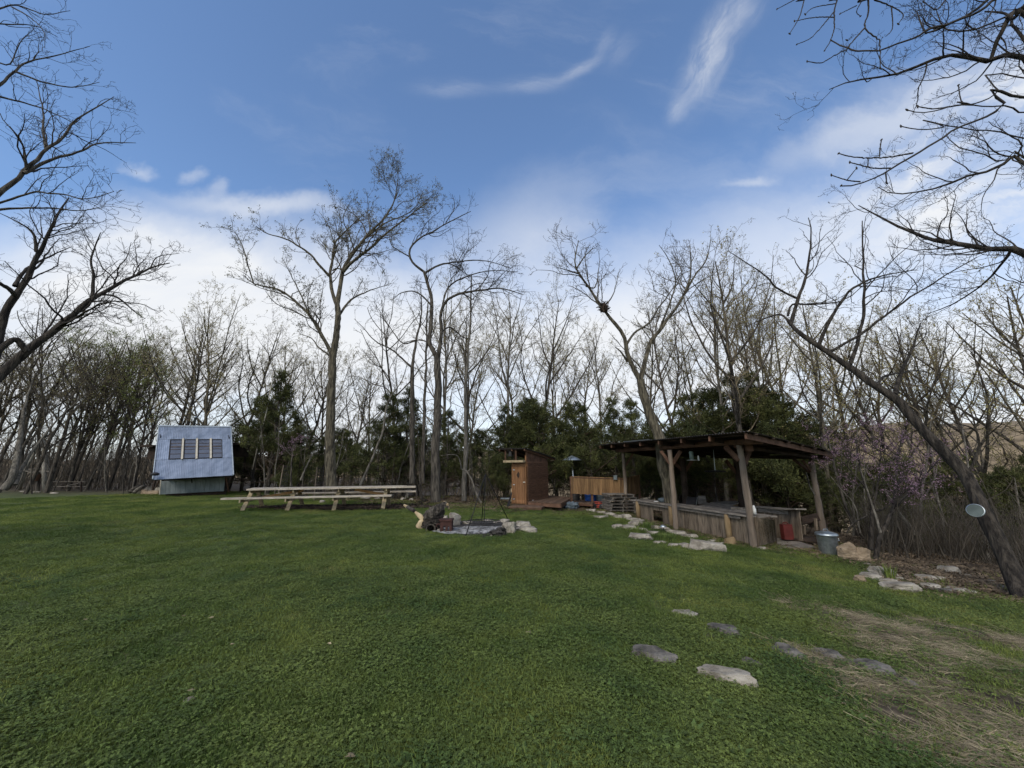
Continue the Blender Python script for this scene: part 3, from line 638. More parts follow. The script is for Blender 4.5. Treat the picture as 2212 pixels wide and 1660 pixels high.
b = MB(); sheet(b, [r_[2]+Vector((0, 0, .03)), r4+Vector((0, 0, .03)), r_[0]+Vector((0, 0, .03)), r_[1]+Vector((0, 0, .03))], 14, .014, .004); b.build('corrugated_sheet', M['tin_dark'], b2)
b = MB()
for k in (.05, .5, .95): b.bar(lerp(r_[0], r_[1], k)-Vector((0, 0, .05)), lerp(r4, r_[2], k)-Vector((0, 0, .05)), .04, .08)
b.build('rafter', M['siding'], b2)
rw = MB(); rw.hexa([FR+Vector((0, 0, ztop-zb)), BR_+Vector((0, 0, ztop-zb)), BR_+Vector((-.02, .02, ztop-zb)), FR+Vector((-.02, .02, ztop-zb))], [up(FR, rz-.06), up(BR_, 2.1), up(BR_, 2.1)+Vector((-.02, .02, 0)), up(FR, rz-.06)+Vector((-.02, .02, 0))]); rw.build('gable_board', M['beam'], oh)
bc = fp(.09, .3, ztop+.33); bell = MB(); bell.lathe(bc, [(.03, .13), (.07, .12), (.09, .06), (.10, -.02), (.13, -.09), (.15, -.11), (.13, -.11)], 18)
bell.build('bell', M['iron'], label='black cast iron bell hanging over the outhouse door', cat='bell', smooth=True, loc=bc)
b = MB(); b.tube([bc+Vector((-.18, 0, -.02)), bc+Vector((-.14, 0, .12)), bc+Vector((0, 0, .17)), bc+Vector((.14, 0, .12)), bc+Vector((.18, 0, -.02))], .015, 6); b.tube([bc+Vector((-.18, 0, 0)), bc+Vector((-.1, 0, -.2)), bc+Vector((0, 0, -.26)), bc+Vector((.1, 0, -.2)), bc+Vector((.18, 0, 0))], .014, 6); b.tube([bc+Vector((.16, 0, .14)), bc+Vector((.36, -.05, -.22))], .012, 6)
b.build('bell_yoke', M['iron'], oh)
# step and side deck
def deck(name, cpx, z, th, n, mt, label, cat, along=False, skirt=None, zs=None):
    c = [PZ(*q_, z) for q_ in cpx]; ce = (c[0]+c[2])/2; o = empty(name, (ce.x, ce.y, GZ(ce.x, ce.y)), label, cat)
    b = MB(); plank_wall(b, c, n, .03, .008, .003, along); b.build('deck_boards', mt, o)
    b = MB()
    for i in range(4): b.bar(c[i]-Vector((0, 0, th/2+.01)), c[(i+1) % 4]-Vector((0, 0, th/2+.01)), .04, th)
    b.build('rim_joist', M['beam'], o)
    for q_ in c:
        g_ = GZ(q_.x, q_.y)
        if z-th-g_ > .06: qq = lerp(q_, ce, .08); MB().bar(Vector((qq.x, qq.y, g_-.05)), Vector((qq.x, qq.y, z-th+.02)), .09, .09).build('post', M['beam_dark'], o)
    return c
deck('wooden_step', [c5b(140, 1048), c5b(640, 1062), c5b(700, 1030), c5b(225, 1012)], .06, .06, 4, M['deck'], 'low brown plank step in front of the outhouse door', 'step', True)
deck('side_deck', [c5b(447, 968), c5b(938, 1000), c5b(1118, 905), c5b(735, 872)], .20, .13, 16, M['deck'], 'raised brown board deck beside the outhouse wall', 'deck', False)
p = [PZ(*c5b(500, 942), .24), PZ(*c5b(718, 890), .24)]; MB().bar(p[0], p[1], .05, .05).build('white_board', M['white'], label='thin white board lying along the foot of the outhouse side wall', cat='board', loc=p[0])
# back platform under the plank screen
deck('back_platform', [c5b(1120, 985), c5b(1420, 1000), c5b(1480, 962), c5b(1150, 945)], .02, .08, 6, M['deck'], 'low brown platform below the hanging plank screen', 'platform')
# plank screen
S0 = [WP(1095, 835, 19), WP(1905, 872, 19), WP(1905, 598, 19), WP(1092, 572, 19)]; S1 = [WP(1908, 872, 19), WP(2132, 835, 20.4), WP(2125, 552, 20.4), WP(1908, 598, 19)]
scr = empty('plank_screen', (S0[0].x+1.5, 19, GZ(S0[0].x+1.5, 19)), 'brown upright plank privacy screen on posts between the outhouse and the pavilion', 'screen fence')
b = MB(); plank_wall(b, S0, 24, .025, .005, .006, ragged=.03); b.build('plank_panel', M['fence'], scr)
b = MB(); plank_wall(b, S1, 8, .025, .005, .006, ragged=.03); b.build('plank_panel', M['fence'], scr)
for p in (S0[3], WP(1405, 580, 19.05), S1[3], S1[2], WP(2048, 570, 19.9)): MB().bar(Vector((p.x, p.y+.06, GZ(p.x, p.y)-.1)), Vector((p.x, p.y+.06, p.z-.02)), .1, .1).build('post', M['beam'], scr)
b = MB(); b.bar(S0[3]-Vector((0, .02, .06)), S0[2]-Vector((0, .02, .06)), .03, .05); b.build('top_rail', M['beam'], scr)
MB().box(WP(1768, 592, 18.9), (.16, .1, .2)).build('outdoor_light', M['galv'], scr)
# blue barrel, grey barrel
def barrel(c, r0, h, m_, label):
    b = MB(); b.lathe(c, [(r0*.92, 0), (r0, .04), (r0*1.0, h*.3), (r0*1.04, h*.33), (r0, h*.36), (r0, h*.64), (r0*1.04, h*.67), (r0, h*.7), (r0*.98, h-.05), (r0*.9, h), (r0*.86, h-.03)], 24); b.build('barrel', m_, label=label, cat='barrel', smooth=True, loc=c)
p = WP(1395, 962, 20.3); barrel(Vector((p.x, p.y, GZ(p.x, p.y))), .29, .9, M['blue'], 'blue plastic barrel under the plank screen')
p = WP(1560, 962, 20.6); barrel(Vector((p.x, p.y, GZ(p.x, p.y))), .33, .8, M['cloth'], 'dull grey barrel behind the red cart')
# patio heater
hb = WP(1150, 900, 20.4); hz_ = GZ(hb.x, hb.y); ht = WP(1108, 300, 20.4)
heat = empty('patio_heater', (hb.x, hb.y, hz_), 'mushroom-shaped patio heater with a shiny grey cap beyond the deck', 'patio heater')
MB().lathe(Vector((ht.x, ht.y, ht.z)), [(.50, -.10), (.49, -.085), (.30, .03), (.12, .10), (.05, .14), (.02, .145), (.02, .12), (.28, .0), (.47, -.11)], 28).build('reflector', M['galv'], heat, smooth=True)
MB().lathe(Vector((ht.x, ht.y, ht.z-.42)), [(.10, 0), (.14, .03), (.12, .28), (.10, .34)], 16).build('burner_head', M['iron'], heat, smooth=True)
MB().tube([Vector((ht.x, ht.y, ht.z-.4)), Vector((hb.x, hb.y, hz_+.7))], .035, 10).build('pole', M['galv'], heat, smooth=True)
MB().lathe(Vector((hb.x, hb.y, hz_)), [(.28, 0), (.28, .08), (.22, .12), (.22, .7), (.1, .8)], 18).build('tank_housing', M['iron'], heat, smooth=True)
# red cart
cc = G(*c5b(1510, 1085)); cart = empty('garden_cart', cc, 'red tubular metal garden cart behind the white stones', 'cart'); y0 = cc.y
b = MB(); Wc = lambda u, v, d=0: WP(u, v, y0+d)
b.tube([Wc(1450, 965), Wc(1575, 968)], .022, 6); b.tube([Wc(1455, 990), Wc(1600, 992)], .02, 6)
b.tube([Wc(1410, 1025), Wc(1560, 1025), Wc(1600, 1040), Wc(1610, 1080)], .025, 8); b.tube([Wc(1430, 1050), Wc(1560, 1045), Wc(1585, 1060), Wc(1590, 1088)], .02, 8)
b.tube([Wc(1520, 968), Wc(1520, 1025)], .02, 6); MB().tube([Wc(1400, 1030, .5), Wc(1600, 1030, .5)], .02, 6).build('rear_bar', M['red'], cart, smooth=True); b.tube([Wc(1440, 1040), Wc(1440, 1090)], .02, 6); b.build('frame', M['red'], cart, smooth=True)
b = MB(); b.hexa([Wc(1420, 1015), Wc(1590, 1015), Wc(1590, 1005, .6), Wc(1420, 1005, .6)], [Wc(1420, 1009), Wc(1590, 1009), Wc(1590, 1000, .6), Wc(1420, 1000, .6)]); b.build('bed', M['darkred'], cart)
for u in (1440, 1570):
    p = Wc(u, 1078); p.z = GZ(p.x, p.y)+.14; MB().lathe(p, [(.02, -.04), (.09, -.03), (.14, -.03), (.15, 0), (.14, .03), (.09, .03), (.02, .04)], 16, axis=Matrix.Rotation(math.pi/2, 3, 'X')).build('wheel', M['black'], cart, smooth=True)
# tarp heap, stones there
p = G(*c5b(1098, 1085)); rock('covered_bundle', p, (.82, .6, .42), M['cloth'], 'rumpled grey-blue tarp bundle at the deck corner', 'tarp bundle', seed=31, cuts=2, rough=.35, sink=.1)
p = G(*c5b(1185, 1075)); MB().lathe(p+Vector((0, 0, .16)), [(.03, -.1), (.1, -.08), (.12, 0), (.1, .08), (.03, .1)], 12, axis=Matrix.Rotation(1.2, 3, 'X')).build('small_pot', M['rust'], label='small brown pot beside the grey tarp bundle', cat='pot', smooth=True, loc=p)
# junk leaning by the outhouse left side
p = G(*c5b(135, 1040)); lb = empty('leaning_tools', p, 'dark folded tools leaning on the left corner of the outhouse', 'tools')
b = MB(); q0 = WP(190, 760, p.y+.1)
b.bar(WP(120, 1040, p.y), WP(185, 850, p.y+.15), .03, .05); b.bar(WP(145, 1045, p.y), WP(190, 820, p.y+.2), .03, .04); b.build('handle_poles', M['black'], lb)
b = MB(); b.bar(WP(178, 960, p.y+.1), WP(184, 760, p.y+.3), .03, .04); b.build('pale_stick', M['lumber2'], lb)
p = WP(115, 990, 19.2); g_ = GZ(p.x, p.y); st = empty('small_side_table', (p.x, p.y, g_), 'small dark table standing left of the outhouse in the shade', 'table')
MB().box((p.x, p.y, WP(115, 910, 19.2).z), (.6, .5, .04)).build('table_top', M['tin_low'], st)
for a_ in (-.25, .25):
    for b3 in (-.2, .2): MB().bar((p.x+a_, p.y+b3, g_), (p.x+a_, p.y+b3, WP(115, 910, 19.2).z-.02), .04, .04).build('leg', M['beam_dark'], st)
# pallets
pp = G(*c5b(1850, 1150)); zp = GZ(pp.x, pp.y+1.0)
for i in range(6):
    c_ = Vector((pp.x+.25+random.uniform(-.06, .06), pp.y+1.1, zp+.07+i*.135)); rot_ = random.uniform(-.08, .08)+.15
    o = empty('pallet', c_, ('topmost' if i == 5 else ['lowest', 'second', 'third', 'fourth', 'fifth'][i])+' weathered wooden pallet in the stack left of the bar counter', 'pallet', 'pallets stacked beside the pavilion')
    mr = Matrix.Rotation(rot_, 3, 'Z'); b = MB()
    for k in range(7): b.box(c_+mr@Vector((0, -.5+k/6, .045)), (1.2, .1, .02), rot=mr)
    b.build('slats', M['grey_wood_h'], o); b = MB()
    for k in (-.55, 0, .55): b.box(c_+mr@Vector((k, 0, -.012)), (.05, 1.05, .09), rot=mr)
    b.build('stringers', M['grey_wood_h'], o)

# ------------------------------------------------------------------ pavilion
def V4(u, v, Y): return P(*c4(u, v), Y)
P3b, P2b, P1b, P4b = G(*c4(1340, 1108)), G(*c4(718, 968)), G(*c4(315, 830)), P(*c4(1900, 968), 13.4)
P4b.z = GZ(P4b.x, P4b.y)
pav = empty('pavilion', ((P1b.x+P4b.x)/2, (P1b.y+P4b.y)/2, GZ((P1b.x+P4b.x)/2, (P1b.y+P4b.y)/2)), 'open pole pavilion with a dark corrugated lean-to roof over a plank bar', 'pavilion')
C1 = V4(1300, 166, 9.0); C2 = V4(88, 277, P1b.y+.3); C3 = V4(2030, 342, 13.0); C4 = C2+C3-C1
b = MB(); sheet(b, [C2, C1, C3, C4], 84, .014, .004, 6); roofo = b.build('roof', M['tin_dark'], pav)
dn = (C1-C2).cross(C3-C1).normalized(); dn = dn if dn.z < 0 else -dn
for k, kk in enumerate(np.linspace(.005, .985, 8)):
    a_ = lerp(C2, C1, kk); bb = lerp(C4, C3, kk); d = (bb-a_); MB().bar(a_+d*.012+dn*.10, bb-d*.03+dn*.10, .05, .13, dn).build('rafter', M['beam'] if k == 7 else M['beam_dark'], roofo); MB().bar(a_+d*.010+dn*.10, a_+d*.045+dn*.10, .054, .134, dn).build('rafter_tail', M['beam'], roofo)  # inner rafters carry the roof's shade in their colour; tails stay brown
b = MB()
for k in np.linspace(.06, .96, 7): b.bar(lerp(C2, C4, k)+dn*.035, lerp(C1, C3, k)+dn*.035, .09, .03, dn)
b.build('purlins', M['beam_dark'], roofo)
def beampole(a_, b_, r0, mt, name='beam', par=pav): 
    n = 7; pts = [lerp(a_, b_, i/n)+Vector((0, 0, random.uniform(-.015, .015))) for i in range(n+1)]; return MB().tube(pts, [r0*random.uniform(.92, 1.06) for _ in pts], 9).build(name, mt, par, smooth=True)
T1, T2, T3, T4 = V4(285, 330, P1b.y), V4(660, 318, P2b.y), V4(1222, 275, P3b.y), V4(1800, 392, P4b.y)
beampole(V4(230, 325, P1b.y+.25), V4(1400, 240, P3b.y-.9), .085, M['beam'])                        # front log beam
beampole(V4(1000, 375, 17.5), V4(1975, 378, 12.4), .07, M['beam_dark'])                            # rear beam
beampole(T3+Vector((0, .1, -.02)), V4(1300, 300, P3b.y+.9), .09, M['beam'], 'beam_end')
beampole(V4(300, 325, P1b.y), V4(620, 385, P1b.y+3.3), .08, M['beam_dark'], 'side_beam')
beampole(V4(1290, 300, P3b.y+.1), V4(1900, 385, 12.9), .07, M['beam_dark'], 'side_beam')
def post(base, mid, top_, r0, r1, mt, brs=()):
    pts, _ = resample([base-Vector((0, 0, .15)), mid, top_], 12); pts = [Vector(p)+Vector((random.uniform(-.012, .012), 0, 0)) for p in pts]
    o = MB().tube(pts, [lerp(r0, r1, i/11)*random.uniform(.94, 1.06) for i in range(12)], 10, wob=.05).build('post', mt, pav, smooth=True)
    for a_, b_, w_ in brs: MB().bar(a_, b_, w_, w_*.75, (0, 1, 0)).build('knee_brace', M['beam'], pav)
post(P1b, V4(302, 600, P1b.y), T1, .085, .075, M['pole'], [(V4(300, 450, P1b.y), V4(362, 350, P1b.y+.1), .08), (V4(305, 445, P1b.y), V4(345, 385, P1b.y+.9), .07)])
post(P2b, V4(688, 640, P2b.y), T2, .085, .075, M['pole'], [(V4(664, 430, P2b.y), V4(588, 330, P2b.y+.2), .1), (V4(684, 430, P2b.y), V4(750, 325, P2b.y-.2), .1)])
post(P3b, V4(1285, 680, P3b.y), T3, .085, .08, M['pole'], [(V4(1222, 405, P3b.y), V4(1110, 292, P3b.y+.3), .11), (V4(1262, 440, P3b.y), V4(1302, 330, P3b.y+.6), .11)])
post(P4b, V4(1850, 680, P4b.y), T4, .10, .08, M['pole'], [(V4(1812, 510, P4b.y), V4(1665, 398, P4b.y+.8), .09), (V4(1820, 510, P4b.y), V4(1730, 398, P4b.y), .07)])
MB().tube([V4(1868, 800, P4b.y), V4(1840, 690, P4b.y), V4(1790, 610, P4b.y-.1), V4(1765, 500, P4b.y-.2)], [.035, .03, .022, .01], 7).build('side_stem', M['bark_pale'], pav, smooth=True)
MB().box(V4(1300, 300, P3b.y-.1), (.16, .12, .2)).build('post_block', M['beam'], pav)
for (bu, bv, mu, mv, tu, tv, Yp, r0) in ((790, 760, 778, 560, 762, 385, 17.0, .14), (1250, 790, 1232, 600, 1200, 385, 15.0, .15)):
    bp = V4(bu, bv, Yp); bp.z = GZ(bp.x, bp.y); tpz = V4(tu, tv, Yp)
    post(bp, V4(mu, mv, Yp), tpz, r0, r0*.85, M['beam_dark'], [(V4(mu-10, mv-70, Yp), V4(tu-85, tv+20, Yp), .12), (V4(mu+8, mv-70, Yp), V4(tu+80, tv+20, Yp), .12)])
# white panel on the roof
b = MB(); q0 = V4(288, 256, P1b.y-.2); q1 = V4(485, 241, P2b.y+1.5); dd = (C4-C2).normalized()*.6; u3 = Vector((0, 0, .04))
b.hexa([q0, q1, q1+dd, q0+dd], [q0+u3, q1+u3, q1+dd+u3, q0+dd+u3]); b.build('roof_panel', M['galv'], label='flat pale metal panel lying on the left end of the pavilion roof', cat='panel', loc=q0)

# bar counter
zt = .40; A0 = PZ(*c4(372, 722), zt); A1 = PZ(*c4(1300, 868), zt); fa = (A1-A0).normalized(); fb = Vector((-fa.y, fa.x, 0)); fb = fb if fb.y > 0 else -fb
bar = empty('bar_counter', ((A0.x+A1.x)/2, (A0.y+A1.y)/2, GZ((A0.x+A1.x)/2, (A0.y+A1.y)/2)), 'long weathered grey plank bar counter along the front of the pavilion', 'bar counter')
E1 = PZ(*c4(1500, 872), zt); E1b = G(*c4(1528, 1088)); E0b = G(*c4(1378, 1108)); E0 = Vector((E0b.x, E0b.y, zt-.03))
F0 = G(*c4(400, 868)); F0t = Vector((F0.x, F0.y, zt-.09)); 
def fr(s): p = lerp(F0, E0b, s); return Vector((p.x, p.y, GZ(p.x, p.y)+.02))
def ft(s): p = lerp(F0, E0b, s); return Vector((p.x, p.y, zt-.06))
b = MB(); n = 58; sh0, sh1 = .19, .30                           # a hatch is left open between these
Ln = (E0b-F0).length
for i in range(n):
    s0, s1 = (i+.03)/n, (i+.97)/n; j = random.uniform(-.006, .006); o1 = Vector((fb.x, fb.y, 0))*.025
    lo_z = fr(s0), fr(s1)
    if sh0 < (s0+s1)/2 < sh1: lo_z = (Vector((fr(s0).x, fr(s0).y, zt-.28)), Vector((fr(s1).x, fr(s1).y, zt-.28)))
    q0 = [lo_z[0], lo_z[1], lo_z[1]+o1, lo_z[0]+o1]; q1 = [ft(s0), ft(s1), ft(s1)+o1, ft(s0)+o1]; jj = Vector((fb.x*j, fb.y*j, 0))
    b.hexa([x+jj for x in q0], [x+jj for x in q1])
b.build('front_planks', M['grey_wood'], bar)
hp0, hp1 = fr(sh0)+fb*.5, fr(sh1)+fb*.5; b = MB(); plank_wall(b, [hp0, hp1, hp1+Vector((0, 0, .55)), hp0+Vector((0, 0, .55))], 6, .02); b.build('hatch_back', M['beam'], bar)
b = MB(); e0, e1 = E0b+fa*0, E1b; plank_wall(b, [Vector((e0.x, e0.y, GZ(e0.x, e0.y)+.03)), Vector((e1.x, e1.y, GZ(e0.x, e0.y)+.06)), Vector((E1.x, E1.y, zt-.03)), Vector((e0.x, e0.y, zt-.03))], 9, .025, .006, .006); b.build('end_planks', M['grey_wood'], bar)
b = MB(); wv = fb*.62; over = -fb*.14
for i in range(4):
    a_, c_ = over+(wv-over)*(i/4)+fb*.006, over+(wv-over)*((i+1)/4)-fb*.006; m1, m2 = A0+over*0, E0
    base0, base1 = Vector((F0.x, F0.y, zt))-fa*.25, Vector((E0b.x, E0b.y, zt))+fa*random.uniform(.0, .1)
    b.hexa([base0+a_-Vector((0, 0, .035)), base1+a_-Vector((0, 0, .035)), base1+c_-Vector((0, 0, .035)), base0+c_-Vector((0, 0, .035))], [base0+a_, base1+a_, base1+c_, base0+c_])
b.build('counter_top', M['grey_wood_h'], bar)
b = MB(); b.bar(ft(0)-fb*.06-Vector((0, 0, .03)), ft(.93)-fb*.06-Vector((0, 0, .03)), .05, .07); b.build('apron_rail', M['grey_wood_h'], bar)
for s_ in (.035, .40, .845):
    p = fr(s_)-fb*.07; MB().tube([Vector((p.x, p.y, p.z-.1)), Vector((p.x, p.y, (p.z+zt)/2)), Vector((p.x, p.y, zt-.05))], [.085, .08, .075], 9, wob=.08).build('split_post', M['pole_gold'], bar, smooth=True)
# things on the bar
def onbar(u, v, off=.25): p = PZ(*c4(u, v), zt); return p
p = onbar(655, 745); jar = empty('glass_dispenser', p, 'tall green glass drinks dispenser standing on the bar', 'dispenser'); h = (V4(650, 630, p.y).z-zt)
MB().lathe(p, [(.085, 0), (.09, .02), (.09, h*.47), (.07, h*.5), (.085, h*.53), (.085, h*.98), (.05, h)], 20).build('glass_body', M['jar'], jar, smooth=True)
MB().lathe(p+Vector((0, 0, h*.48)), [(.094, 0), (.096, .015), (.094, .03)], 20).build('metal_ring', M['galv'], jar, smooth=True)
p = onbar(603, 742); MB().lathe(p, [(.06, 0), (.13, .03), (.16, .1), (.15, .13), (.08, .15), (.03, .17)], 18).build('bowl', M['cloth'], label='dark blue covered bowl left of the glass dispenser on the bar', cat='bowl', smooth=True, loc=p)
p = onbar(558, 738); MB().lathe(p, [(.08, 0), (.12, .015), (.12, .025), (.02, .02)], 16).build('plate', M['white'], label='small white plate on the bar left of the blue bowl', cat='plate', smooth=True, loc=p)
p = onbar(450, 722); sk = MB()
for i in range(5): a_ = random.uniform(-.5, .5); sk.tube([p+Vector((-.2+i*.04, random.uniform(-.05, .05), .02+.01*i)), p+Vector((.15+i*.05, a_*.2, .05+.015*i))], .014, 6)
sk.build('stick_bundle', M['bark_pale'], label='small pile of pale sticks on the left end of the bar', cat='sticks', loc=p)
# grill with dark hood behind the bar
p = V4(835, 762, 14.2); p.z = zt-.12; gr = empty('camp_grill', p, 'black open-hooded grill standing behind the bar', 'grill')
hh = [V4(795, 762, 14.0), V4(875, 762, 14.0), V4(885, 702, 14.4), V4(806, 696, 14.4)]; b = MB(); b.hexa(hh, [x+Vector((0, .05, 0)) for x in hh]); b.build('hood', M['black'], gr)
b = MB(); b.tube([hh[3], lerp(hh[3], hh[2], .5)-Vector((0, 0, .06)), hh[2]], .012, 6); b.tube([hh[2], hh[1]], .012, 6); b.build('hood_rim', M['galv'], gr)
b = MB(); b.box(p+Vector((0, -.05, -.02)), (.62, .45, .16)); b.build('firebox', M['iron'], gr)
for a_ in (-.26, .26):
    for c_ in (-.2, .15): MB().bar(p+Vector((a_, c_, -.1)), Vector((p.x+a_, p.y+c_, GZ(p.x, p.y))), .03, .03).build('leg', M['iron'], gr)
c_ = [V4(885, 760, 15.6), V4(958, 750, 15.6), V4(948, 692, 15.9), V4(890, 692, 15.9)]; b = MB(); plank_wall(b, c_, 5, .03, horiz=True); b.build('board_panel', M['grey_wood_h'], label='grey slatted board standing right behind the black grill', cat='board', loc=c_[0])
# work tables behind the bar
def worktable(cor, z, label, n=7, mt='grey_wood_h', legs=True):
    c = [PZ(*c4(*q_), z) for q_ in cor]; ce = (c[0]+c[2])/2; o = empty('work_table', (ce.x, ce.y, GZ(ce.x, ce.y)), label, 'table')
    b = MB(); plank_wall(b, c, n, .035, .01, .006, True); b.build('table_top', M[mt], o)
    if legs:
        for q_ in c: qq = lerp(q_, ce, .12); MB().bar(Vector((qq.x, qq.y, GZ(qq.x, qq.y))), Vector((qq.x, qq.y, z)), .08, .08).build('leg', M['beam_dark'], o)
    return c
worktable([(900, 770), (1290, 838), (1300, 800), (960, 752)], .34, 'low grey plank work table behind the bar')
worktable([(985, 752), (1160, 772), (1240, 742), (1120, 738)], .36, 'farther grey plank table standing among the rear posts', 4)
# toothed board
c_ = [V4(1160, 815, 11.6), V4(1290, 830, 10.9), V4(1290, 800, 10.9), V4(1160, 797, 11.6)]; b = MB(); b.hexa(c_, [x+Vector((0, .03, 0)) for x in c_])
for i in range(11): q_ = lerp(c_[3], c_[2], (i+.5)/11); b.box(q_+Vector((0, .015, .02)), (.035, .03, .06))
b.build('notched_board', M['grey_wood_h'], label='notched grey board like a tool rack behind the third pole', cat='rack', loc=c_[0])
p = V4(1345, 830, 10.7); MB().lathe(p, [(.05, -.02), (.052, .1), (.03, .16), (.02, .2)], 12).build('bottle', M['white'], label='white bottle on the bar right of the third pole', cat='bottle', smooth=True, loc=p)
# rear bar
rc = [G(*c4(1395, 1010)), G(*c4(1610, 1060)), G(*c4(1640, 1050)), G(*c4(1742, 1060))]
Yr = 12.3; L0, L1, L2, L3 = V4(1378, 1010, Yr+.5), V4(1632, 1040, Yr-.4), V4(1632, 1045, Yr-.5), V4(1740, 1055, Yr-1.0)
rb_ = empty('rear_bar', ((L0.x+L3.x)/2, Yr, GZ((L0.x+L3.x)/2, Yr)), 'second grey plank counter at the back right of the pavilion', 'counter')
b = MB(); plank_wall(b, [L0, L1, V4(1628, 806, Yr-.4), V4(1376, 785, Yr+.5)], 10, .03, .008, .005); b.build('recessed_planks', M['grey_wood'], rb_)
b = MB(); plank_wall(b, [L2, L3, V4(1712, 806, Yr-1.0), V4(1628, 806, Yr-.5)], 4, .03, .006, .004); b.build('end_planks', M['grey_wood'], rb_)
b = MB(); b.bar(V4(1372, 778, Yr+.5), V4(1628, 798, Yr-.5), .3, .04); b.bar(V4(1600, 798, Yr-.5), V4(1722, 797, Yr-1.1), .3, .04); b.build('counter_top', M['grey_wood_h'], rb_)
b = MB(); b.bar(V4(1378, 800, Yr+.42), V4(1625, 824, Yr-.46), .04, .13); b.build('apron_rail', M['grey_wood_h'], rb_)
p = V4(1615, 1040, Yr-.75); ex_ = empty('fuel_can', (p.x, p.y, p.z), 'tall dull red can standing against the rear counter', 'can'); hh_ = V4(1612, 905, Yr-.75).z-p.z
b = MB(); b.box(p+Vector((0, 0, hh_*.45)), (.26, .16, hh_*.9)); b.build('can_body', M['darkred'], ex_); MB().tube([p+Vector((-.08, 0, hh_*.9)), p+Vector((-.06, 0, hh_)), p+Vector((.04, 0, hh_)), p+Vector((.07, 0, hh_*.9))], .015, 6).build('handle', M['darkred'], ex_)
deck('pavilion_floor', [c4(1535, 1125), c4(1830, 1108), c4(1620, 1035), c4(1525, 1040)], -.40, .08, 7, M['grey_wood_h'], 'weathered grey board floor at the open end of the pavilion', 'floor deck', True)
# sloped bench behind
bs = [V4(1735, 925, 12.6), V4(1880, 890, 12.6), V4(1850, 832, 13.0), V4(1725, 862, 13.0)]; o = empty('slanted_bench', (bs[0].x+.5, 12.8, GZ(bs[0].x, 12.8)), 'dark slatted bench tilting behind the right rear pole', 'bench')
b = MB(); plank_wall(b, bs, 4, .03, .02, .004, True); b.build('slats', M['beam_dark'], o); MB().bar(V4(1838, 870, 12.5), V4(1845, 965, 12.5), .06, .06).build('leg', M['grey_wood'], o); MB().bar(V4(1745, 930, 12.6), V4(1748, 1000, 12.6), .06, .06).build('leg', M['grey_wood'], o)
b = MB()
for i in range(12): p = V4(random.uniform(1740, 1850), random.uniform(970, 1060), random.uniform(11.3, 12.3)); p.z = GZ(p.x, p.y)+.03+random.random()*.16; b.box(p, (random.uniform(.5, .9), .1, .03), random.uniform(-.5, .5))
b.build('scrap_boards', M['beam_dark'], label='loose heap of dark scrap boards behind the trash can', cat='scrap wood', loc=(p.x, p.y, GZ(p.x, p.y)))
# hanging things
p = V4(840, 400, 13.2); lan = empty('hanging_lantern', p, 'glass lantern on a white tray hanging under the pavilion roof', 'lantern')
MB().lathe(p, [(.16, -.01), (.165, 0), (.03, .01)], 18).build('tray', M['white'], lan, smooth=True); MB().lathe(p+Vector((0, 0, .01)), [(.05, 0), (.075, .06), (.07, .14), (.075, .26), (.06, .28)], 14).build('glass', M['jar'], lan, smooth=True)
MB().tube([p+Vector((0, 0, .28)), p+Vector((0, 0, .62))], .008, 5).build('cord', M['iron'], lan)
p = V4(1028, 492, 13.8); fan = empty('hanging_rack', p, 'black round rack hanging on a rod inside the pavilion', 'hanging rack')
MB().lathe(p, [(.30, -.03), (.34, -.02), (.34, .02), (.30, .03), (.05, .04)], 24).build('ring', M['iron'], fan, smooth=True); MB().tube([p, p+Vector((.02, 0, .75))], .014, 6).build('rod', M['galv'], fan)
p = V4(895, 405, 12.8); MB().tube([p, p+Vector((0, 0, .16))], [.03, .02], 8).build('light_bulb', M['white'], label='small pale bulb hanging right of the lantern', cat='bulb', loc=p)
# ------------------------------------------------------------------ trash can
tb_ = G(*cpr(1660, 1150)); tc_ = empty('trash_can', tb_, 'galvanised metal trash can with lid at the right end of the pavilion', 'trash can'); hcan = P(*cpr(1625, 885), tb_.y).z-tb_.z
MB().lathe(tb_, [(.16, 0), (.17, .02), (.185, .06), (.205, hcan-.08), (.218, hcan-.06), (.214, hcan-.03)], 96, rib=.022, nrib=24).build('can_body', M['galv'], tc_, smooth=True)
MB().lathe(tb_+Vector((0, 0, hcan-.05)), [(.235, -.03), (.24, 0), (.222, .035), (.2, .04), (.08, .075), (.02, .085)], 40).build('lid', M['galv'], tc_, smooth=True)
hd = tb_+Vector((0, 0, hcan+.03)); MB().tube([hd+Vector((-.06, 0, 0)), hd+Vector((-.05, 0, .04)), hd+Vector((.05, 0, .04)), hd+Vector((.06, 0, 0))], .009, 6).build('lid_handle', M['galv'], tc_)
hd = tb_+Vector((.18, -.10, hcan*.72)); MB().tube([hd+Vector((-.07, -.02, .02)), hd+Vector((-.06, -.05, -.03)), hd+Vector((.04, .0, -.03)), hd+Vector((.05, .03, .02))], .009, 6).build('side_handle', M['galv'], tc_)

# ------------------------------------------------------------------ stones
def rk(c, u, v, w_px, h_px, mt, label, seed, depth=1.0, group=None, name='rock', cat='rock', rz=0, sink=.25, cuts=7, rough=.12, k=1.0, tilt=0):
    p = G(*c(u, v)); x0_, _ = c(u, v); x1_, _ = c(u+w_px, v); x2, y2 = c(u, v); _, y3 = c(u, v-h_px); s_ = p.y*1.03/FPX
    w_ = (x1_-x0_)*s_; h_ = abs(y2-y3)*s_
    return rock(name, p, (w_*k*1.08, w_*k*depth*1.0, h_/(1-sink)*k*1.05), mt, label, cat, group, seed, rz, cuts, sink=sink, rough=rough, tilt=tilt)
RK, RG, RT = M['rock'], M['rock_grey'], M['rock_tan']
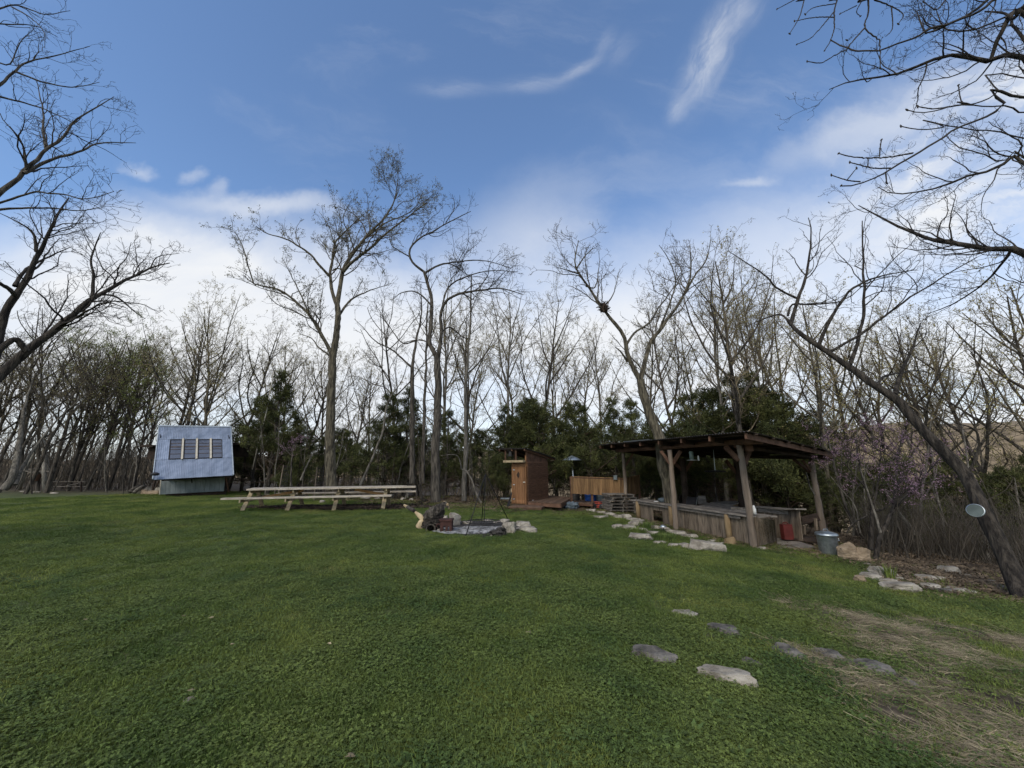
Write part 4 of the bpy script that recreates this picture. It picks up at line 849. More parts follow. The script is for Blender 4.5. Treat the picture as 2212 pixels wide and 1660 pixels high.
# fire pit ring
rk(c6, 770, 925, 175, 195, RK, 'tall rounded pale boulder standing behind the iron stove at the fire pit', 1, .8, cat='boulder', name='boulder', cuts=5)
rk(c6, 660, 850, 100, 60, RK, 'small pale stone peeping between the stump and the boulder', 2, .8, group='stones round the fire pit')
rk(c6, 945, 905, 150, 45, RK, 'flat pale stone on the back left of the fire ring', 3, .9, group='stones round the fire pit')
rk(c6, 1215, 862, 170, 22, RK, 'thin pale slab lying behind the fire grate', 4, .7, group='stones round the fire pit')
rk(c6, 1315, 905, 62, 35, RK, 'little round stone at the right end of the fire grate', 5, .9, group='stones round the fire pit')
rk(c6, 1430, 885, 170, 55, RK, 'low pale stone under the right tripod leg', 6, .8, group='stones round the fire pit')
rk(c6, 1495, 1030, 190, 165, RK, 'big knobbly pale boulder at the right front of the fire pit', 7, .9, cat='boulder', name='boulder', cuts=5, rough=.2)
rk(c6, 1670, 935, 230, 70, RK, 'pinkish pale slab right behind the knobbly boulder', 8, .8, group='stones round the fire pit')
rk(c6, 1720, 1005, 330, 70, RK, 'long flat pale slab reaching right into the grass from the fire pit', 9, .5, group='stones round the fire pit', cuts=8)
rk(c6, 1350, 1060, 215, 105, M['char'], 'blackened rough chunk of charred wood at the front of the fire pit', 10, .8, cat='charred log', name='charred_log', cuts=4, rough=.4)
rk(c6, 1270, 1068, 50, 20, RK, 'tiny pale stone at the left foot of the charred chunk', 11, .9, group='stones round the fire pit')
rk(c6, 575, 1005, 60, 38, RK, 'pale stone left of the iron stove foot', 12, .9, group='stones round the fire pit')
# ash bed
ca, cb = G(*c6(760, 1010)), G(*c6(1420, 960)); cen = G(*c6(1075, 985)); b = MB(); N_ = 46
def ashsheet(name, cx, cy_, rx, ry, mt, dz, label, cat, seed):
    g = random.Random(seed); ph = g.uniform(0, 6); vs_ = [Vector((cx, cy_, GZ(cx, cy_)+dz))]; rings = 7
    for k in range(1, rings+1):
        for j in range(N_):
            a_ = j*2*math.pi/N_; w_ = 1+.10*math.sin(3*a_+ph)+.06*math.sin(7*a_+2*ph)
            x, y = cx+rx*w_*k/rings*math.cos(a_), cy_+ry*w_*k/rings*math.sin(a_); e = -.02 if k == rings else .02*mnoise.noise(Vector((x*6, y*6, seed)))
            vs_.append(Vector((x, y, GZ(x, y)+dz+e)))
    fs = [(0, 1+j, 1+(j+1) % N_) for j in range(N_)]+[(1+k*N_+j, 1+(k+1)*N_+j, 1+(k+1)*N_+(j+1) % N_, 1+k*N_+(j+1) % N_) for k in range(rings-1) for j in range(N_)]
    b = MB(); b.add(vs_, fs); return b.build(name, mt, label=label, cat=cat, kind='stuff', smooth=True, loc=(cx, cy_, GZ(cx, cy_)))
ashsheet('charred_earth', cen.x, cen.y+.55, 1.45, 1.55, M['char'], .02, 'blackened earth in the fire ring', 'charred earth', 2)
ca_ = G(*c6(1030, 1005)); ashsheet('ash', ca_.x-.02, ca_.y+.1, 1.12, .62, M['ash'], .045, 'bluish grey ash covering the fire pit', 'ash', 3)
# tripod with grate
apex = P(*c6(1165, 330), cen.y+.3); feet = [G(*c6(930, 1065)), G(*c6(1178, 930)), G(*c6(1490, 858))]
feet[1] = P(*c6(1178, 935), cen.y-.2); feet[1].z = GZ(feet[1].x, feet[1].y)
tri = empty('fire_tripod', (cen.x, cen.y, GZ(cen.x, cen.y)), 'tall thin black iron tripod standing over the fire pit', 'tripod')
apex = P(*c6(1190, 250), cen.y+.35)
for f in (feet[0], feet[2], P(*c6(1140, 700), cen.y+1.6)): 
    f2 = f.copy(); f2.z = GZ(f.x, f.y); MB().tube([f2, apex], .013, 8).build('leg', M['iron'], tri, smooth=True)
ch = P(*c6(1172, 880), cen.y+.35); MB().tube([apex, ch], .010, 6).build('chain', M['iron'], tri)
gc = P(*c6(1160, 872), cen.y+.35); gzt = max(gc.z, GZ(gc.x, gc.y)+.1); gcn = Vector((gc.x, gc.y, gzt))
b = MB(); rad_ = .48
b.lathe(gcn, [(rad_, -.01), (rad_+.012, 0), (rad_, .012), (rad_-.015, 0)], 30, cap=False)
for i in range(-6, 7): x = i*.07; y = math.sqrt(max(0, rad_**2-x*x)); b.bar(gcn+Vector((x, -y, 0)), gcn+Vector((x, y, 0)), .014, .012)
b.build('cooking_grate', M['iron'], tri)
# stump with roots and split wood
sp = G(*c6(520, 990)); Ys = sp.y+.15; W6 = lambda u, v, d=0: P(*c6(u, v), Ys+d)
b = MB(); rough_log(b, [W6(450, 985), W6(490, 880, .05), W6(560, 770, .1), W6(625, 700, .15)], [.22, .27, .21, .12], 34, .22); stump = empty('rough_barked_stump', sp, 'thick rough-barked log with broken roots lying beside the fire pit', 'log')
b.build('bark', M['bark_dark'], stump); M['bark_dark_r'] = M['bark_dark']
b = MB(); rough_log(b, [W6(395, 830, -.1), W6(480, 770, -.08), W6(600, 690, 0), W6(665, 640, .1), W6(700, 690, .1)], [.11, .16, .13, .07, .04], 24, .25, 12); b.build('root', M['bark'], stump)
b = MB(); b.tube([W6(590, 670, .1), W6(650, 625, .1), W6(690, 650, .1), W6(712, 705, .12)], [.03, .045, .05, .02], 10, wob=.15); b.build('broken_root_end', M['log_wood'], stump)
b = MB(); p = W6(470, 970, -.28); b.lathe(p, [(.10, -.12), (.125, -.12), (.13, .12), (.10, .12), (.09, -.1)], 20, axis=Matrix.Rotation(R(85), 3, 'X')@Matrix.Rotation(.25, 3, 'Y')); b.build('hollow_log', M['bark'], label='short hollow log end lying below the rough stump', cat='log', smooth=True, loc=p)
b = MB(); b.tube([W6(268, 745), W6(330, 800), W6(400, 860)], [.03, .07, .075], 8, wob=.2); b.tube([W6(390, 850), W6(350, 890), W6(320, 955)], [.09, .11, .10], 9, wob=.2); b.build('split_log', M['log_wood'], label='forked piece of fresh yellow split wood left of the stump', cat='firewood', loc=G(*c6(330, 960)))
p0, p1 = P(*c6(128, 660), Ys+1.2), P(*c6(262, 735), Ys+.5); b = MB(); b.tube([p0, lerp(p0, p1, .35)], [.035, .05], 8, wob=.15); 
o = b.build('branch_tip', M['log_wood'], label='pale broken end of a thin log behind the split wood', cat='log', loc=(p0.x, p0.y, GZ(p0.x, p0.y)))
b = MB(); b.tube([lerp(p0, p1, .34), p1], [.055, .05], 8, wob=.1); b.build('bark', M['bark'], o)
# iron stove
sv = G(*c6(665, 1022)); so = empty('iron_fire_box', sv, 'small dark red-brown cast iron box stove with arched openings at the fire pit', 'stove'); s_ = sv.y*1.03/FPX/K/5.267
def six(u, v, d=0): return P(*c6(u, v), sv.y+d)
b = MB(); wd = (six(745, 0)-six(590, 0)).x
zt6 = six(665, 870).z
for (u0, u1) in ((592, 632), (662, 690), (712, 745)):
    a_, c_ = six(u0, 1020), six(u1, 1020); zb_ = GZ(a_.x, a_.y)-.02; b.hexa([Vector((a_.x, a_.y, zb_)), Vector((c_.x, c_.y, zb_)), Vector((c_.x, c_.y+.06, zb_)), Vector((a_.x, a_.y+.06, zb_))], [Vector((a_.x, a_.y, six(0, 935).z)), Vector((c_.x, c_.y, six(0, 935).z)), Vector((c_.x, c_.y+.06, six(0, 935).z)), Vector((a_.x, a_.y+.06, six(0, 935).z))])
a_, c_ = six(592, 930), six(745, 930); z2 = six(0, 935).z
b.hexa([Vector((a_.x, a_.y, z2)), Vector((c_.x, c_.y, z2)), Vector((c_.x, c_.y+.3, z2)), Vector((a_.x, a_.y+.3, z2))], [Vector((a_.x, a_.y, zt6)), Vector((c_.x, c_.y, zt6)), Vector((c_.x, c_.y+.3, zt6)), Vector((a_.x, a_.y+.3, zt6))])
for u0 in (592, 720): a_, c_ = six(u0, 930), six(u0+25, 930); zb_ = GZ(a_.x, a_.y)-.02; b.hexa([Vector((a_.x, a_.y+.07, zb_)), Vector((c_.x, a_.y+.07, zb_)), Vector((c_.x, a_.y+.3, zb_)), Vector((a_.x, a_.y+.3, zb_))], [Vector((a_.x, a_.y+.07, z2)), Vector((c_.x, a_.y+.07, z2)), Vector((c_.x, a_.y+.3, z2)), Vector((a_.x, a_.y+.3, z2))])
b.build('fire_box_body', M['rust'], so)
b = MB(); a_, c_ = six(582, 870), six(752, 870); b.hexa([Vector((a_.x, a_.y-.03, zt6+.002)), Vector((c_.x, a_.y-.03, zt6+.002)), Vector((c_.x, a_.y+.33, zt6+.002)), Vector((a_.x, a_.y+.33, zt6+.002))], [Vector((a_.x, a_.y-.03, zt6+.045)), Vector((c_.x, a_.y-.03, zt6+.045)), Vector((c_.x, a_.y+.33, zt6+.045)), Vector((a_.x, a_.y+.33, zt6+.045))]); b.build('top_plate', M['rust'], so)
b = MB(); b.tube([six(545, 940), six(552, 915), six(570, 905), six(592, 912)], .02, 6); b.build('side_arm', M['rust'], so)

# pavilion stone edging (crop 4 points): u, v(bottom), width, height
edge = [(30, 822, 75, 28, 'white egg-shaped stone nearest the red cart'), (110, 835, 75, 22, 'pale stone beside the white egg-shaped stone'), (175, 850, 90, 26, 'pale lumpy stone at the foot of the pallet stack'), (110, 866, 110, 16, 'thin pale stone edging the grass below the pallets'), (240, 868, 80, 24, 'flat pale stone left of the first pole'), (300, 872, 95, 34, 'rounded pale stone at the foot of the first pole'), (365, 890, 90, 24, 'sloping pale stone right of the first pole'), (410, 903, 85, 22, 'pale stone under the left end of the bar'),
        (235, 950, 85, 32, 'lichen-covered pale stone at the left of the lower stone row'), (320, 958, 110, 30, 'long pale stone in the lower stone row'), (395, 930, 100, 34, 'blocky pale stone in the middle of the stone rows'), (430, 972, 90, 22, 'low pale stone between two grass tufts'), (430, 1040, 165, 42, 'wide flat pale slab set apart in the grass'), (525, 1000, 90, 26, 'tan flat stone beneath the path light'), (555, 960, 70, 28, 'pale stone left of the path light'), (610, 965, 90, 26, 'pale stone leaning on the bar left of the hatch'),
        (670, 985, 80, 24, 'grey stone below the bar hatch'), (735, 1005, 95, 26, 'pinkish stone at the foot of the second pole'), (820, 1025, 110, 26, 'smooth tan stone below the bar planks'), (560, 1075, 55, 18, 'small pale stone half hidden in the grass'), (600, 1070, 50, 18, 'second small pale stone half hidden in the grass'), (690, 1095, 80, 22, 'low grey stone left of the great slab'), (790, 1105, 90, 34, 'pale stone wedged against the great slab'), (865, 1125, 80, 40, 'angular pale stone at the left end of the great slab'),
        (960, 1128, 270, 78, 'great pale limestone slab tilted in the grass before the bar'), (1000, 1062, 60, 18, 'small stone tucked under the bar beside the great slab'), (1060, 1085, 70, 18, 'flat tan stone under the bar'), (1405, 1118, 75, 14, 'tan stone at the foot of the third pole')]
for i, (u, v, w_, h_, lb_) in enumerate(edge):
    big = w_ > 200; rk(c4, u, v, w_, h_, RK, lb_, 40+i, k=1.2 if not big else 1.05, depth= .8 if not big else .62, group='stones edging the pavilion', cuts=6 if not big else 4, rough=.14 if not big else .07, rz=random.uniform(-.3, .3) if not big else -.25, tilt=0 if not big else .12)
rk(c4, 1150, 1088, 85, 66, M['pole_gold'], 'upright golden sandstone block against the bar planks', 75, .7, cuts=5, sink=.1)
rk(c5, 618, 1160, 140, 115, RT, 'large tan layered boulder, left half of the pair beside the trash can', 80, .9, cat='boulder', name='boulder', cuts=8, tilt=-.3, rough=.1)
rk(c5, 725, 1175, 92, 125, RT, 'large tan layered boulder, right half of the pair beside the trash can', 81, .9, cat='boulder', name='boulder', cuts=8, tilt=.35, rough=.1)
row = [(700, 1318, 90, 42, 'tan stone at the left end of the lower right stone row', RT), (790, 1298, 150, 40, 'flat pale stone beside the tan one in the right stone row', RK), (862, 1285, 190, 70, 'weathered grey boulder behind the right stone row', RK), (975, 1312, 90, 36, 'small grey stone behind the iris clump', RK), (1010, 1378, 290, 60, 'longest grey slab of the right stone row', RK), (905, 1340, 120, 50, 'dark-edged slab overlapping the longest slab', RK), (1205, 1372, 150, 48, 'pale flat slab right of the longest slab', RK), (1330, 1398, 150, 30, 'low slab between the two right-hand slabs', RG), (1420, 1396, 190, 38, 'flat pale slab near the right end of the stone row', RK), (1520, 1404, 90, 22, 'last thin slab at the right end of the stone row', RK),
       (1360, 1250, 130, 55, 'mossy grey stone on the leaf litter behind the right stone row', RK), (1190, 1305, 150, 34, 'pale stone lying behind the pale flat slab', RK), (1290, 1310, 70, 34, 'rounded stone behind the right stone row', RK), (880, 1195, 60, 18, 'small white stone right of the tan boulders', RK), (760, 1200, 70, 18, 'small stone at the foot of the tan boulders', RK), (1640, 1325, 120, 22, 'thin grey stone on the bank at far right', RG), (1740, 1365, 90, 18, 'small dark stone below the leaning trunk', RG), (1470, 1275, 110, 14, 'narrow pale stone on the wooded bank', RK)]
for i, (u, v, w_, h_, lb_, mt) in enumerate(row): rk(c5, u, v, w_, h_, mt, lb_, 100+i, .7 if w_ < 200 else .45, group='stones of the right-hand row', rz=random.uniform(-.25, .1))
flat = [(585, 240, 110, 24, 'narrow pale flagstone farthest back in the lawn at right', RK), (770, 325, 150, 40, 'grey flagstone with a raised dark rim', RG), (690, 345, 70, 14, 'small grey flagstone left of the rimmed one', RG), (425, 455, 190, 66, 'long dark flagstone lying in the clover', RG), (775, 560, 290, 80, 'rough white-and-grey rock humped out of the grass', RK), (1075, 435, 160, 50, 'dark pointed flagstone with a gap beneath it', RG), (1260, 440, 140, 22, 'flat dark flagstone right of the pointed one', RG), (1440, 500, 190, 38, 'wide dark flagstone sunk in the straw', RG), (905, 480, 80, 24, 'small flat stone between the humped rock and the pointed flagstone', RG), (1600, 560, 150, 20, 'last dark flagstone in the straw path', RG), (950, 345, 60, 10, 'little flat stone right of the rimmed flagstone', RG), (1300, 905, 120, 22, 'half-buried grey stone at the bottom edge', RG)]
for i, (u, v, w_, h_, lb_, mt) in enumerate(flat): rk(c6b, u, v, w_, h_*(.8 if i == 4 else .7), mt, lb_, 130+i, .9 if i != 4 else .4, group='flagstones in the lawn', name='flagstone' if mt is RG else 'rock', cat='flagstone' if mt is RG else 'rock', rz=random.uniform(-.5, 0) if i != 4 else -.5, sink=.45, cuts=7, rough=.15)
cL = crop(0, 1300, 1.58)
rk(cL, 742, 705, 40, 18, RK, 'small white stone alone in the front left lawn', 150, .8, sink=.3)
# pale stones behind the table by the trunks
for i, (u, v, w_, h_, lb_) in enumerate([(960, 548, 50, 26, 'small pale stone at the foot of the big oak'), (1350, 515, 110, 22, 'pale stones heaped behind the bench'), (1470, 518, 70, 20, 'pale stone right of the heap behind the bench'), (1700, 525, 60, 28, 'white rock at the right end of the table'), (1735, 510, 36, 52, 'upright pale rock behind the right end of the table'), (1780, 530, 50, 24, 'pale rock between table and peeling trunk')]): rk(c2, u, v, w_, h_, RK, lb_, 160+i, .8, group='pale stones behind the picnic table')
b = MB()
for i in range(9): p = G(*c2(random.uniform(1830, 1930), random.uniform(535, 575))); a_ = random.uniform(0, 6); b.tube([p+Vector((0, 0, .04)), p+Vector((.3*math.cos(a_), .3*math.sin(a_), random.uniform(.05, .25)))], [.03, .015], 6)
b.build('brush_pile', M['bark_dark'], label='little heap of dark sticks between the table and the peeling trunk', cat='brush pile', loc=p)
# path light
p = G(*c4(612, 980)); o = empty('path_light', p, 'small black mushroom path light among the edging stones', 'path light'); h = P(*c4(612, 938), p.y).z-p.z
MB().tube([p, p+Vector((0, 0, h))], .012, 6).build('stake', M['black'], o); MB().lathe(p+Vector((0, 0, h)), [(.11, -.01), (.115, 0), (.05, .05), (.01, .06)], 16).build('cap', M['galv'], o, smooth=True)
# log pile by the shed
csA = crop(0, 900, 3.456)
o = None
for i, (a_, b_, r0, lb_) in enumerate([((1110, 1130), (1195, 1065), .13, 'leftmost dark log of the pile left of the shed'), ((1145, 1135), (1235, 1062), .12, 'pale grey log lying in the pile left of the shed')]):
    p0 = G(*csA(*a_)); p1 = P(*csA(*b_), p0.y+.6); b = MB(); b.tube([p0+Vector((0, 0, .12)), lerp(p0, p1, .5)+Vector((0, 0, .1)), p1], [r0, r0*.95, r0*.85], 10, wob=.06); b.build('log', M['bark'] if i == 0 else M['bark_pale'], label=lb_, cat='log', group='logs beside the shed', smooth=True, loc=p0)
for i, (u, v, w_, h_, lb_, mt) in enumerate([(1265, 1120, 60, 60, 'brown stone at the left of the heap beside the shed', RG), (1300, 1135, 150, 40, 'wide tan stone at the foot of the shed heap', RT), (1310, 1095, 70, 30, 'flat grey stone on top of the shed heap', RG), (1350, 1110, 50, 40, 'small stone against the shed corner', RK), (1240, 1130, 60, 40, 'squat tan stone by the logs', RT)]): rk(csA, u, v, w_, h_, mt, lb_, 180+i, .8, group='stones heaped beside the shed')
# old well-like frame at far left
p = G(*cw(875, 1420)); wf = empty('log_swing_frame', p, 'weathered leaning log frame with a hanging bucket at the far left wood edge', 'log frame'); Yw = p.y; Ww = lambda u, v, d=0: P(*cw(u, v), Yw+d)
MB().tube([Ww(885, 1425), Ww(870, 1000), Ww(862, 380)], [.14, .13, .09], 9, wob=.05).build('post', M['bleached'], wf, smooth=True)
MB().tube([Ww(965, 1410, .4), Ww(930, 1000, .4), Ww(880, 430, .4)], [.14, .12, .08], 9, wob=.05).build('post', M['bleached'], wf, smooth=True)
MB().tube([Ww(370, 1380, .3), Ww(520, 950, .2), Ww(720, 600, .1), Ww(830, 380, 0)], [.16, .13, .09, .05], 9, wob=.05).build('post', M['bleached'], wf, smooth=True)
b = MB(); b.bar(Ww(360, 1030), Ww(1020, 1035), .06, .08); b.bar(Ww(480, 1065, .3), Ww(900, 1060, .3), .05, .06); b.bar(Ww(540, 995, .6), Ww(850, 975, .6), .05, .05); b.build('cross_rail', M['grey_wood_h'], wf)
b = MB(); b.hexa([Ww(690, 560, -.1), Ww(900, 560, -.1), Ww(900, 560, .5), Ww(690, 560, .5)], [Ww(800, 470, -.1), Ww(850, 470, -.1), Ww(850, 470, .5), Ww(800, 470, .5)]); b.build('cap_board', M['grey_wood_h'], wf)
b = MB(); b.tube([Ww(795, 590), Ww(775, 760), Ww(755, 850)], .05, 7); b.tube([Ww(755, 850), Ww(830, 930)], .02, 6); b.build('hanging_limb', M['bleached'], wf)
bp = Ww(690, 1225, .1); MB().lathe(bp, [(.20, 0), (.22, .02), (.30, .5), (.31, .52)], 18).build('bucket', M['beam'], label='brown wooden bucket hanging in the weathered log frame', cat='bucket', smooth=True, loc=bp)
for i, (u, v, w_, h_, lb_) in enumerate([(440, 1440, 160, 26, 'long pale stone left of the log frame foot'), (720, 1450, 140, 22, 'pale stone in front of the log frame'), (1070, 1475, 180, 34, 'white flat stone right of the log frame'), (440, 1370, 130, 60, 'grey stone in the hollow under the frame')]): rk(cw, u, v, w_, h_, RK, lb_, 190+i, .6, group='stones at the log frame')
p = G(*cw(1590, 1430)); bf = empty('low_rail_fence', (p.x-.8, p.y+.2, GZ(p.x, p.y)), 'low dark rail bench right of the log frame', 'rail'); Wb = lambda u, v, d=0: P(*cw(u, v), p.y+d)
MB().bar(Wb(1592, 1435), Wb(1592, 1240), .07, .07).build('post', M['beam_dark'], bf); MB().bar(Wb(1085, 1330, .2), Wb(1130, 1240, .2), .06, .06).build('post', M['beam_dark'], bf)
b = MB(); b.bar(Wb(1000, 1240, .1), Wb(1690, 1240, .1), .12, .03); b.bar(Wb(1050, 1332, .1), Wb(1700, 1334, .1), .06, .04); b.bar(Wb(1300, 1320), Wb(1590, 1255), .05, .04); b.build('rail', M['grey_wood_h'], bf)
# wire trellises behind the table
for i, (u0, v0, u1, v1, w_) in enumerate([(565, 395, 605, 205, 30), (898, 385, 912, 220, 32)]):
    Yt = 21; a_, c_ = P(*c2(u0, v0), Yt), P(*c2(u1, v1), Yt); o = empty('wire_trellis', (a_.x, Yt, GZ(a_.x, Yt)), ['leaning dark wire trellis with a pale rail left of the big oak', 'upright dark wire trellis just left of the big oak trunk'][i], 'trellis'); sh_ = Vector((.36, 0, 0))
    a_.z = GZ(a_.x, Yt); MB().bar(a_, c_, .035, .03).build('pale_rail', M['pole'], o)
    b = MB()
    for k in range(9): q_ = lerp(a_, c_, .1+.85*k/8); b.tube([q_, q_+sh_], .012, 5)
    for k in (.25, .5, .75, 1): b.tube([a_+sh_*k, c_+sh_*k], .012, 5)
    b.build('wires', M['iron'], o)
# mirror disc
p = P(*c5(1548, 795), 6.9); o = empty('round_mirror', p, 'round glass disc with a pale rim hanging beside the leaning trunk', 'mirror'); mr = Matrix.Rotation(R(70), 3, 'X')@Matrix.Rotation(R(12), 3, 'Y'); mr = (Vector((0, 0, CAMZ))-p).normalized(); mr = (mr+Vector((-.45, 0, .42))).normalized().to_track_quat('Z', 'Y').to_matrix()
MB().lathe(p, [(.01, -.006), (.105, -.006), (.105, .006), (.01, .006)], 30, axis=mr).build('glass', M['leaf_mirror'], o); MB().lathe(p, [(.102, -.010), (.112, -.008), (.112, .008), (.102, .010)], 36, axis=mr, cap=False).build('rim', M['galv'], o, smooth=True)
MB().tube([p+Vector((.13, .02, .0)), p+Vector((.30, .2, .25))], .006, 5).build('hanger', M['iron'], o)
# mulch bed and bark chips
mc = G(*c2(1100, 610)); ashsheet('mulch_bed', mc.x+.1, mc.y+.6, 3.9, 1.35, M['mulch'], .02, 'dark bark mulch under the picnic table', 'mulch', 9)
g = np.random.default_rng(11); n = 2200; x = mc.x+.1+g.normal(0, 2.0, n); y = mc.y+.45+g.normal(0, .45, n); b = MB()
for i in range(n):
    if y[i] < mc.y-.55 or abs(x[i]-mc.x) > 4.1: continue
    rt = Matrix.Rotation(g.uniform(0, 6), 3, 'Z')@Matrix.Rotation(g.uniform(-.5, .5), 3, 'X'); b.box((x[i], y[i], GZ(x[i], y[i])+.03+g.random()*.05), (g.uniform(.06, .22), g.uniform(.03, .09), .012), rot=rt)
b.build('bark_chips', M['mulch'], label='bark pieces scattered over the mulch', cat='bark chips', kind='stuff', loc=(mc.x, mc.y, 0))

# ------------------------------------------------------------------ feature trees
Lm = limb; Yo = 18.3
ob = G(*c8(597, 1558)); Yo = 18.3
hero('oak_tree', [Lm(c8, [(597, 1545), (591, 1400), (590, 1250), (597, 1080), (602, 930)], Yo, Yo, .25, .17, False),
 Lm(c8, [(602, 935), (620, 830), (627, 740), (622, 690)], Yo, Yo, .165, .13, False),
 Lm(c8, [(622, 700), (632, 640), (650, 540), (700, 450), (770, 370), (850, 285), (885, 215), (900, 135)], Yo, Yo+.8, .12, .02), Lm(c8, [(650, 545), (690, 500), (760, 450), (850, 370), (940, 300), (1035, 225)], Yo, Yo-1.2, .085, .018),
 Lm(c8, [(760, 385), (830, 330), (900, 300), (980, 250), (1020, 165)], Yo+.4, Yo+2, .05, .012),
 Lm(c8, [(622, 700), (600, 640), (590, 560), (600, 470), (615, 410), (670, 350), (745, 280)], Yo, Yo+1.5, .10, .02), Lm(c8, [(592, 570), (545, 520), (480, 450), (390, 395), (300, 370), (250, 335)], Yo, Yo-1.6, .07, .015),
 Lm(c8, [(602, 930), (560, 850), (500, 750), (430, 680), (350, 625), (245, 602), (195, 562)], Yo, Yo-1.5, .10, .02), Lm(c8, [(240, 600), (215, 520), (190, 430), (150, 360), (92, 338)], Yo-1.4, Yo-1.9, .035, .01),
 Lm(c8, [(622, 760), (680, 680), (760, 635), (855, 605)], Yo, Yo+1.2, .07, .012), Lm(c8, [(590, 930), (535, 890), (505, 850), (450, 830)], Yo, Yo+.8, .05, .012), Lm(c8, [(500, 750), (450, 640), (400, 540), (370, 480)], Yo-.8, Yo-1.5, .04, .012),
 Lm(c8, [(600, 540), (620, 530), (645, 535)], Yo, Yo+.1, .04, .03, False), Lm(c8, [(610, 420), (580, 330), (540, 270)], Yo+1.2, Yo+1.4, .035, .01), Lm(c8, [(700, 450), (680, 380), (650, 300), (690, 210)], Yo+.3, Yo-1, .035, .01)],
 'tallest bare oak with budding leaves rising behind the picnic table', seed=21, bark='bark_warm', twig='twig', leaf='leaf_olive', leafsize=.07, leafper=3, leaffrac=.30, dens=(2.5, 3.0, 3.6, 5), caps=(2.4, 1.3, .6, .3), tmin0=.15)
Yb = 17.4
hero('elm_tree', [Lm(c8, [(1073, 1600), (1073, 1400), (1080, 1200), (1083, 1050), (1080, 930)], Yb, Yb, .22, .15, False),
 Lm(c8, [(1080, 940), (1045, 870), (1050, 800), (1056, 700), (1040, 610), (1020, 545)], Yb, Yb+.3, .11, .07), Lm(c8, [(1020, 545), (965, 500), (955, 440), (1000, 390), (1060, 360), (1130, 320), (1235, 268)], Yb+.3, Yb-.8, .06, .015),
 Lm(c8, [(1085, 940), (1100, 820), (1096, 740), (1120, 680), (1190, 645), (1280, 632), (1370, 620), (1475, 650)], Yb, Yb-1.5, .10, .015), Lm(c8, [(1100, 820), (1140, 800), (1200, 845), (1245, 855)], Yb, Yb+.9, .05, .015),
 Lm(c8, [(1025, 550), (1090, 515), (1180, 500), (1300, 495), (1420, 530)], Yb+.3, Yb+1.8, .055, .012), Lm(c8, [(1096, 740), (1130, 620), (1220, 565), (1330, 540), (1450, 545)], Yb, Yb+1, .05, .012),
 Lm(c8, [(1056, 700), (990, 640), (920, 640), (870, 680)], Yb, Yb-1, .045, .012), Lm(c8, [(1070, 900), (1020, 860), (930, 870), (890, 910)], Yb, Yb+1, .04, .012), Lm(c8, [(960, 480), (910, 450), (870, 420), (860, 360)], Yb+.2, Yb, .035, .01), Lm(c8, [(1120, 320), (1160, 250), (1150, 190)], Yb-.5, Yb-.8, .025, .008)],
 'bare tree with arching drooping branches and a peeling trunk right of the tall oak', seed=22, bark='bark', twig='twig_dark', dens=(2.0, 2.8, 3.2), caps=(2.8, 1.3, .5), zb=-.05, trop=-.02)
hero('slender_tree', [Lm(c8, [(966, 1515), (966, 1200), (966, 985)], 19.5, 19.5, .14, .10, False), Lm(c8, [(966, 985), (870, 900), (800, 865), (740, 800), (700, 760)], 19.5, 18.5, .06, .012), Lm(c8, [(966, 985), (985, 850), (1008, 750), (1005, 600)], 19.5, 19.8, .08, .015), Lm(c8, [(985, 860), (920, 870), (850, 780), (790, 680)], 19.5, 20.5, .04, .01)],
 'slim bare tree forked left, directly left of the peeling trunk', seed=23, twig='twig', dens=(1.8, 2.6, 3.0), caps=(2, 1, .4))
hero('slender_tree', [Lm(c8, [(1013, 1515), (1022, 1200), (1030, 900), (1038, 690)], 19.9, 19.9, .11, .03), Lm(c8, [(1030, 900), (1070, 800), (1075, 700)], 19.9, 20.5, .04, .01)], 'thin straight dark trunk between the slim forked tree and the peeling trunk', seed=24, twig='twig', dens=(1.1, 2.2, 2.6), caps=(1.6, .8, .4), tmin0=.5)
hero('slender_tree', [Lm(c8, [(1203, 1595), (1210, 1300), (1216, 1000), (1232, 750), (1238, 560)], 19.6, 19.6, .13, .03), Lm(c8, [(1216, 1000), (1190, 900), (1160, 800)], 19.6, 20, .04, .01)], 'slim straight grey tree standing right of the peeling trunk', seed=25, bark='bark_pale', twig='twig', dens=(1.2, 2.4, 2.8), caps=(1.7, .9, .4), tmin0=.4)
hero('leaning_sapling', [Lm(c8, [(728, 1525), (780, 1405), (830, 1280), (850, 1150), (920, 1040), (945, 960)], 20, 20, .07, .015), Lm(c8, [(830, 1280), (855, 1245), (882, 1228)], 20, 20, .025, .01)], 'curved pale sapling leaning right behind the table', seed=26, bark='bark_pale', twig='twig', dens=(1.2, 2, 2), caps=(1, .5, .3), levels=2, tmin0=.5)
hero('leaning_sapling', [Lm(c8, [(455, 1500), (490, 1420), (510, 1380)], 20.5, 20.5, .06, .03)], 'short pale leaning stem left of the oak trunk', seed=27, bark='bark_pale', dens=(1, 2, 2), caps=(.8, .5, .3), levels=2)
hero('leaning_sapling', [Lm(c6, [(1130, 630), (1060, 490), (1010, 330), (940, 210)], 19, 19, .06, .04, False), Lm(c6, [(960, 215), (1000, 180)], 19, 19, .03, .015), Lm(c6, [(945, 215), (880, 190), (860, 100), (800, 0), (600, 10)], 19, 19, .03, .01)], 'bent pale branch propped against the slim grey tree', seed=28, bark='bark_pale', dens=(1, 2, 2), caps=(.6, .4, .3), levels=1)
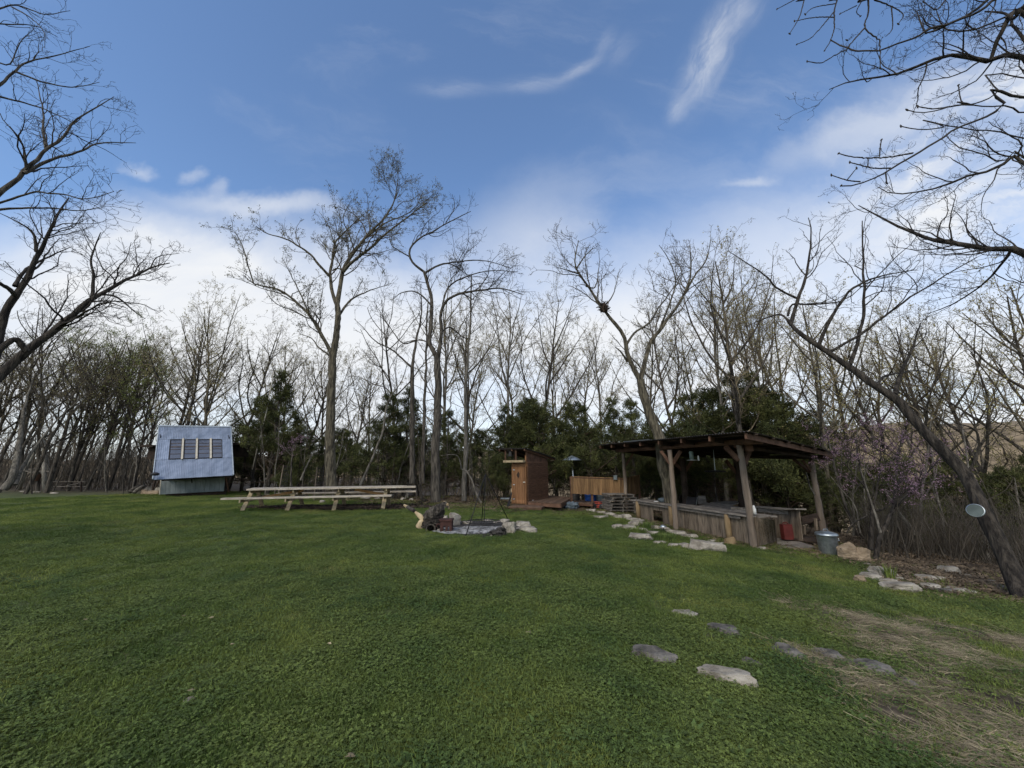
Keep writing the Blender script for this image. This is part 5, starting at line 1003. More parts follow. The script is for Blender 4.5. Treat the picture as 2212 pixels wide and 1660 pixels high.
# forked tree through the pavilion roof
Yf = 14.6; fbase = V4(672, 760, Yf); fbase.z = GZ(fbase.x, fbase.y); ftr = [fbase, V4(655, 620, Yf), V4(600, 400, Yf), P(*c3b(865, 1570), Yf), P(*c3b(800, 1400), Yf), P(*c3b(760, 1280), Yf), P(*c3b(742, 1185), Yf)]
F_ = lambda uv_, a_, b_, r0, r1, sp=True: Lm(c3b, uv_, a_, b_, r0, r1, sp)
forked = hero('forked_tree', [(ftr, .25, .15, False), F_([(742, 1190), (685, 1085), (650, 1000), (640, 925), (600, 850), (525, 765), (455, 660), (400, 585), (345, 510), (325, 420), (350, 300)], Yf, Yf-.6, .10, .015),
 F_([(742, 1190), (768, 1080), (800, 960), (860, 880), (930, 775), (990, 690), (1050, 570), (1065, 480), (1055, 330)], Yf, Yf+.6, .10, .015), F_([(652, 965), (700, 890), (790, 825), (880, 700), (955, 590), (1000, 500)], Yf, Yf+1.4, .05, .01), F_([(660, 1070), (620, 1010), (580, 975)], Yf, Yf-.6, .05, .015, False),
 F_([(820, 940), (870, 850), (930, 690), (965, 560), (920, 420), (860, 330)], Yf, Yf-1.2, .05, .01), F_([(1020, 640), (1090, 520), (1160, 420), (1190, 280)], Yf+.5, Yf+.3, .05, .01), F_([(345, 510), (280, 490), (210, 470)], Yf-.5, Yf-1, .035, .01), F_([(395, 590), (450, 600), (475, 525)], Yf-.4, Yf-.2, .035, .012), F_([(335, 480), (390, 400), (440, 350)], Yf-.5, Yf-.2, .035, .01), F_([(510, 720), (570, 640), (610, 480)], Yf-.4, Yf+.3, .03, .008)],
 'tall forked bare tree growing up through the pavilion roof, nest in its left fork', seed=30, bark='bark_warm', twig='twig', dens=(2.0, 2.9, 3.4), caps=(2.3, 1.1, .5))
p = P(*c3b(508, 725), Yf-.45); b = MB(); g = np.random.default_rng(5)
for i in range(150):
    a_, h_ = g.uniform(0, 6.28), g.uniform(-.17, .17); q_ = p+Vector((.13*math.cos(a_), .13*math.sin(a_), h_)); b.tube([q_, q_+Vector((g.normal(0, .08), g.normal(0, .08), g.normal(0, .08)))], .012, 4)
b.lathe(p, [(.05, -.2), (.13, -.12), (.16, 0), (.12, .13), (.04, .18)], 10); b.build('squirrel_nest', M['mulch'], label='dark twig and leaf nest in the left limb of the forked tree', cat='nest', loc=p)
# leaning tree at right
E_ = lambda uv_, a_, b_, r0, r1, sp=True: Lm(c4b, uv_, a_, b_, r0, r1, sp)
gb = G(*c4b(1800, 2280)); Ye = gb.y
hero('leaning_tree', [E_([(1800, 2290), (1740, 2150), (1620, 1880), (1500, 1620), (1400, 1450), (1250, 1300), (1120, 1160), (980, 1000), (850, 930), (740, 840), (600, 740), (480, 660), (350, 570), (290, 500)], Ye, 9.6, .14, .045, False),
 E_([(310, 520), (350, 380), (400, 240), (425, 120), (440, -60), (420, -150)], 9.6, 9.9, .05, .012), E_([(485, 660), (540, 530), (620, 400), (710, 290), (900, 215), (1110, 180)], 9.4, 8.8, .045, .01), E_([(685, 780), (740, 620), (770, 450), (775, 250), (762, 0), (762, -130)], 9.2, 9.6, .05, .012),
 E_([(290, 500), (245, 465), (170, 480), (20, 540)], 9.6, 9.9, .03, .008), E_([(345, 360), (230, 300), (130, 205), (0, 120), (-90, 60)], 9.6, 9.2, .03, .008), E_([(970, 970), (1000, 850), (1070, 700), (1130, 520)], 8.8, 9.2, .05, .012),
 E_([(560, 700), (780, 570), (1000, 400), (1250, 240), (1490, 100)], 9.3, 8.4, .035, .01), E_([(840, 920), (920, 850), (1100, 820), (1200, 840)], 9, 10, .035, .01), E_([(290, 470), (320, 400), (450, 400), (650, 370), (800, 250)], 9.6, 10, .03, .008), E_([(1430, 1480), (1500, 1330), (1480, 1200), (1350, 1150)], 7.8, 7.4, .03, .008)],
 'dark-barked tree leaning far left over the bank at right', seed=31, bark='bark_dark', twig='twig_dark', dens=(2.1, 2.7, 3.0), caps=(1.7, .8, .35), minr=.004)
# overhanging tree outside the right edge: its limbs reach in
H_ = lambda uv_, a_, b_, r0, r1, sp=True: Lm(c2b, uv_, a_, b_, r0, r1, sp)
tx, ty = 9.6, 5.2
tk = [Vector((tx, ty, GZ(tx, ty))), Vector((tx+.1, ty+.1, 2.5)), Vector((tx-.1, ty+.2, 5.2)), Vector((tx+.2, ty+.2, 8.2)), Vector((tx+.5, ty, 11.0))]
def from_tk(z, uvs, Y0, Y1, r0, r1, sp=True):
    a_ = next(lerp(tk[i], tk[i+1], (z-tk[i].z)/(tk[i+1].z-tk[i].z)) for i in range(4) if tk[i].z <= z <= tk[i+1].z)
    L_ = Lm(c2b, uvs, Y0, Y1, r0, r1, sp); return ([a_]+L_[0], r0, r1, sp)
hero('overhanging_tree', [(tk, .24, .12, False), from_tk(6.6, [(1453, 312), (1280, 312), (1190, 300), (1100, 282), (980, 310), (880, 352), (800, 385), (700, 400), (560, 420), (450, 462)], 5.6, 6.4, .07, .008), from_tk(8.2, [(1440, 60), (1330, 180), (1285, 300)], 5.4, 5.7, .06, .03, True),
 from_tk(3.6, [(1450, 1310), (1280, 1288), (1120, 1262), (1000, 1240), (920, 1215), (770, 1155), (690, 1110), (600, 1060)], 6.0, 7.6, .08, .009), from_tk(3.2, [(1440, 1320), (1370, 1335), (1280, 1440), (1160, 1525), (1060, 1580), (950, 1620)], 6.2, 8.0, .042, .008),
 from_tk(4.8, [(1450, 825), (1330, 870), (1200, 900), (1120, 925), (1040, 962), (940, 985), (780, 1000), (700, 965)], 5.8, 6.8, .05, .007), from_tk(4.6, [(1440, 800), (1350, 850), (1230, 790), (1120, 760), (1050, 700)], 5.8, 6.4, .03, .006),
 from_tk(9, [(1453, 30), (1410, 100), (1350, 70), (1250, 60)], 5.2, 5.6, .06, .01), from_tk(9.5, [(1400, -80), (1200, 60), (1050, 130), (950, 170), (900, 60)], 5.0, 5.6, .04, .008), from_tk(7.4, [(1440, 190), (1390, 130), (1360, 90), (1200, 150), (1050, 150), (1000, 50)], 5.4, 6.0, .035, .008)],
 'large bare tree just outside the right edge with dark limbs reaching in', seed=32, bark='bark_dark', twig='twig_dark', leaf='twig_dark', leafsize=.022, leafper=2, leaffrac=.5, dens=(3.0, 4.5, 5.0), caps=(1.0, .5, .25), minr=.0032, tmin0=.2, m0=20)
# nearer budding twigs of a second tree, top right
k2 = [Vector((8.2, 2.4, GZ(8.2, 2.4))), Vector((8.1, 2.5, 3)), Vector((7.8, 2.6, 6)), Vector((7.0, 2.8, 9))]
def from_k2(z, uvs, Y0, Y1, r0, r1, sp=True):
    a_ = next(lerp(k2[i], k2[i+1], (z-k2[i].z)/(k2[i+1].z-k2[i].z)) for i in range(3) if k2[i].z <= z <= k2[i+1].z); L_ = Lm(c2b, uvs, Y0, Y1, r0, r1, sp); return ([a_]+L_[0], r0, r1, sp)
hero('budding_tree', [(k2, .2, .12, False), from_k2(3.4, [(1470, 495), (1350, 550), (1230, 610), (1110, 662), (1000, 735), (850, 820), (740, 890), (640, 935), (575, 957), (510, 960)], 3.0, 3.6, .022, .007, False),
 from_k2(3.2, [(1120, 655), (1050, 655), (940, 668), (870, 663), (818, 652)], 3.3, 3.4, .009, .005, False), from_k2(3.6, [(1300, 555), (1200, 540), (1080, 550), (1000, 572), (920, 582), (850, 568)], 3.1, 3.2, .012, .005, False), from_k2(3.6, [(1440, 400), (1330, 470), (1240, 520), (1140, 540), (1115, 440)], 3.1, 3.2, .012, .005, False),
 (Lm(c2b, [(1140, 540), (1010, 560), (960, 560), (905, 550)], 3.2, 3.2, .008, .005, False)), (Lm(c2b, [(880, 790), (760, 810), (650, 815), (560, 808), (497, 792)], 3.45, 3.5, .009, .005, False)), (Lm(c2b, [(765, 868), (680, 868), (620, 855), (555, 838)], 3.5, 3.5, .008, .005, False)), (Lm(c2b, [(708, 808), (712, 760), (718, 722)], 3.5, 3.5, .006, .005, False)), (Lm(c2b, [(650, 815), (648, 862)], 3.5, 3.5, .005, .004, False)), (Lm(c2b, [(740, 890), (745, 945)], 3.5, 3.5, .007, .005, False)), (Lm(c2b, [(610, 938), (540, 930), (460, 904)], 3.55, 3.6, .007, .004, False)), (Lm(c2b, [(540, 930), (590, 868)], 3.55, 3.6, .006, .004, False)),
 from_k2(8.0, [(1330, -10), (1200, 70), (1050, 130), (850, 210), (720, 255), (600, 265), (530, 245), (460, 210)], 3.2, 4.0, .022, .007, False), (Lm(c2b, [(650, 0), (650, 70), (632, 145), (690, 195), (708, 220), (712, 350)], 3.8, 3.8, .010, .005, False)), (Lm(c2b, [(632, 145), (560, 225), (540, 255), (470, 290), (410, 325), (335, 318)], 3.8, 3.9, .009, .005, False)),
 (Lm(c2b, [(490, 0), (475, 60), (475, 140), (455, 210), (425, 262)], 3.9, 3.9, .009, .005, False)), (Lm(c2b, [(475, 60), (400, 150), (350, 200), (282, 230)], 3.9, 4, .008, .004, False)), (Lm(c2b, [(320, 0), (295, 90), (245, 175)], 4, 4, .008, .004, False)), (Lm(c2b, [(475, 90), (380, 90), (270, 110)], 3.9, 4, .007, .004, False)), (Lm(c2b, [(270, 0), (180, 48)], 4, 4, .006, .004, False)), (Lm(c2b, [(680, 0), (760, 30), (830, 75), (805, 125)], 3.8, 3.8, .009, .004, False)), (Lm(c2b, [(770, 40), (775, 145), (740, 190)], 3.8, 3.8, .008, .004, False)), (Lm(c2b, [(620, 0), (590, 60), (610, 85)], 3.8, 3.8, .007, .004, False)), (Lm(c2b, [(590, 30), (505, 72)], 3.8, 3.8, .006, .004, False)), (Lm(c2b, [(480, 20), (370, 40), (325, 75)], 3.9, 3.9, .006, .004, False)), (Lm(c2b, [(1050, 0), (1000, 50), (935, 10)], 3.4, 3.4, .009, .004, False)),
 from_k2(8.5, [(700, -60), (650, 0)], 3.6, 3.8, .016, .010, False), from_k2(8.6, [(560, -70), (490, 0)], 3.8, 3.9, .014, .009, False), from_k2(8.7, [(400, -60), (320, 0)], 3.9, 4.0, .012, .008, False), (Lm(c2b, [(760, -80), (1100, -160), (1300, -180)], 3.6, 3.2, .012, .012, True))],
 'near tree outside the right edge with thick budded twigs across the sky', seed=33, bark='twig_dark', twig='twig_dark', leaf='twig_dark', leafsize=.03, leafper=3, dens=(1.2, 1.5, 1.5), caps=(.3, .15, .1), levels=2, minr=.003, thick_n=8, m0=64)
bt = sc.objects.get('budding_tree'); b = MB()
for (u, v, Y) in ((510, 958, 3.6), (818, 652, 3.4), (850, 568, 3.2), (1115, 440, 3.2), (905, 550, 3.2), (497, 792, 3.5), (555, 838, 3.5), (718, 722, 3.5), (745, 945, 3.5), (460, 904, 3.6), (590, 868, 3.6), (460, 210, 4), (335, 318, 3.9), (425, 262, 3.9), (282, 230, 4), (245, 175, 4), (270, 110, 4), (180, 48, 4), (805, 125, 3.8), (610, 85, 3.8), (935, 10, 3.4), (712, 350, 3.8), (505, 72, 3.8), (325, 75, 3.9), (540, 208, 3.9)): b.lathe(P(*c2b(u, v), Y), [(.003, -.018), (.008, -.008), (.009, .004), (.003, .02)], 7, axis=Matrix.Rotation(random.uniform(-1, 1), 3, 'Y'))
b.build('buds', M['twig_dark'], bt)
# trees outside the left edge
J_ = lambda uv_, a_, b_, r0, r1, sp=True: Lm(c1b, uv_, a_, b_, r0, r1, sp)
hero('left_edge_tree', [([Vector((-14.6, 9.0, 0)), Vector((-14.3, 9.1, 1.4)), P(*c1b(-60, 1600), 9.2)], .17, .125, False), J_([(-60, 1600), (0, 1548), (110, 1450), (240, 1352), (370, 1240), (430, 1205), (500, 1165), (560, 1135), (620, 1105), (700, 1085)], 9.2, 11, .12, .015), J_([(372, 1243), (382, 1215), (385, 1130), (375, 1080), (395, 1010), (415, 960)], 10.2, 10.4, .05, .012), J_([(400, 1215), (480, 1225), (560, 1290), (600, 1315)], 10.4, 11, .035, .008), J_([(110, 1450), (60, 1400), (-20, 1460)], 9.4, 9, .07, .06, False), J_([(620, 1105), (650, 1060), (740, 1045)], 10.8, 11.2, .02, .006), J_([(240, 1352), (330, 1300), (430, 1250), (520, 1270)], 9.8, 9.2, .04, .008)],
 'lower thick limb of the nearest tree reaching in at left', seed=41, bark='bark_dark', twig='twig_dark', dens=(3.2, 4.2, 5.0), caps=(1.9, .9, .4), minr=.0045)
hero('left_edge_tree', [([Vector((-13.0, 9.6, 0)), P(*c1b(-40, 1560), 9.6), P(*c1b(0, 1360), 9.6)], .15, .10, False), J_([(0, 1360), (30, 1270), (70, 1215), (125, 1125), (160, 1055), (200, 970), (240, 880), (285, 815)], 9.6, 9.9, .095, .015), J_([(60, 1215), (35, 1190), (0, 1170), (-60, 1120)], 9.6, 9, .06, .03), J_([(60, 1180), (110, 1110), (200, 1060), (290, 1020)], 9.6, 10.6, .05, .01), J_([(150, 1040), (135, 960), (60, 910), (0, 880)], 9.7, 9.2, .04, .01)],
 'dark upright trunk cut by the left edge of the picture', seed=42, bark='bark_dark', twig='twig_dark', dens=(3.2, 4.2, 5.0), caps=(1.9, .9, .4), minr=.0045)
hero('left_edge_tree', [([Vector((-13.5, 7.2, 0)), Vector((-12.6, 7.3, 2.6)), P(*c1b(-120, 900), 7.4)], .2, .13, False), J_([(-120, 900), (0, 800), (90, 725), (180, 632), (250, 570), (300, 510), (390, 450), (470, 400)], 7.4, 8.2, .06, .008), J_([(100, 715), (200, 665), (340, 620), (430, 590), (560, 590)], 7.6, 8.4, .04, .007), J_([(190, 620), (178, 540), (175, 450), (150, 330)], 7.8, 8.0, .03, .006), J_([(110, 700), (90, 590), (40, 520)], 7.6, 7.2, .03, .006), J_([(-100, 880), (60, 860), (220, 858), (330, 870), (430, 850)], 7.4, 8.4, .03, .006), J_([(-60, 860), (120, 800), (230, 800), (360, 820), (470, 790)], 7.4, 7.0, .025, .006)],
 'pale-lit limb slanting up into the sky at left, middle of the left trees', seed=43, bark='bark', twig='twig_dark', dens=(3.0, 3.8, 4.2), caps=(1.3, .6, .3), minr=.0036)
hero('left_edge_tree', [([Vector((-11.8, 6.0, 0)), Vector((-11.2, 6.0, 3.5)), Vector((-10.6, 6.0, 6.2)), P(*c1b(-120, 420), 6.2)], .18, .09, False), J_([(-120, 420), (0, 350), (60, 292), (130, 250), (250, 225), (370, 192)], 6.2, 6.8, .032, .005), J_([(60, 295), (180, 340), (300, 360), (410, 340)], 6.4, 7, .02, .005), J_([(-100, 380), (0, 400), (150, 440), (270, 490), (330, 530)], 6.2, 7, .022, .005), J_([(-100, 60), (0, 35), (80, 25), (180, 60), (290, 45)], 6.0, 6.4, .02, .005), J_([(-100, 100), (40, 100), (150, 110), (240, 155)], 6.0, 6.6, .018, .005), J_([(-80, 200), (30, 270), (80, 180), (140, 120)], 6.2, 6.2, .018, .005), J_([(50, 30), (120, 70), (180, 130), (185, 200)], 6.1, 6.2, .014, .004)],
 'highest twigs of the left-edge trees against the blue sky', seed=44, bark='bark', twig='twig_dark', dens=(3.4, 4.2, 4.6), caps=(.9, .45, .25), minr=.0032)
# leaning pale trunks at far left
hero('woodland_tree', [Lm(cw, [(60, 1400), (230, 1180), (310, 900), (370, 600), (420, 200), (470, -200)], 24.5, 25.5, .20, .09, True), Lm(cw, [(400, 300), (460, -100), (560, -500), (700, -900)], 25.3, 26, .12, .03), Lm(cw, [(300, 1300), (420, 1000), (600, 700), (900, 300), (1250, -100), (1700, -500)], 24.8, 27, .11, .02)], 'pale leaning multi-stemmed trunk behind the log frame', seed=45, bark='bark_pale', twig='twig', dens=(1.5, 2.2, 2.4), caps=(2.5, 1.2, .5), minr=.008)
# redbuds
hero('redbud_tree', [Lm(c5, [(775, 1085), (782, 960), (788, 800)], 10.8, 10.9, .06, .045, False), Lm(c5, [(788, 800), (750, 640), (705, 520), (680, 340), (640, 200)], 10.9, 11.4, .035, .01), Lm(c5, [(788, 800), (880, 780), (960, 700), (1040, 650), (1150, 580)], 10.9, 10.4, .035, .015), Lm(c5, [(812, 1160), (850, 980), (940, 800), (1020, 700), (1150, 570), (1280, 420)], 10.0, 10.4, .055, .012), Lm(c5, [(1150, 580), (1020, 470), (870, 370), (700, 290), (520, 220)], 10.4, 11, .02, .006), Lm(c5, [(600, 960), (650, 890), (760, 830)], 10.6, 10.8, .015, .02, False), Lm(c5, [(790, 800), (830, 600), (850, 400), (860, 220), (840, 120)], 10.9, 11.6, .03, .008), Lm(c5, [(940, 800), (960, 600), (980, 400), (1020, 180)], 10.2, 11, .03, .008), Lm(c5, [(750, 640), (560, 430), (430, 330), (330, 230)], 11, 12, .02, .006)],
 'many-stemmed redbud with pink-purple blossom right of the pavilion', cat='redbud', seed=51, bark='bark_dark', twig='twig_dark', leaf='blossom', leafsize=.044, leafper=3, leaffrac=.95, dens=(3.4, 4.2, 4.2), caps=(1.7, .8, .4), minr=.004)
for i, (uv_, Ya, r0, lb_) in enumerate([([(850, 960), (820, 850), (770, 700), (700, 480)], 9.9, .03, 'pale bent stem crossing the dark redbud stems'), ([(700, 960), (660, 760), (560, 640), (480, 540)], 11.2, .02, 'thin pale stem slanting left behind the trash can'), ([(1100, 980), (1050, 900), (960, 780), (880, 640)], 11.8, .07, 'thick pale broken trunk leaning left on the bank')]): hero('bare_stem', [Lm(c5, uv_, Ya, Ya+.3, r0, r0*.35)], lb_, seed=52+i*7, bark='bark_pale', twig='twig_dark', dens=(1.6, 2.4, 2.4), caps=(.9, .5, .3), minr=.004, levels=2)
hero('redbud_tree', [Lm(c2, [(670, 400), (678, 200), (690, 60), (700, 0)], 19.4, 19.4, .05, .02), Lm(c2, [(680, 120), (620, 60), (560, 10)], 19.4, 19.6, .02, .01), Lm(c2, [(690, 60), (780, 10), (860, -60)], 19.4, 19.2, .02, .01)], 'small redbud with faint pink bloom behind the left end of the table', cat='redbud', seed=53, twig='twig', leaf='blossom', leafsize=.06, leafper=3, leaffrac=.7, dens=(4, 3.5, 3), caps=(1.5, .7, .35))
# iris clumps and broad tufts
def blades(name, c, n, h, sp, label, cat, mt='grass', wd=.02):
    b = MB(); g = np.random.default_rng(int(abs(c.x*100))); 
    for i in range(n):
        a_ = g.uniform(0, 6.28); r1_ = g.random()*sp; base_ = c+Vector((math.cos(a_)*r1_, math.sin(a_)*r1_, 0)); l_ = h*g.uniform(.6, 1.1); o_ = Vector((math.cos(a_), math.sin(a_), 0))*l_*g.uniform(.1, .5); s_ = Vector((-math.sin(a_), math.cos(a_), 0))*wd/2
        m1, m2 = base_+o_*.4+Vector((0, 0, l_*.6)), base_+o_+Vector((0, 0, l_)); b.add([base_-s_, base_+s_, m1+s_, m1-s_, m2], [(0, 1, 2, 3), (3, 2, 4)])
    return b.build(name, M[mt], label=label, cat=cat, loc=c)
blades('iris_clump', G(*c5(920, 1305)), 60, .26, .12, 'clump of green blades growing out of the right stone row', 'plant')
blades('grass_clump', G(*c4(470, 960)), 220, .22, .30, 'dark grass tuft between the pale stones left of the bar hatch', 'grass tuft', 'clover', .012)
blades('grass_clump', G(*c4(400, 995)), 260, .18, .40, 'wide dark grass tuft above the flat pale slab', 'grass tuft', 'clover', .012)
blades('grass_clump', G(*c4(620, 1045)), 260, .16, .45, 'low dark grass tuft right of the tan flat stone', 'grass tuft', 'clover', .012)
# ------------------------------------------------------------------ woodland trees: a few kinds, then copies
def gen_limbs(g, h, r0, fork=.45, nl=6, spread=.5, lean=.0):
    tx_, ty_ = g.normal(0, .03, 2)+np.array([lean, 0]); hh = h*.92
    zs = np.linspace(0, hh, 7); tr_ = [Vector((tx_*z+g.normal(0, .006*z), ty_*z+g.normal(0, .006*z), z)) for z in zs]; L_ = [(tr_, r0, r0*.16, True)]
    for i in range(nl):
        f = fork+(.9-fork)*i/nl; z = hh*f; k = min(5, int(f*6)); b0 = lerp(tr_[k], tr_[k+1], f*6-k); a_ = i*2.4+g.uniform(-.4, .4); ln = h*(1-f)*g.uniform(.75, 1.05); sp_ = spread*g.uniform(.7, 1.2)
        p = [b0]; d = Vector((math.cos(a_)*sp_*1.5, math.sin(a_)*sp_*1.5, 1)).normalized()
        for s_ in range(4): d = (d+Vector((g.normal(0, .12), g.normal(0, .12), .16))).normalized(); p.append(p[-1]+d*ln/4)
        L_.append((p, r0*(.62-.4*f), .012, True))
    return L_
kinds = []
for i, (h, r0, fork, nl, spd, lean, bark, twig, leaf, lf) in enumerate([(13, .20, .34, 7, .85, .02, 'bark', 'twig_tan', 'leaf_tan', .3), (12, .17, .30, 7, .95, .10, 'bark', 'twig', 'leaf_tan', .35), (14, .16, .42, 7, .5, -.02, 'bark_pale', 'twig_tan', 'leaf_tan', .3), (10.5, .14, .26, 8, 1.0, -.10, 'bark_warm', 'twig_tan', 'leaf_tan', .8), (9, .10, .4, 6, .6, .16, 'bark', 'twig', None, 0), (10, .13, .3, 8, .6, .12, 'bark_dark', 'twig', 'leaf_green', .9)]):
    g = np.random.default_rng(200+i)
    o = hero('woodland_tree', gen_limbs(g, h, r0*.8, fork, nl, spd, lean), 'bare tree', seed=300+i, bark=bark, twig=twig, leaf=leaf, leafsize=.065 if lf < .85 else .08, leafper=2, leaffrac=lf, dens=(1.6, 2.4, 3.0, 4.2), caps=(2.6, 1.2, .6, .35), dk=1.2, minr=.006, m0=14, thick_n=7)
    kinds.append([o, h, False])
def place(kind, px, Y, toppy=None, rz_=None, sink=.15, hscale=None):
    k = kinds[kind]; x = (px-1106)/FPX*Y*.98; z = GZ(x, Y)-sink
    o = k[0] if not k[2] else copy_tree(k[0]); k[2] = True
    s_ = hscale or 1.0
    if toppy is not None: s_ = (P(px, toppy, Y).z-z)/k[1]
    o.location = (x, Y, z); o.scale = (s_*random.uniform(.85, 1.05), s_*random.uniform(.85, 1.05), s_); o.rotation_euler = (0, 0, random.uniform(0, 6.28) if rz_ is None else rz_)
    return o
def wl(o, label, group): o['label'] = label; o['group'] = group
rr = random.Random(5)
# left woods, trunks leaning towards the clearing
for i in range(25):
    px = -150+i*21+rr.uniform(-10, 10); Y = rr.choice((27, 29, 31, 34, 38, 43, 48)); kd = rr.choice((0, 1, 4, 4, 0, 5) if 60 < px < 330 else (0, 1, 4, 4)); o = place(kd, px, Y+rr.uniform(-1, 1), rr.uniform(680, 790) if px > 150 else rr.uniform(650, 780), rz_=rr.choice((rr.uniform(-.9, .9), rr.uniform(0, 6.28))))
    if kd == 5: wl(o, 'tree in fresh yellow-green leaf in the woods left of the metal shed', 'green-flushed trees of the left woods')
    else: wl(o, 'bare grey tree leaning right in the woods left of the metal shed', 'bare trees of the left woods')
for (px, Y, tp_, kd) in ((160, 30, 690, 5), (200, 32, 700, 5), (245, 31, 720, 5), (120, 33, 720, 5)): o = place(kd, px, Y, tp_, rz_=.2); wl(o, 'tree in fresh yellow-green leaf in the woods left of the metal shed', 'green-flushed trees of the left woods')
for (px, Y, tp_, kd) in ((385, 27, 670, 0), (450, 27.5, 640, 3), (500, 29, 690, 1), (570, 32, 730, 3), (400, 34, 710, 1), (610, 33, 730, 3), (650, 34, 745, 1), (700, 35, 750, 3), (760, 34, 770, 1), (800, 36, 760, 3)): o = place(kd, px, Y, tp_); wl(o, 'bushy-topped bare tree behind the metal shed and the cedars', 'bare trees behind the shed and the table')
for (px, Y, tp_, kd) in ((870, 32, 640, 4), (960, 30, 600, 2), (1010, 31, 650, 0), (1095, 27, 590, 2), (1150, 28, 620, 1), (1200, 33, 710, 3), (1255, 32, 725, 3), (1310, 30, 700, 2), (1000, 36, 730, 3), (1120, 37, 740, 3)): o = place(kd, px, Y, tp_); wl(o, 'bare tree in the row behind the outhouse and the peeling trunk', 'bare trees behind the outhouse')
for (px, Y, tp_, kd) in ((1480, 23, 620, 1), (1560, 21, 560, 2), (1610, 20, 530, 0), (1670, 23, 560, 2), (1740, 26, 640, 3), (1510, 28, 690, 3), (1390, 28, 700, 3), (1690, 29, 670, 3)): o = place(kd, px, Y, tp_); wl(o, 'bare tree standing behind the pavilion roof', 'bare trees behind the pavilion')
for (px, Y, tp_, kd) in ((1775, 19, 640, 3), (1835, 21, 660, 0), (1890, 20, 680, 3), (1950, 19, 690, 1), (2020, 18, 660, 0), (2090, 19, 680, 3), (2160, 17, 640, 1), (2240, 16, 600, 0), (2340, 16, 580, 3), (1960, 27, 740, 2), (2110, 26, 760, 4)): o = place(kd, px, Y, tp_, sink=.3); wl(o, 'bare tree on the falling bank right of the pavilion', 'bare trees on the right bank')
# thin saplings in the understorey
sk = []
for i in range(3):
    g = np.random.default_rng(400+i); h = 4.2; z_ = np.linspace(0, h, 6); ln_ = (.05, .22, -.12)[i]; t_ = [Vector((ln_*z+g.normal(0, .03), g.normal(0, .03), z)) for z in z_]
    o = hero('sapling', [(t_, .045, .012, True), ([t_[2], t_[2]+Vector((.4, .2, .7)), t_[2]+Vector((.6, .3, 1.4))], .02, .006, True)], 'thin sapling', seed=410+i, bark='bark_pale' if i == 1 else 'bark', twig='twig', dens=(2.0, 2.4, 2), caps=(1.0, .5, .3), levels=2, minr=.006, m0=9, thick_n=6, tmin0=.3); sk.append([o, False])
def sap(px, Y, label, group, s_=1.0):
    k = sk[rr.randrange(3)]; o = k[0] if not k[1] else copy_tree(k[0]); k[1] = True; x = (px-1106)/FPX*Y; o.location = (x, Y, GZ(x, Y)-.05); q = s_*rr.uniform(.7, 1.25); o.scale = (q, q, q); o.rotation_euler = (0, 0, rr.uniform(0, 6.28)); wl(o, label, group)
for i in range(22): sap(rr.uniform(20, 330), rr.uniform(26, 34), 'thin sapling in the shade of the left woods', 'saplings of the left woods')
for i in range(26): sap(rr.uniform(590, 1090), rr.uniform(20.5, 25), 'thin sapling in the dark understorey behind the picnic table', 'saplings behind the table')
for i in range(16): sap(rr.uniform(1230, 1720), rr.uniform(21, 26), 'thin sapling in the understorey behind the screen and the pavilion', 'saplings behind the pavilion')
for i in range(13): sap(rr.uniform(1790, 2300), rr.uniform(11.5, 17), 'thin sapling on the shaded bank at right', 'saplings of the right bank')
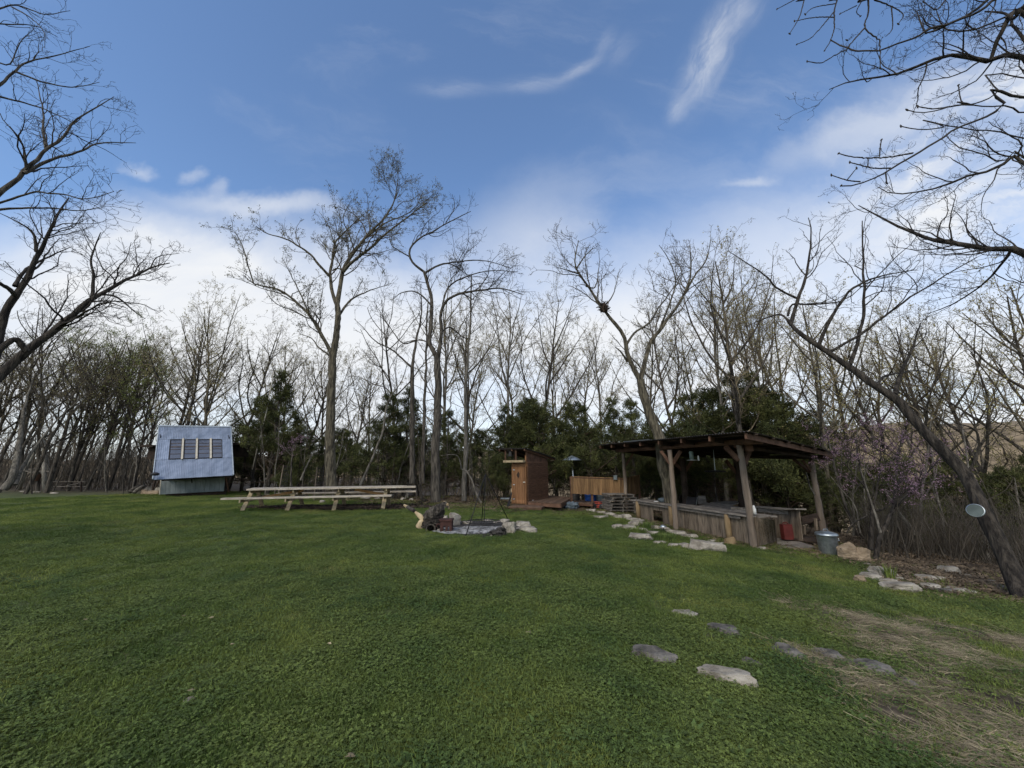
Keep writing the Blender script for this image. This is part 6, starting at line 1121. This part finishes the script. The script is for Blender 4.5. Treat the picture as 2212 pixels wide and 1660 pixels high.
# cedars
def cedar(seed, h, w_, dead=.18, sparse=1.0):
    g = np.random.default_rng(seed); root = empty('cedar_tree', (0, 0, 0), 'cedar', 'cedar'); tr = Tubes(); cr = Tubes()
    m_ = 10; z = np.linspace(0, h, m_); p = np.stack([g.normal(0, .03, m_), g.normal(0, .03, m_), z], 1); p[0, :2] = 0; tr.add(p[None], (np.linspace(.11, .012, m_)*h/6)[None], 7)
    n = int(105*sparse); t_ = g.uniform(.08, .99, n)**.9; a_ = g.uniform(0, 6.28, n); prof = (np.clip(1.04-t_, 0, 1)**.85)*(.6+.75*g.random(n))*1.12*(1+.25*np.sin(a_*3+seed))
    L_ = np.maximum(w_*prof, .25); S = np.stack([np.interp(t_*h, z, p[:, 0]), np.interp(t_*h, z, p[:, 1]), t_*h], 1); el_ = g.uniform(-.05, .55, n); D = np.stack([np.cos(a_)*np.cos(el_), np.sin(a_)*np.cos(el_), np.sin(el_)+.25*t_], 1)
    pts, rad = grow(S, D, L_, L_*.012+.004, 6, .10, .03, g); cr.add(pts, rad, 4)
    S2, D2, L2, R2 = spawn(pts, rad, L_, 8, .25, (25, 60), .38, .6, g, lmin=.15, zb=.12, cap=.9); p2, r2 = grow(S2, D2, L2, np.maximum(R2, .004), 4, .12, .05, g)
    live = g.random(len(p2)) < np.clip((S2[:, 2]/h-dead)*7, .04, 1); cr.add(p2[~live], r2[~live], 3)
    q = p2[live]; c_ = q.reshape(-1, 3); n_3 = len(c_); rep = 13; c_ = np.repeat(c_, rep, 0)+g.normal(0, .065, (n_3*rep, 3)); dirs = np.repeat(np.repeat(norm(q[:, -1]-q[:, 0]), 4, 0), rep, 0)
    a1 = norm(dirs*1.0+g.normal(0, .55, c_.shape)+np.array([0, 0, .15])); b1 = norm(np.cross(a1, g.normal(0, 1, c_.shape))); s1 = g.uniform(.045, .12, len(c_))[:, None]
    V_ = np.stack([c_-b1*s1*.06, c_+a1*s1*.6-b1*s1*.15, c_+a1*s1*1.3, c_+a1*s1*.6+b1*s1*.15], 1).reshape(-1, 3)
    cl = np.repeat(np.repeat(g.random(len(q)), 4), rep); me = make_mesh('foliage', V_, np.arange(len(V_)), np.full(len(V_)//4, 4), np.repeat(np.clip(cl+g.normal(0, .15, len(cl)), 0, 1), 4)); me.materials.append(M['cedar'])
    link(bpy.data.objects.new('trunk', tr.mesh('trunk', M['bark'])), root); link(bpy.data.objects.new('branches', cr.mesh('branches', M['cedar_brown'])), root); link(bpy.data.objects.new('foliage', me), root); return [root, h, False]
ck = [cedar(60, 6.5, 2.1), cedar(61, 7.0, 1.7, .30), cedar(62, 5.5, 2.3, .12), cedar(63, 6.5, 1.9, .45, .8)]
def pc(px, Y, tp_, kd, label, group, wd=1.0):
    k = ck[kd]; o = k[0] if not k[2] else copy_tree(k[0]); k[2] = True; x = (px-1106)/FPX*Y*.98; z = GZ(x, Y)-.1; s_ = (P(px, tp_, Y).z-z)/k[1]; o.location = (x, Y, z); o.scale = (s_*wd, s_*wd, s_); o.rotation_euler = (0, 0, rr.uniform(0, 6.28)); wl(o, label, group)
cl_ = [('dark cedar between the metal shed and the tall oak', 'cedars right of the shed', [(550, 27, 835, 3), (585, 26, 815, 1), (625, 26, 860, 3), (665, 26, 875, 1), (560, 30, 880, 2), (500, 32, 900, 3), (440, 33, 915, 2), (395, 33, 925, 3), (648, 24, 930, 2)]),
       ('dark cedar behind the picnic table and the peeling trunk', 'cedars behind the table', [(745, 24, 880, 1), (835, 23, 850, 0), (875, 24, 835, 1), (965, 24, 850, 0), (1005, 23, 875, 1), (700, 27, 900, 3), (900, 26, 880, 2), (760, 22, 960, 3), (850, 21.8, 960, 3)]),
       ('green cedar rising behind the outhouse and the heater', 'cedars behind the outhouse', [(1090, 22.5, 880, 1), (1130, 24, 835, 0), (1165, 22.6, 880, 2), (1245, 22.5, 875, 2), (1330, 22.5, 835, 1), (1370, 23, 860, 0), (1075, 21.5, 960, 2), (1150, 25, 870, 2), (1265, 26, 860, 1)]),
       ('broad green cedar behind the pavilion roof', 'cedars behind the pavilion', [(1415, 24, 900, 1), (1460, 23, 880, 2), (1500, 22.6, 850, 0), (1550, 22, 850, 2), (1600, 21.5, 820, 0), (1645, 21, 795, 1), (1690, 20.5, 830, 2), (1735, 20.5, 870, 0), (1570, 24, 870, 1), (1660, 23.5, 840, 2), (1480, 25, 900, 0), (1400, 21.5, 980, 2), (1540, 20.6, 960, 3)]),
       ('dusky cedar low on the falling bank at right', 'cedars of the right bank', [(1785, 20, 930, 0), (1830, 18, 965, 2), (1880, 19, 985, 3), (1930, 17.5, 1000, 2), (1990, 18, 990, 0), (2050, 17, 985, 2), (2110, 17.5, 985, 1), (2170, 16, 975, 2), (2230, 16, 970, 0), (2290, 15.5, 960, 2), (1760, 17, 990, 3)])]
for lb_, gr_, L_ in cl_:
    for (px, Y, tp_, kd) in L_: pc(px, Y, tp_+rr.uniform(-12, 55), kd, lb_, gr_, 1.05)
for px in range(430, 1760, 105): pc(px+rr.uniform(-20, 20), rr.uniform(29, 34), rr.uniform(915, 950), rr.choice((0, 2)), 'cedar in the farther dark row seen between the nearer cedars', 'farther row of cedars', 1.3)

# dense stuff behind: brush and far woods
def brushmass(name, label, xy, h, g, minr, mt, dens=(2.5, 2.5), levels=2, wig=.2, caps=(1.2, .6)):
    B = len(xy); S = np.stack([xy[:, 0], xy[:, 1], gz(xy[:, 0], xy[:, 1])-.05], 1); D = np.stack([g.normal(0, .28, B), g.normal(0, .28, B), np.ones(B)], 1); L_ = h*g.uniform(.5, 1.15, B)
    t_ = Tubes(); pts, rad = grow(S, D, L_, np.maximum(L_*.009, minr), 6, .08, .02, g); t_.add(pts, rad, 4); L2 = L_; tm = .15
    for lv in range(levels):
        S, D, L2, R2 = spawn(pts, rad, L2, dens[lv], tm, (25, 70), .45, .6, g, lmin=.15, cap=caps[lv]); pts, rad = grow(S, D, L2, np.maximum(R2, minr), 4, wig, .03, g); rad = np.maximum(rad, minr*.7); t_.add(pts, rad, 3)
    o = link(bpy.data.objects.new(name, t_.mesh(name, M[mt]))); tag(o, label, None, None, 'stuff')
g = np.random.default_rng(77)
def region(n, f, yr, xr): 
    Y = g.uniform(*yr, n*4); px = g.uniform(*xr, n*4); x = (px-1106)/FPX*Y; k = f(x, Y); return np.stack([x[k], Y[k]], 1)[:n]
out = lambda x, y: lawn(x, y) < -4
brushmass('undergrowth', 'tangled brown undergrowth below the trees', np.concatenate([region(700, out, (20.5, 30), (560, 1780)), region(420, out, (26, 36), (-150, 420))]), 1.9, g, .006, 'twig', (2.6, 3.0))
brushmass('thicket', 'dense brown thicket in the depth of the left woods', region(750, lambda x, y: x == x, (31, 60), (-200, 480)), 4.2, g, .010, 'twig', (1.6, 2.6), caps=(1.6, .8))
brushmass('bank_undergrowth', 'tangled dark undergrowth on the right bank', np.concatenate([region(620, lambda x, y: (lawn(x, y) < -45), (10.5, 19), (1800, 2380)), region(110, lambda x, y: (lawn(x, y) < -22) & (x > 9.6), (6.8, 11), (2080, 2450))]), 1.9, g, .004, 'twig', (3.0, 3.2), caps=(.8, .4))
brushmass('far_woods', 'mass of bare woods beyond the nearer trees', np.concatenate([region(230, lambda x, y: x == x, (46, 80), (-250, 460)), region(250, lambda x, y: x == x, (42, 70), (460, 1500)), region(150, lambda x, y: x == x, (34, 60), (1500, 2500))]), 9.0, g, .014, 'twig_tan', (.9, 1.5), caps=(3.5, 1.6))

# ------------------------------------------------------------------ grass, clover, straw, litter
def gn_scatter(name, label, src, pts, rot, scl):
    me = bpy.data.meshes.new(name); me.vertices.add(len(pts)); me.vertices.foreach_set('co', np.asarray(pts, np.float32).ravel())
    a = me.attributes.new('rot', 'FLOAT_VECTOR', 'POINT'); a.data.foreach_set('vector', np.asarray(rot, np.float32).ravel()); a = me.attributes.new('scl', 'FLOAT', 'POINT'); a.data.foreach_set('value', np.asarray(scl, np.float32))
    o = link(bpy.data.objects.new(name, me)); tag(o, label, None, None, 'stuff')
    ng = bpy.data.node_groups.new(name, 'GeometryNodeTree'); ng.interface.new_socket('Geometry', in_out='INPUT', socket_type='NodeSocketGeometry'); ng.interface.new_socket('Geometry', in_out='OUTPUT', socket_type='NodeSocketGeometry')
    n = ng.nodes; i_ = n.new('NodeGroupInput'); o_ = n.new('NodeGroupOutput'); oi = n.new('GeometryNodeObjectInfo'); oi.inputs['Object'].default_value = src; oi.transform_space = 'ORIGINAL'
    ip = n.new('GeometryNodeInstanceOnPoints'); r_ = n.new('GeometryNodeInputNamedAttribute'); r_.data_type = 'FLOAT_VECTOR'; r_.inputs['Name'].default_value = 'rot'; s_ = n.new('GeometryNodeInputNamedAttribute'); s_.data_type = 'FLOAT'; s_.inputs['Name'].default_value = 'scl'
    l = ng.links; l.new(i_.outputs[0], ip.inputs['Points']); l.new(oi.outputs['Geometry'], ip.inputs['Instance']); l.new(r_.outputs['Attribute'], ip.inputs['Rotation']); l.new(s_.outputs['Attribute'], ip.inputs['Scale']); l.new(ip.outputs[0], o_.inputs[0])
    md = o.modifiers.new('scatter', 'NODES'); md.node_group = ng; return o
def src_obj(name, V_, F_, lt, rnd_, mt, loc, label):
    me = make_mesh(name, V_, F_, lt, rnd_); me.materials.append(M[mt]); o = link(bpy.data.objects.new(name, me)); o.location = loc; tag(o, label, None, None, 'stuff'); return o
def blade_patch(g, n, rad, h, wd, lean):
    a_ = g.uniform(0, 6.28, n); r_ = rad*np.sqrt(g.random(n)); b = np.stack([r_*np.cos(a_), r_*np.sin(a_), np.full(n, -.01)], 1); hh = h*g.uniform(.5, 1.3, n); la = g.uniform(0, 6.28, n); ln = np.abs(g.normal(0, lean, n))*hh; s_ = np.stack([np.cos(la+1.57+g.normal(0, .5, n)), np.sin(la+1.57), np.zeros(n)], 1)*wd/2
    o1 = np.stack([np.cos(la)*ln, np.sin(la)*ln, hh], 1); m1 = b+o1*np.array([.35, .35, .6]); t_ = b+o1*np.array([1, 1, .95]); V_ = np.stack([b-s_, b+s_, m1+s_*.8, m1-s_*.8, t_], 1).reshape(-1, 3)
    k = np.arange(n)[:, None]*5; F_ = (k+np.array([0, 1, 2, 3, 3, 2, 4])[None]).reshape(-1); return V_, F_, np.tile([4, 3], n), np.repeat(g.random(n), 5)
def clover_patch(g, n, rad, h, s0):
    a_ = g.uniform(0, 6.28, n); r_ = rad*np.sqrt(g.random(n)); c = np.stack([r_*np.cos(a_), r_*np.sin(a_), h*g.uniform(.3, 1.1, n)], 1); V_ = []
    ph = g.uniform(0, 6.28, n)
    for k in range(3):
        q = ph+k*2.094; d = np.stack([np.cos(q), np.sin(q), g.normal(0, .25, n)], 1)*s0; e = np.stack([-np.sin(q), np.cos(q), g.normal(0, .25, n)], 1)*s0*.5; V_.append(np.stack([c, c+d*.6+e, c+d*1.05, c+d*.6-e], 1))
    V_ = np.stack(V_, 1).reshape(-1, 3); return V_, np.arange(len(V_)), np.full(len(V_)//4, 4), np.repeat(g.random(n), 12)
def stick_patch(g, n, rad, l0, wd, flat=.02):
    a_ = g.uniform(0, 6.28, n); r_ = rad*np.sqrt(g.random(n)); c = np.stack([r_*np.cos(a_), r_*np.sin(a_), g.uniform(.0, flat, n)], 1); q = g.normal(.0, .7, n); L_ = l0*g.uniform(.4, 1.2, n); d = np.stack([np.cos(q)*L_, np.sin(q)*L_, g.normal(0, .1, n)*L_], 1)/2; e = np.stack([-np.sin(q), np.cos(q), g.normal(0, .3, n)], 1)*wd/2
    V_ = np.stack([c-d-e, c-d+e, c+d+e*.6, c+d-e*.6], 1).reshape(-1, 3); return V_, np.arange(len(V_)), np.full(n, 4), np.repeat(g.random(n), 4)
def leaf_patch(g, n, rad, s0):
    a_ = g.uniform(0, 6.28, n); r_ = rad*np.sqrt(g.random(n)); c = np.stack([r_*np.cos(a_), r_*np.sin(a_), g.uniform(.0, .04, n)], 1); q = g.uniform(0, 6.28, n); L_ = s0*g.uniform(.5, 1.2, n)[:, None]; d = np.stack([np.cos(q), np.sin(q), g.normal(0, .35, n)], 1)*L_; e = np.stack([-np.sin(q), np.cos(q), g.normal(0, .35, n)], 1)*L_*.45
    V_ = np.stack([c-d, c+e, c+d, c-e], 1).reshape(-1, 3); return V_, np.arange(len(V_)), np.full(n, 4), np.repeat(g.random(n), 4)
g = np.random.default_rng(99)
def samples(n, dmin, dmax, pw):
    """points in the wedge in front of the camera, denser near it"""
    u = g.random(n); e = 2-pw; d = (dmin**e+u*(dmax**e-dmin**e))**(1/e); a_ = g.uniform(-1.02, 1.14, n); x, y = d*np.sin(a_), d*np.cos(a_)-.2
    px, py = proj(x, y, gz(x, y)); k = (px > -330) & (px < 3000) & (y > .7); return x[k], y[k], d[k]
holes = [(cen.x, cen.y+.5, 1.45, 1.45), (ca_.x, ca_.y+.1, 1.05, .55), (mc.x+.1, mc.y+.6, 3.7, 1.15)]
def free(x, y):
    k = np.ones(len(x), bool)
    for cx, cy_, rx, ry in holes: k &= ((x-cx)/rx)**2+((y-cy_)/ry)**2 > 1
    return k
for (u, v, w_, h_, *_r) in flat:
    p = G(*c6b(u, v)); w2 = w_/1.935/K*p.y/FPX*.5; holes.append((p.x, p.y, w2*.82, w2*.6 if u != 775 else w2*.2))
pf = [(F0.x-.1, F0.y+.1), (E0b.x, E0b.y), (E1b.x, E1b.y)]
def finish(x, y, base, tilt=.12):
    n = len(x); return np.stack([x, y, gz(x, y)+base], 1), np.stack([g.normal(0, tilt, n), g.normal(0, tilt, n), g.uniform(0, 6.28, n)], 1)
def noisemask(x, y, s, o): return nz2(x, y, s, o)
spot = G(700, 1500)
sg = src_obj('grass_tuft', *blade_patch(g, 95, .16, .036, .0048, .8), 'grass', spot, 'one tuft of short lawn grass')
sg2 = src_obj('long_grass_tuft', *blade_patch(g, 75, .16, .052, .005, .8), 'grass', G(900, 1560), 'one tuft of longer lawn grass')
scv = src_obj('clover_tuft', *clover_patch(g, 60, .16, .045, .014), 'clover', G(1300, 1600), 'one patch of clover')
sst = src_obj('straw_wisp', *stick_patch(g, 38, .16, .12, .0026), 'straw', G(2000, 1500), 'one wisp of dry straw')
slf = src_obj('leaf_scrap', *leaf_patch(g, 60, .3, .032), 'deadleaf', G(1880, 1235), 'a few dead leaves')
x, y, d = samples(88000, .9, 36, 1.30); lw_ = lawn(x, y); dm = np.zeros(len(x)); nn = (x > .5) & (x < 12) & (y < 9); dm[nn] = dirtmask(x[nn], y[nn])
k = (lw_ > -3+g.normal(0, 2, len(x))) & free(x, y) & (g.random(len(x)) > dm*.80); x, y, d = x[k], y[k], d[k]
sc_ = np.clip(.75+d*.022, .8, 1.35)*g.uniform(.75, 1.2, len(x)); cm = noisemask(x, y, .45, 11)+.35*noisemask(x, y, 1.7, 12); isC = (cm > .10) & (d < 15)
sel = (d < 18) & (g.random(len(x)) < np.where(isC, .55, .22)); p_, r_ = finish(x[sel], y[sel], -.004, .1); gn_scatter('clover', 'clover growing through the lawn', scv, p_, r_, sc_[sel])
rest = ~sel; lg = rest & (noisemask(x, y, .8, 30) > .18); sh_ = rest & ~lg
p_, r_ = finish(x[sh_], y[sh_], -.006, .15); gn_scatter('grass', 'short mown grass of the lawn', sg, p_, r_, sc_[sh_])
p_, r_ = finish(x[lg], y[lg], -.006, .15); gn_scatter('long_grass', 'longer grass patches in the lawn', sg2, p_, r_, sc_[lg])
# straw over the worn path
x, y, d = samples(60000, .9, 10, 1.3); nn = (x > .5) & (x < 12) & (y < 9); x, y, d = x[nn], y[nn], d[nn]; dm = dirtmask(x, y); k = (g.random(len(x)) < dm*.5) & (noisemask(x, y, 1.6, 21) > -.06); x, y = x[k], y[k]
p_, r_ = finish(x, y, .008, .08); r_[:, 2] = g.normal(-.55, .35, len(x)); gn_scatter('straw', 'dry straw lying on the worn ground', sst, p_, r_, g.uniform(.7, 1.3, len(x)))
# litter on the woodland floor, thin green among it
x, y, d = samples(26000, 5, 30, .9); lw_ = lawn(x, y); k = (lw_ < 4+g.normal(0, 4, len(x))) & (lw_ > -75); x, y = x[k], y[k]; p_, r_ = finish(x, y, .0, .1); gn_scatter('leaf_litter', 'dead leaves on the woodland floor', slf, p_, r_, g.uniform(.7, 1.3, len(x)))
x, y, d = samples(20000, 5, 30, .9); lw_ = lawn(x, y); k = (lw_ < 0) & (lw_ > -60) & (g.random(len(x)) < np.where(lw_ > -25, .55, .16)) & (noisemask(x, y, .5, 41) > -.05); x, y = x[k], y[k]; p_, r_ = finish(x, y, .0, .1); gn_scatter('woodland_grass', 'sparse grass at the wood edge', sg2, p_, r_, g.uniform(.8, 1.8, len(x)))
# broad-leaved weeds in the near lawn
wr = random.Random(4); wx = [(1160, 1575), (1240, 1600), (1420, 1610), (1500, 1590), (1560, 1560), (1700, 1500), (1640, 1470), (1780, 1530), (1850, 1560), (1460, 1640), (1600, 1640), (1130, 1640), (1320, 1500), (1720, 1640), (1540, 1530)]
for i, (a_, b2) in enumerate(wx):
    p = G(a_, b2); b = MB()
    for j in range(9):
        an = j*.7+wr.random(); l_ = wr.uniform(.05, .09); d_ = Vector((math.cos(an), math.sin(an), 0)); s_ = Vector((-math.sin(an), math.cos(an), 0))*l_*.17; q0 = p+d_*.01; q1 = p+d_*l_*.5+Vector((0, 0, l_*.5)); q2 = p+d_*l_*.95+Vector((0, 0, l_*wr.uniform(.45, .75)))
        b.add([q0-s_*.3, q0+s_*.3, q1+s_, q1-s_, q2], [(0, 1, 2, 3), (3, 2, 4)])
    b.build('weed', M['weed'], label='pale broad-leaved weed in the near lawn, front right half', cat='weed', group='broad-leaved weeds in the near lawn', loc=p)
# pale dead leaves lying singly on the lawn
for (a_, b2) in ((1142, 1378), (870, 1280), (410, 1508), (182, 1350), (396, 1341), (500, 1405), (455, 1345), (710, 1403), (755, 1655)):
    p = G(a_, b2)+Vector((0, 0, .045)); b = MB(); s_ = .02+.012*wr.random(); an = wr.uniform(0, 6); n = 10
    ring = [p+Vector((math.cos(an+j*6.283/n)*s_*(1 if j % 2 else .45), math.sin(an+j*6.283/n)*s_*(1 if j % 2 else .45)*.8, .012*wr.random())) for j in range(n)]
    b.add([p+Vector((0, 0, .012))]+ring+[q+Vector((0, 0, -.002)) for q in ring], [(0, 1+j, 1+(j+1) % n) for j in range(n)]+[(1+j, 1+n+j, 1+n+(j+1) % n, 1+(j+1) % n) for j in range(n)])
    b.build('fallen_leaf', M['straw'], label='small pale dead leaf lying on the lawn', cat='leaf', group='pale leaves scattered on the lawn', loc=p)
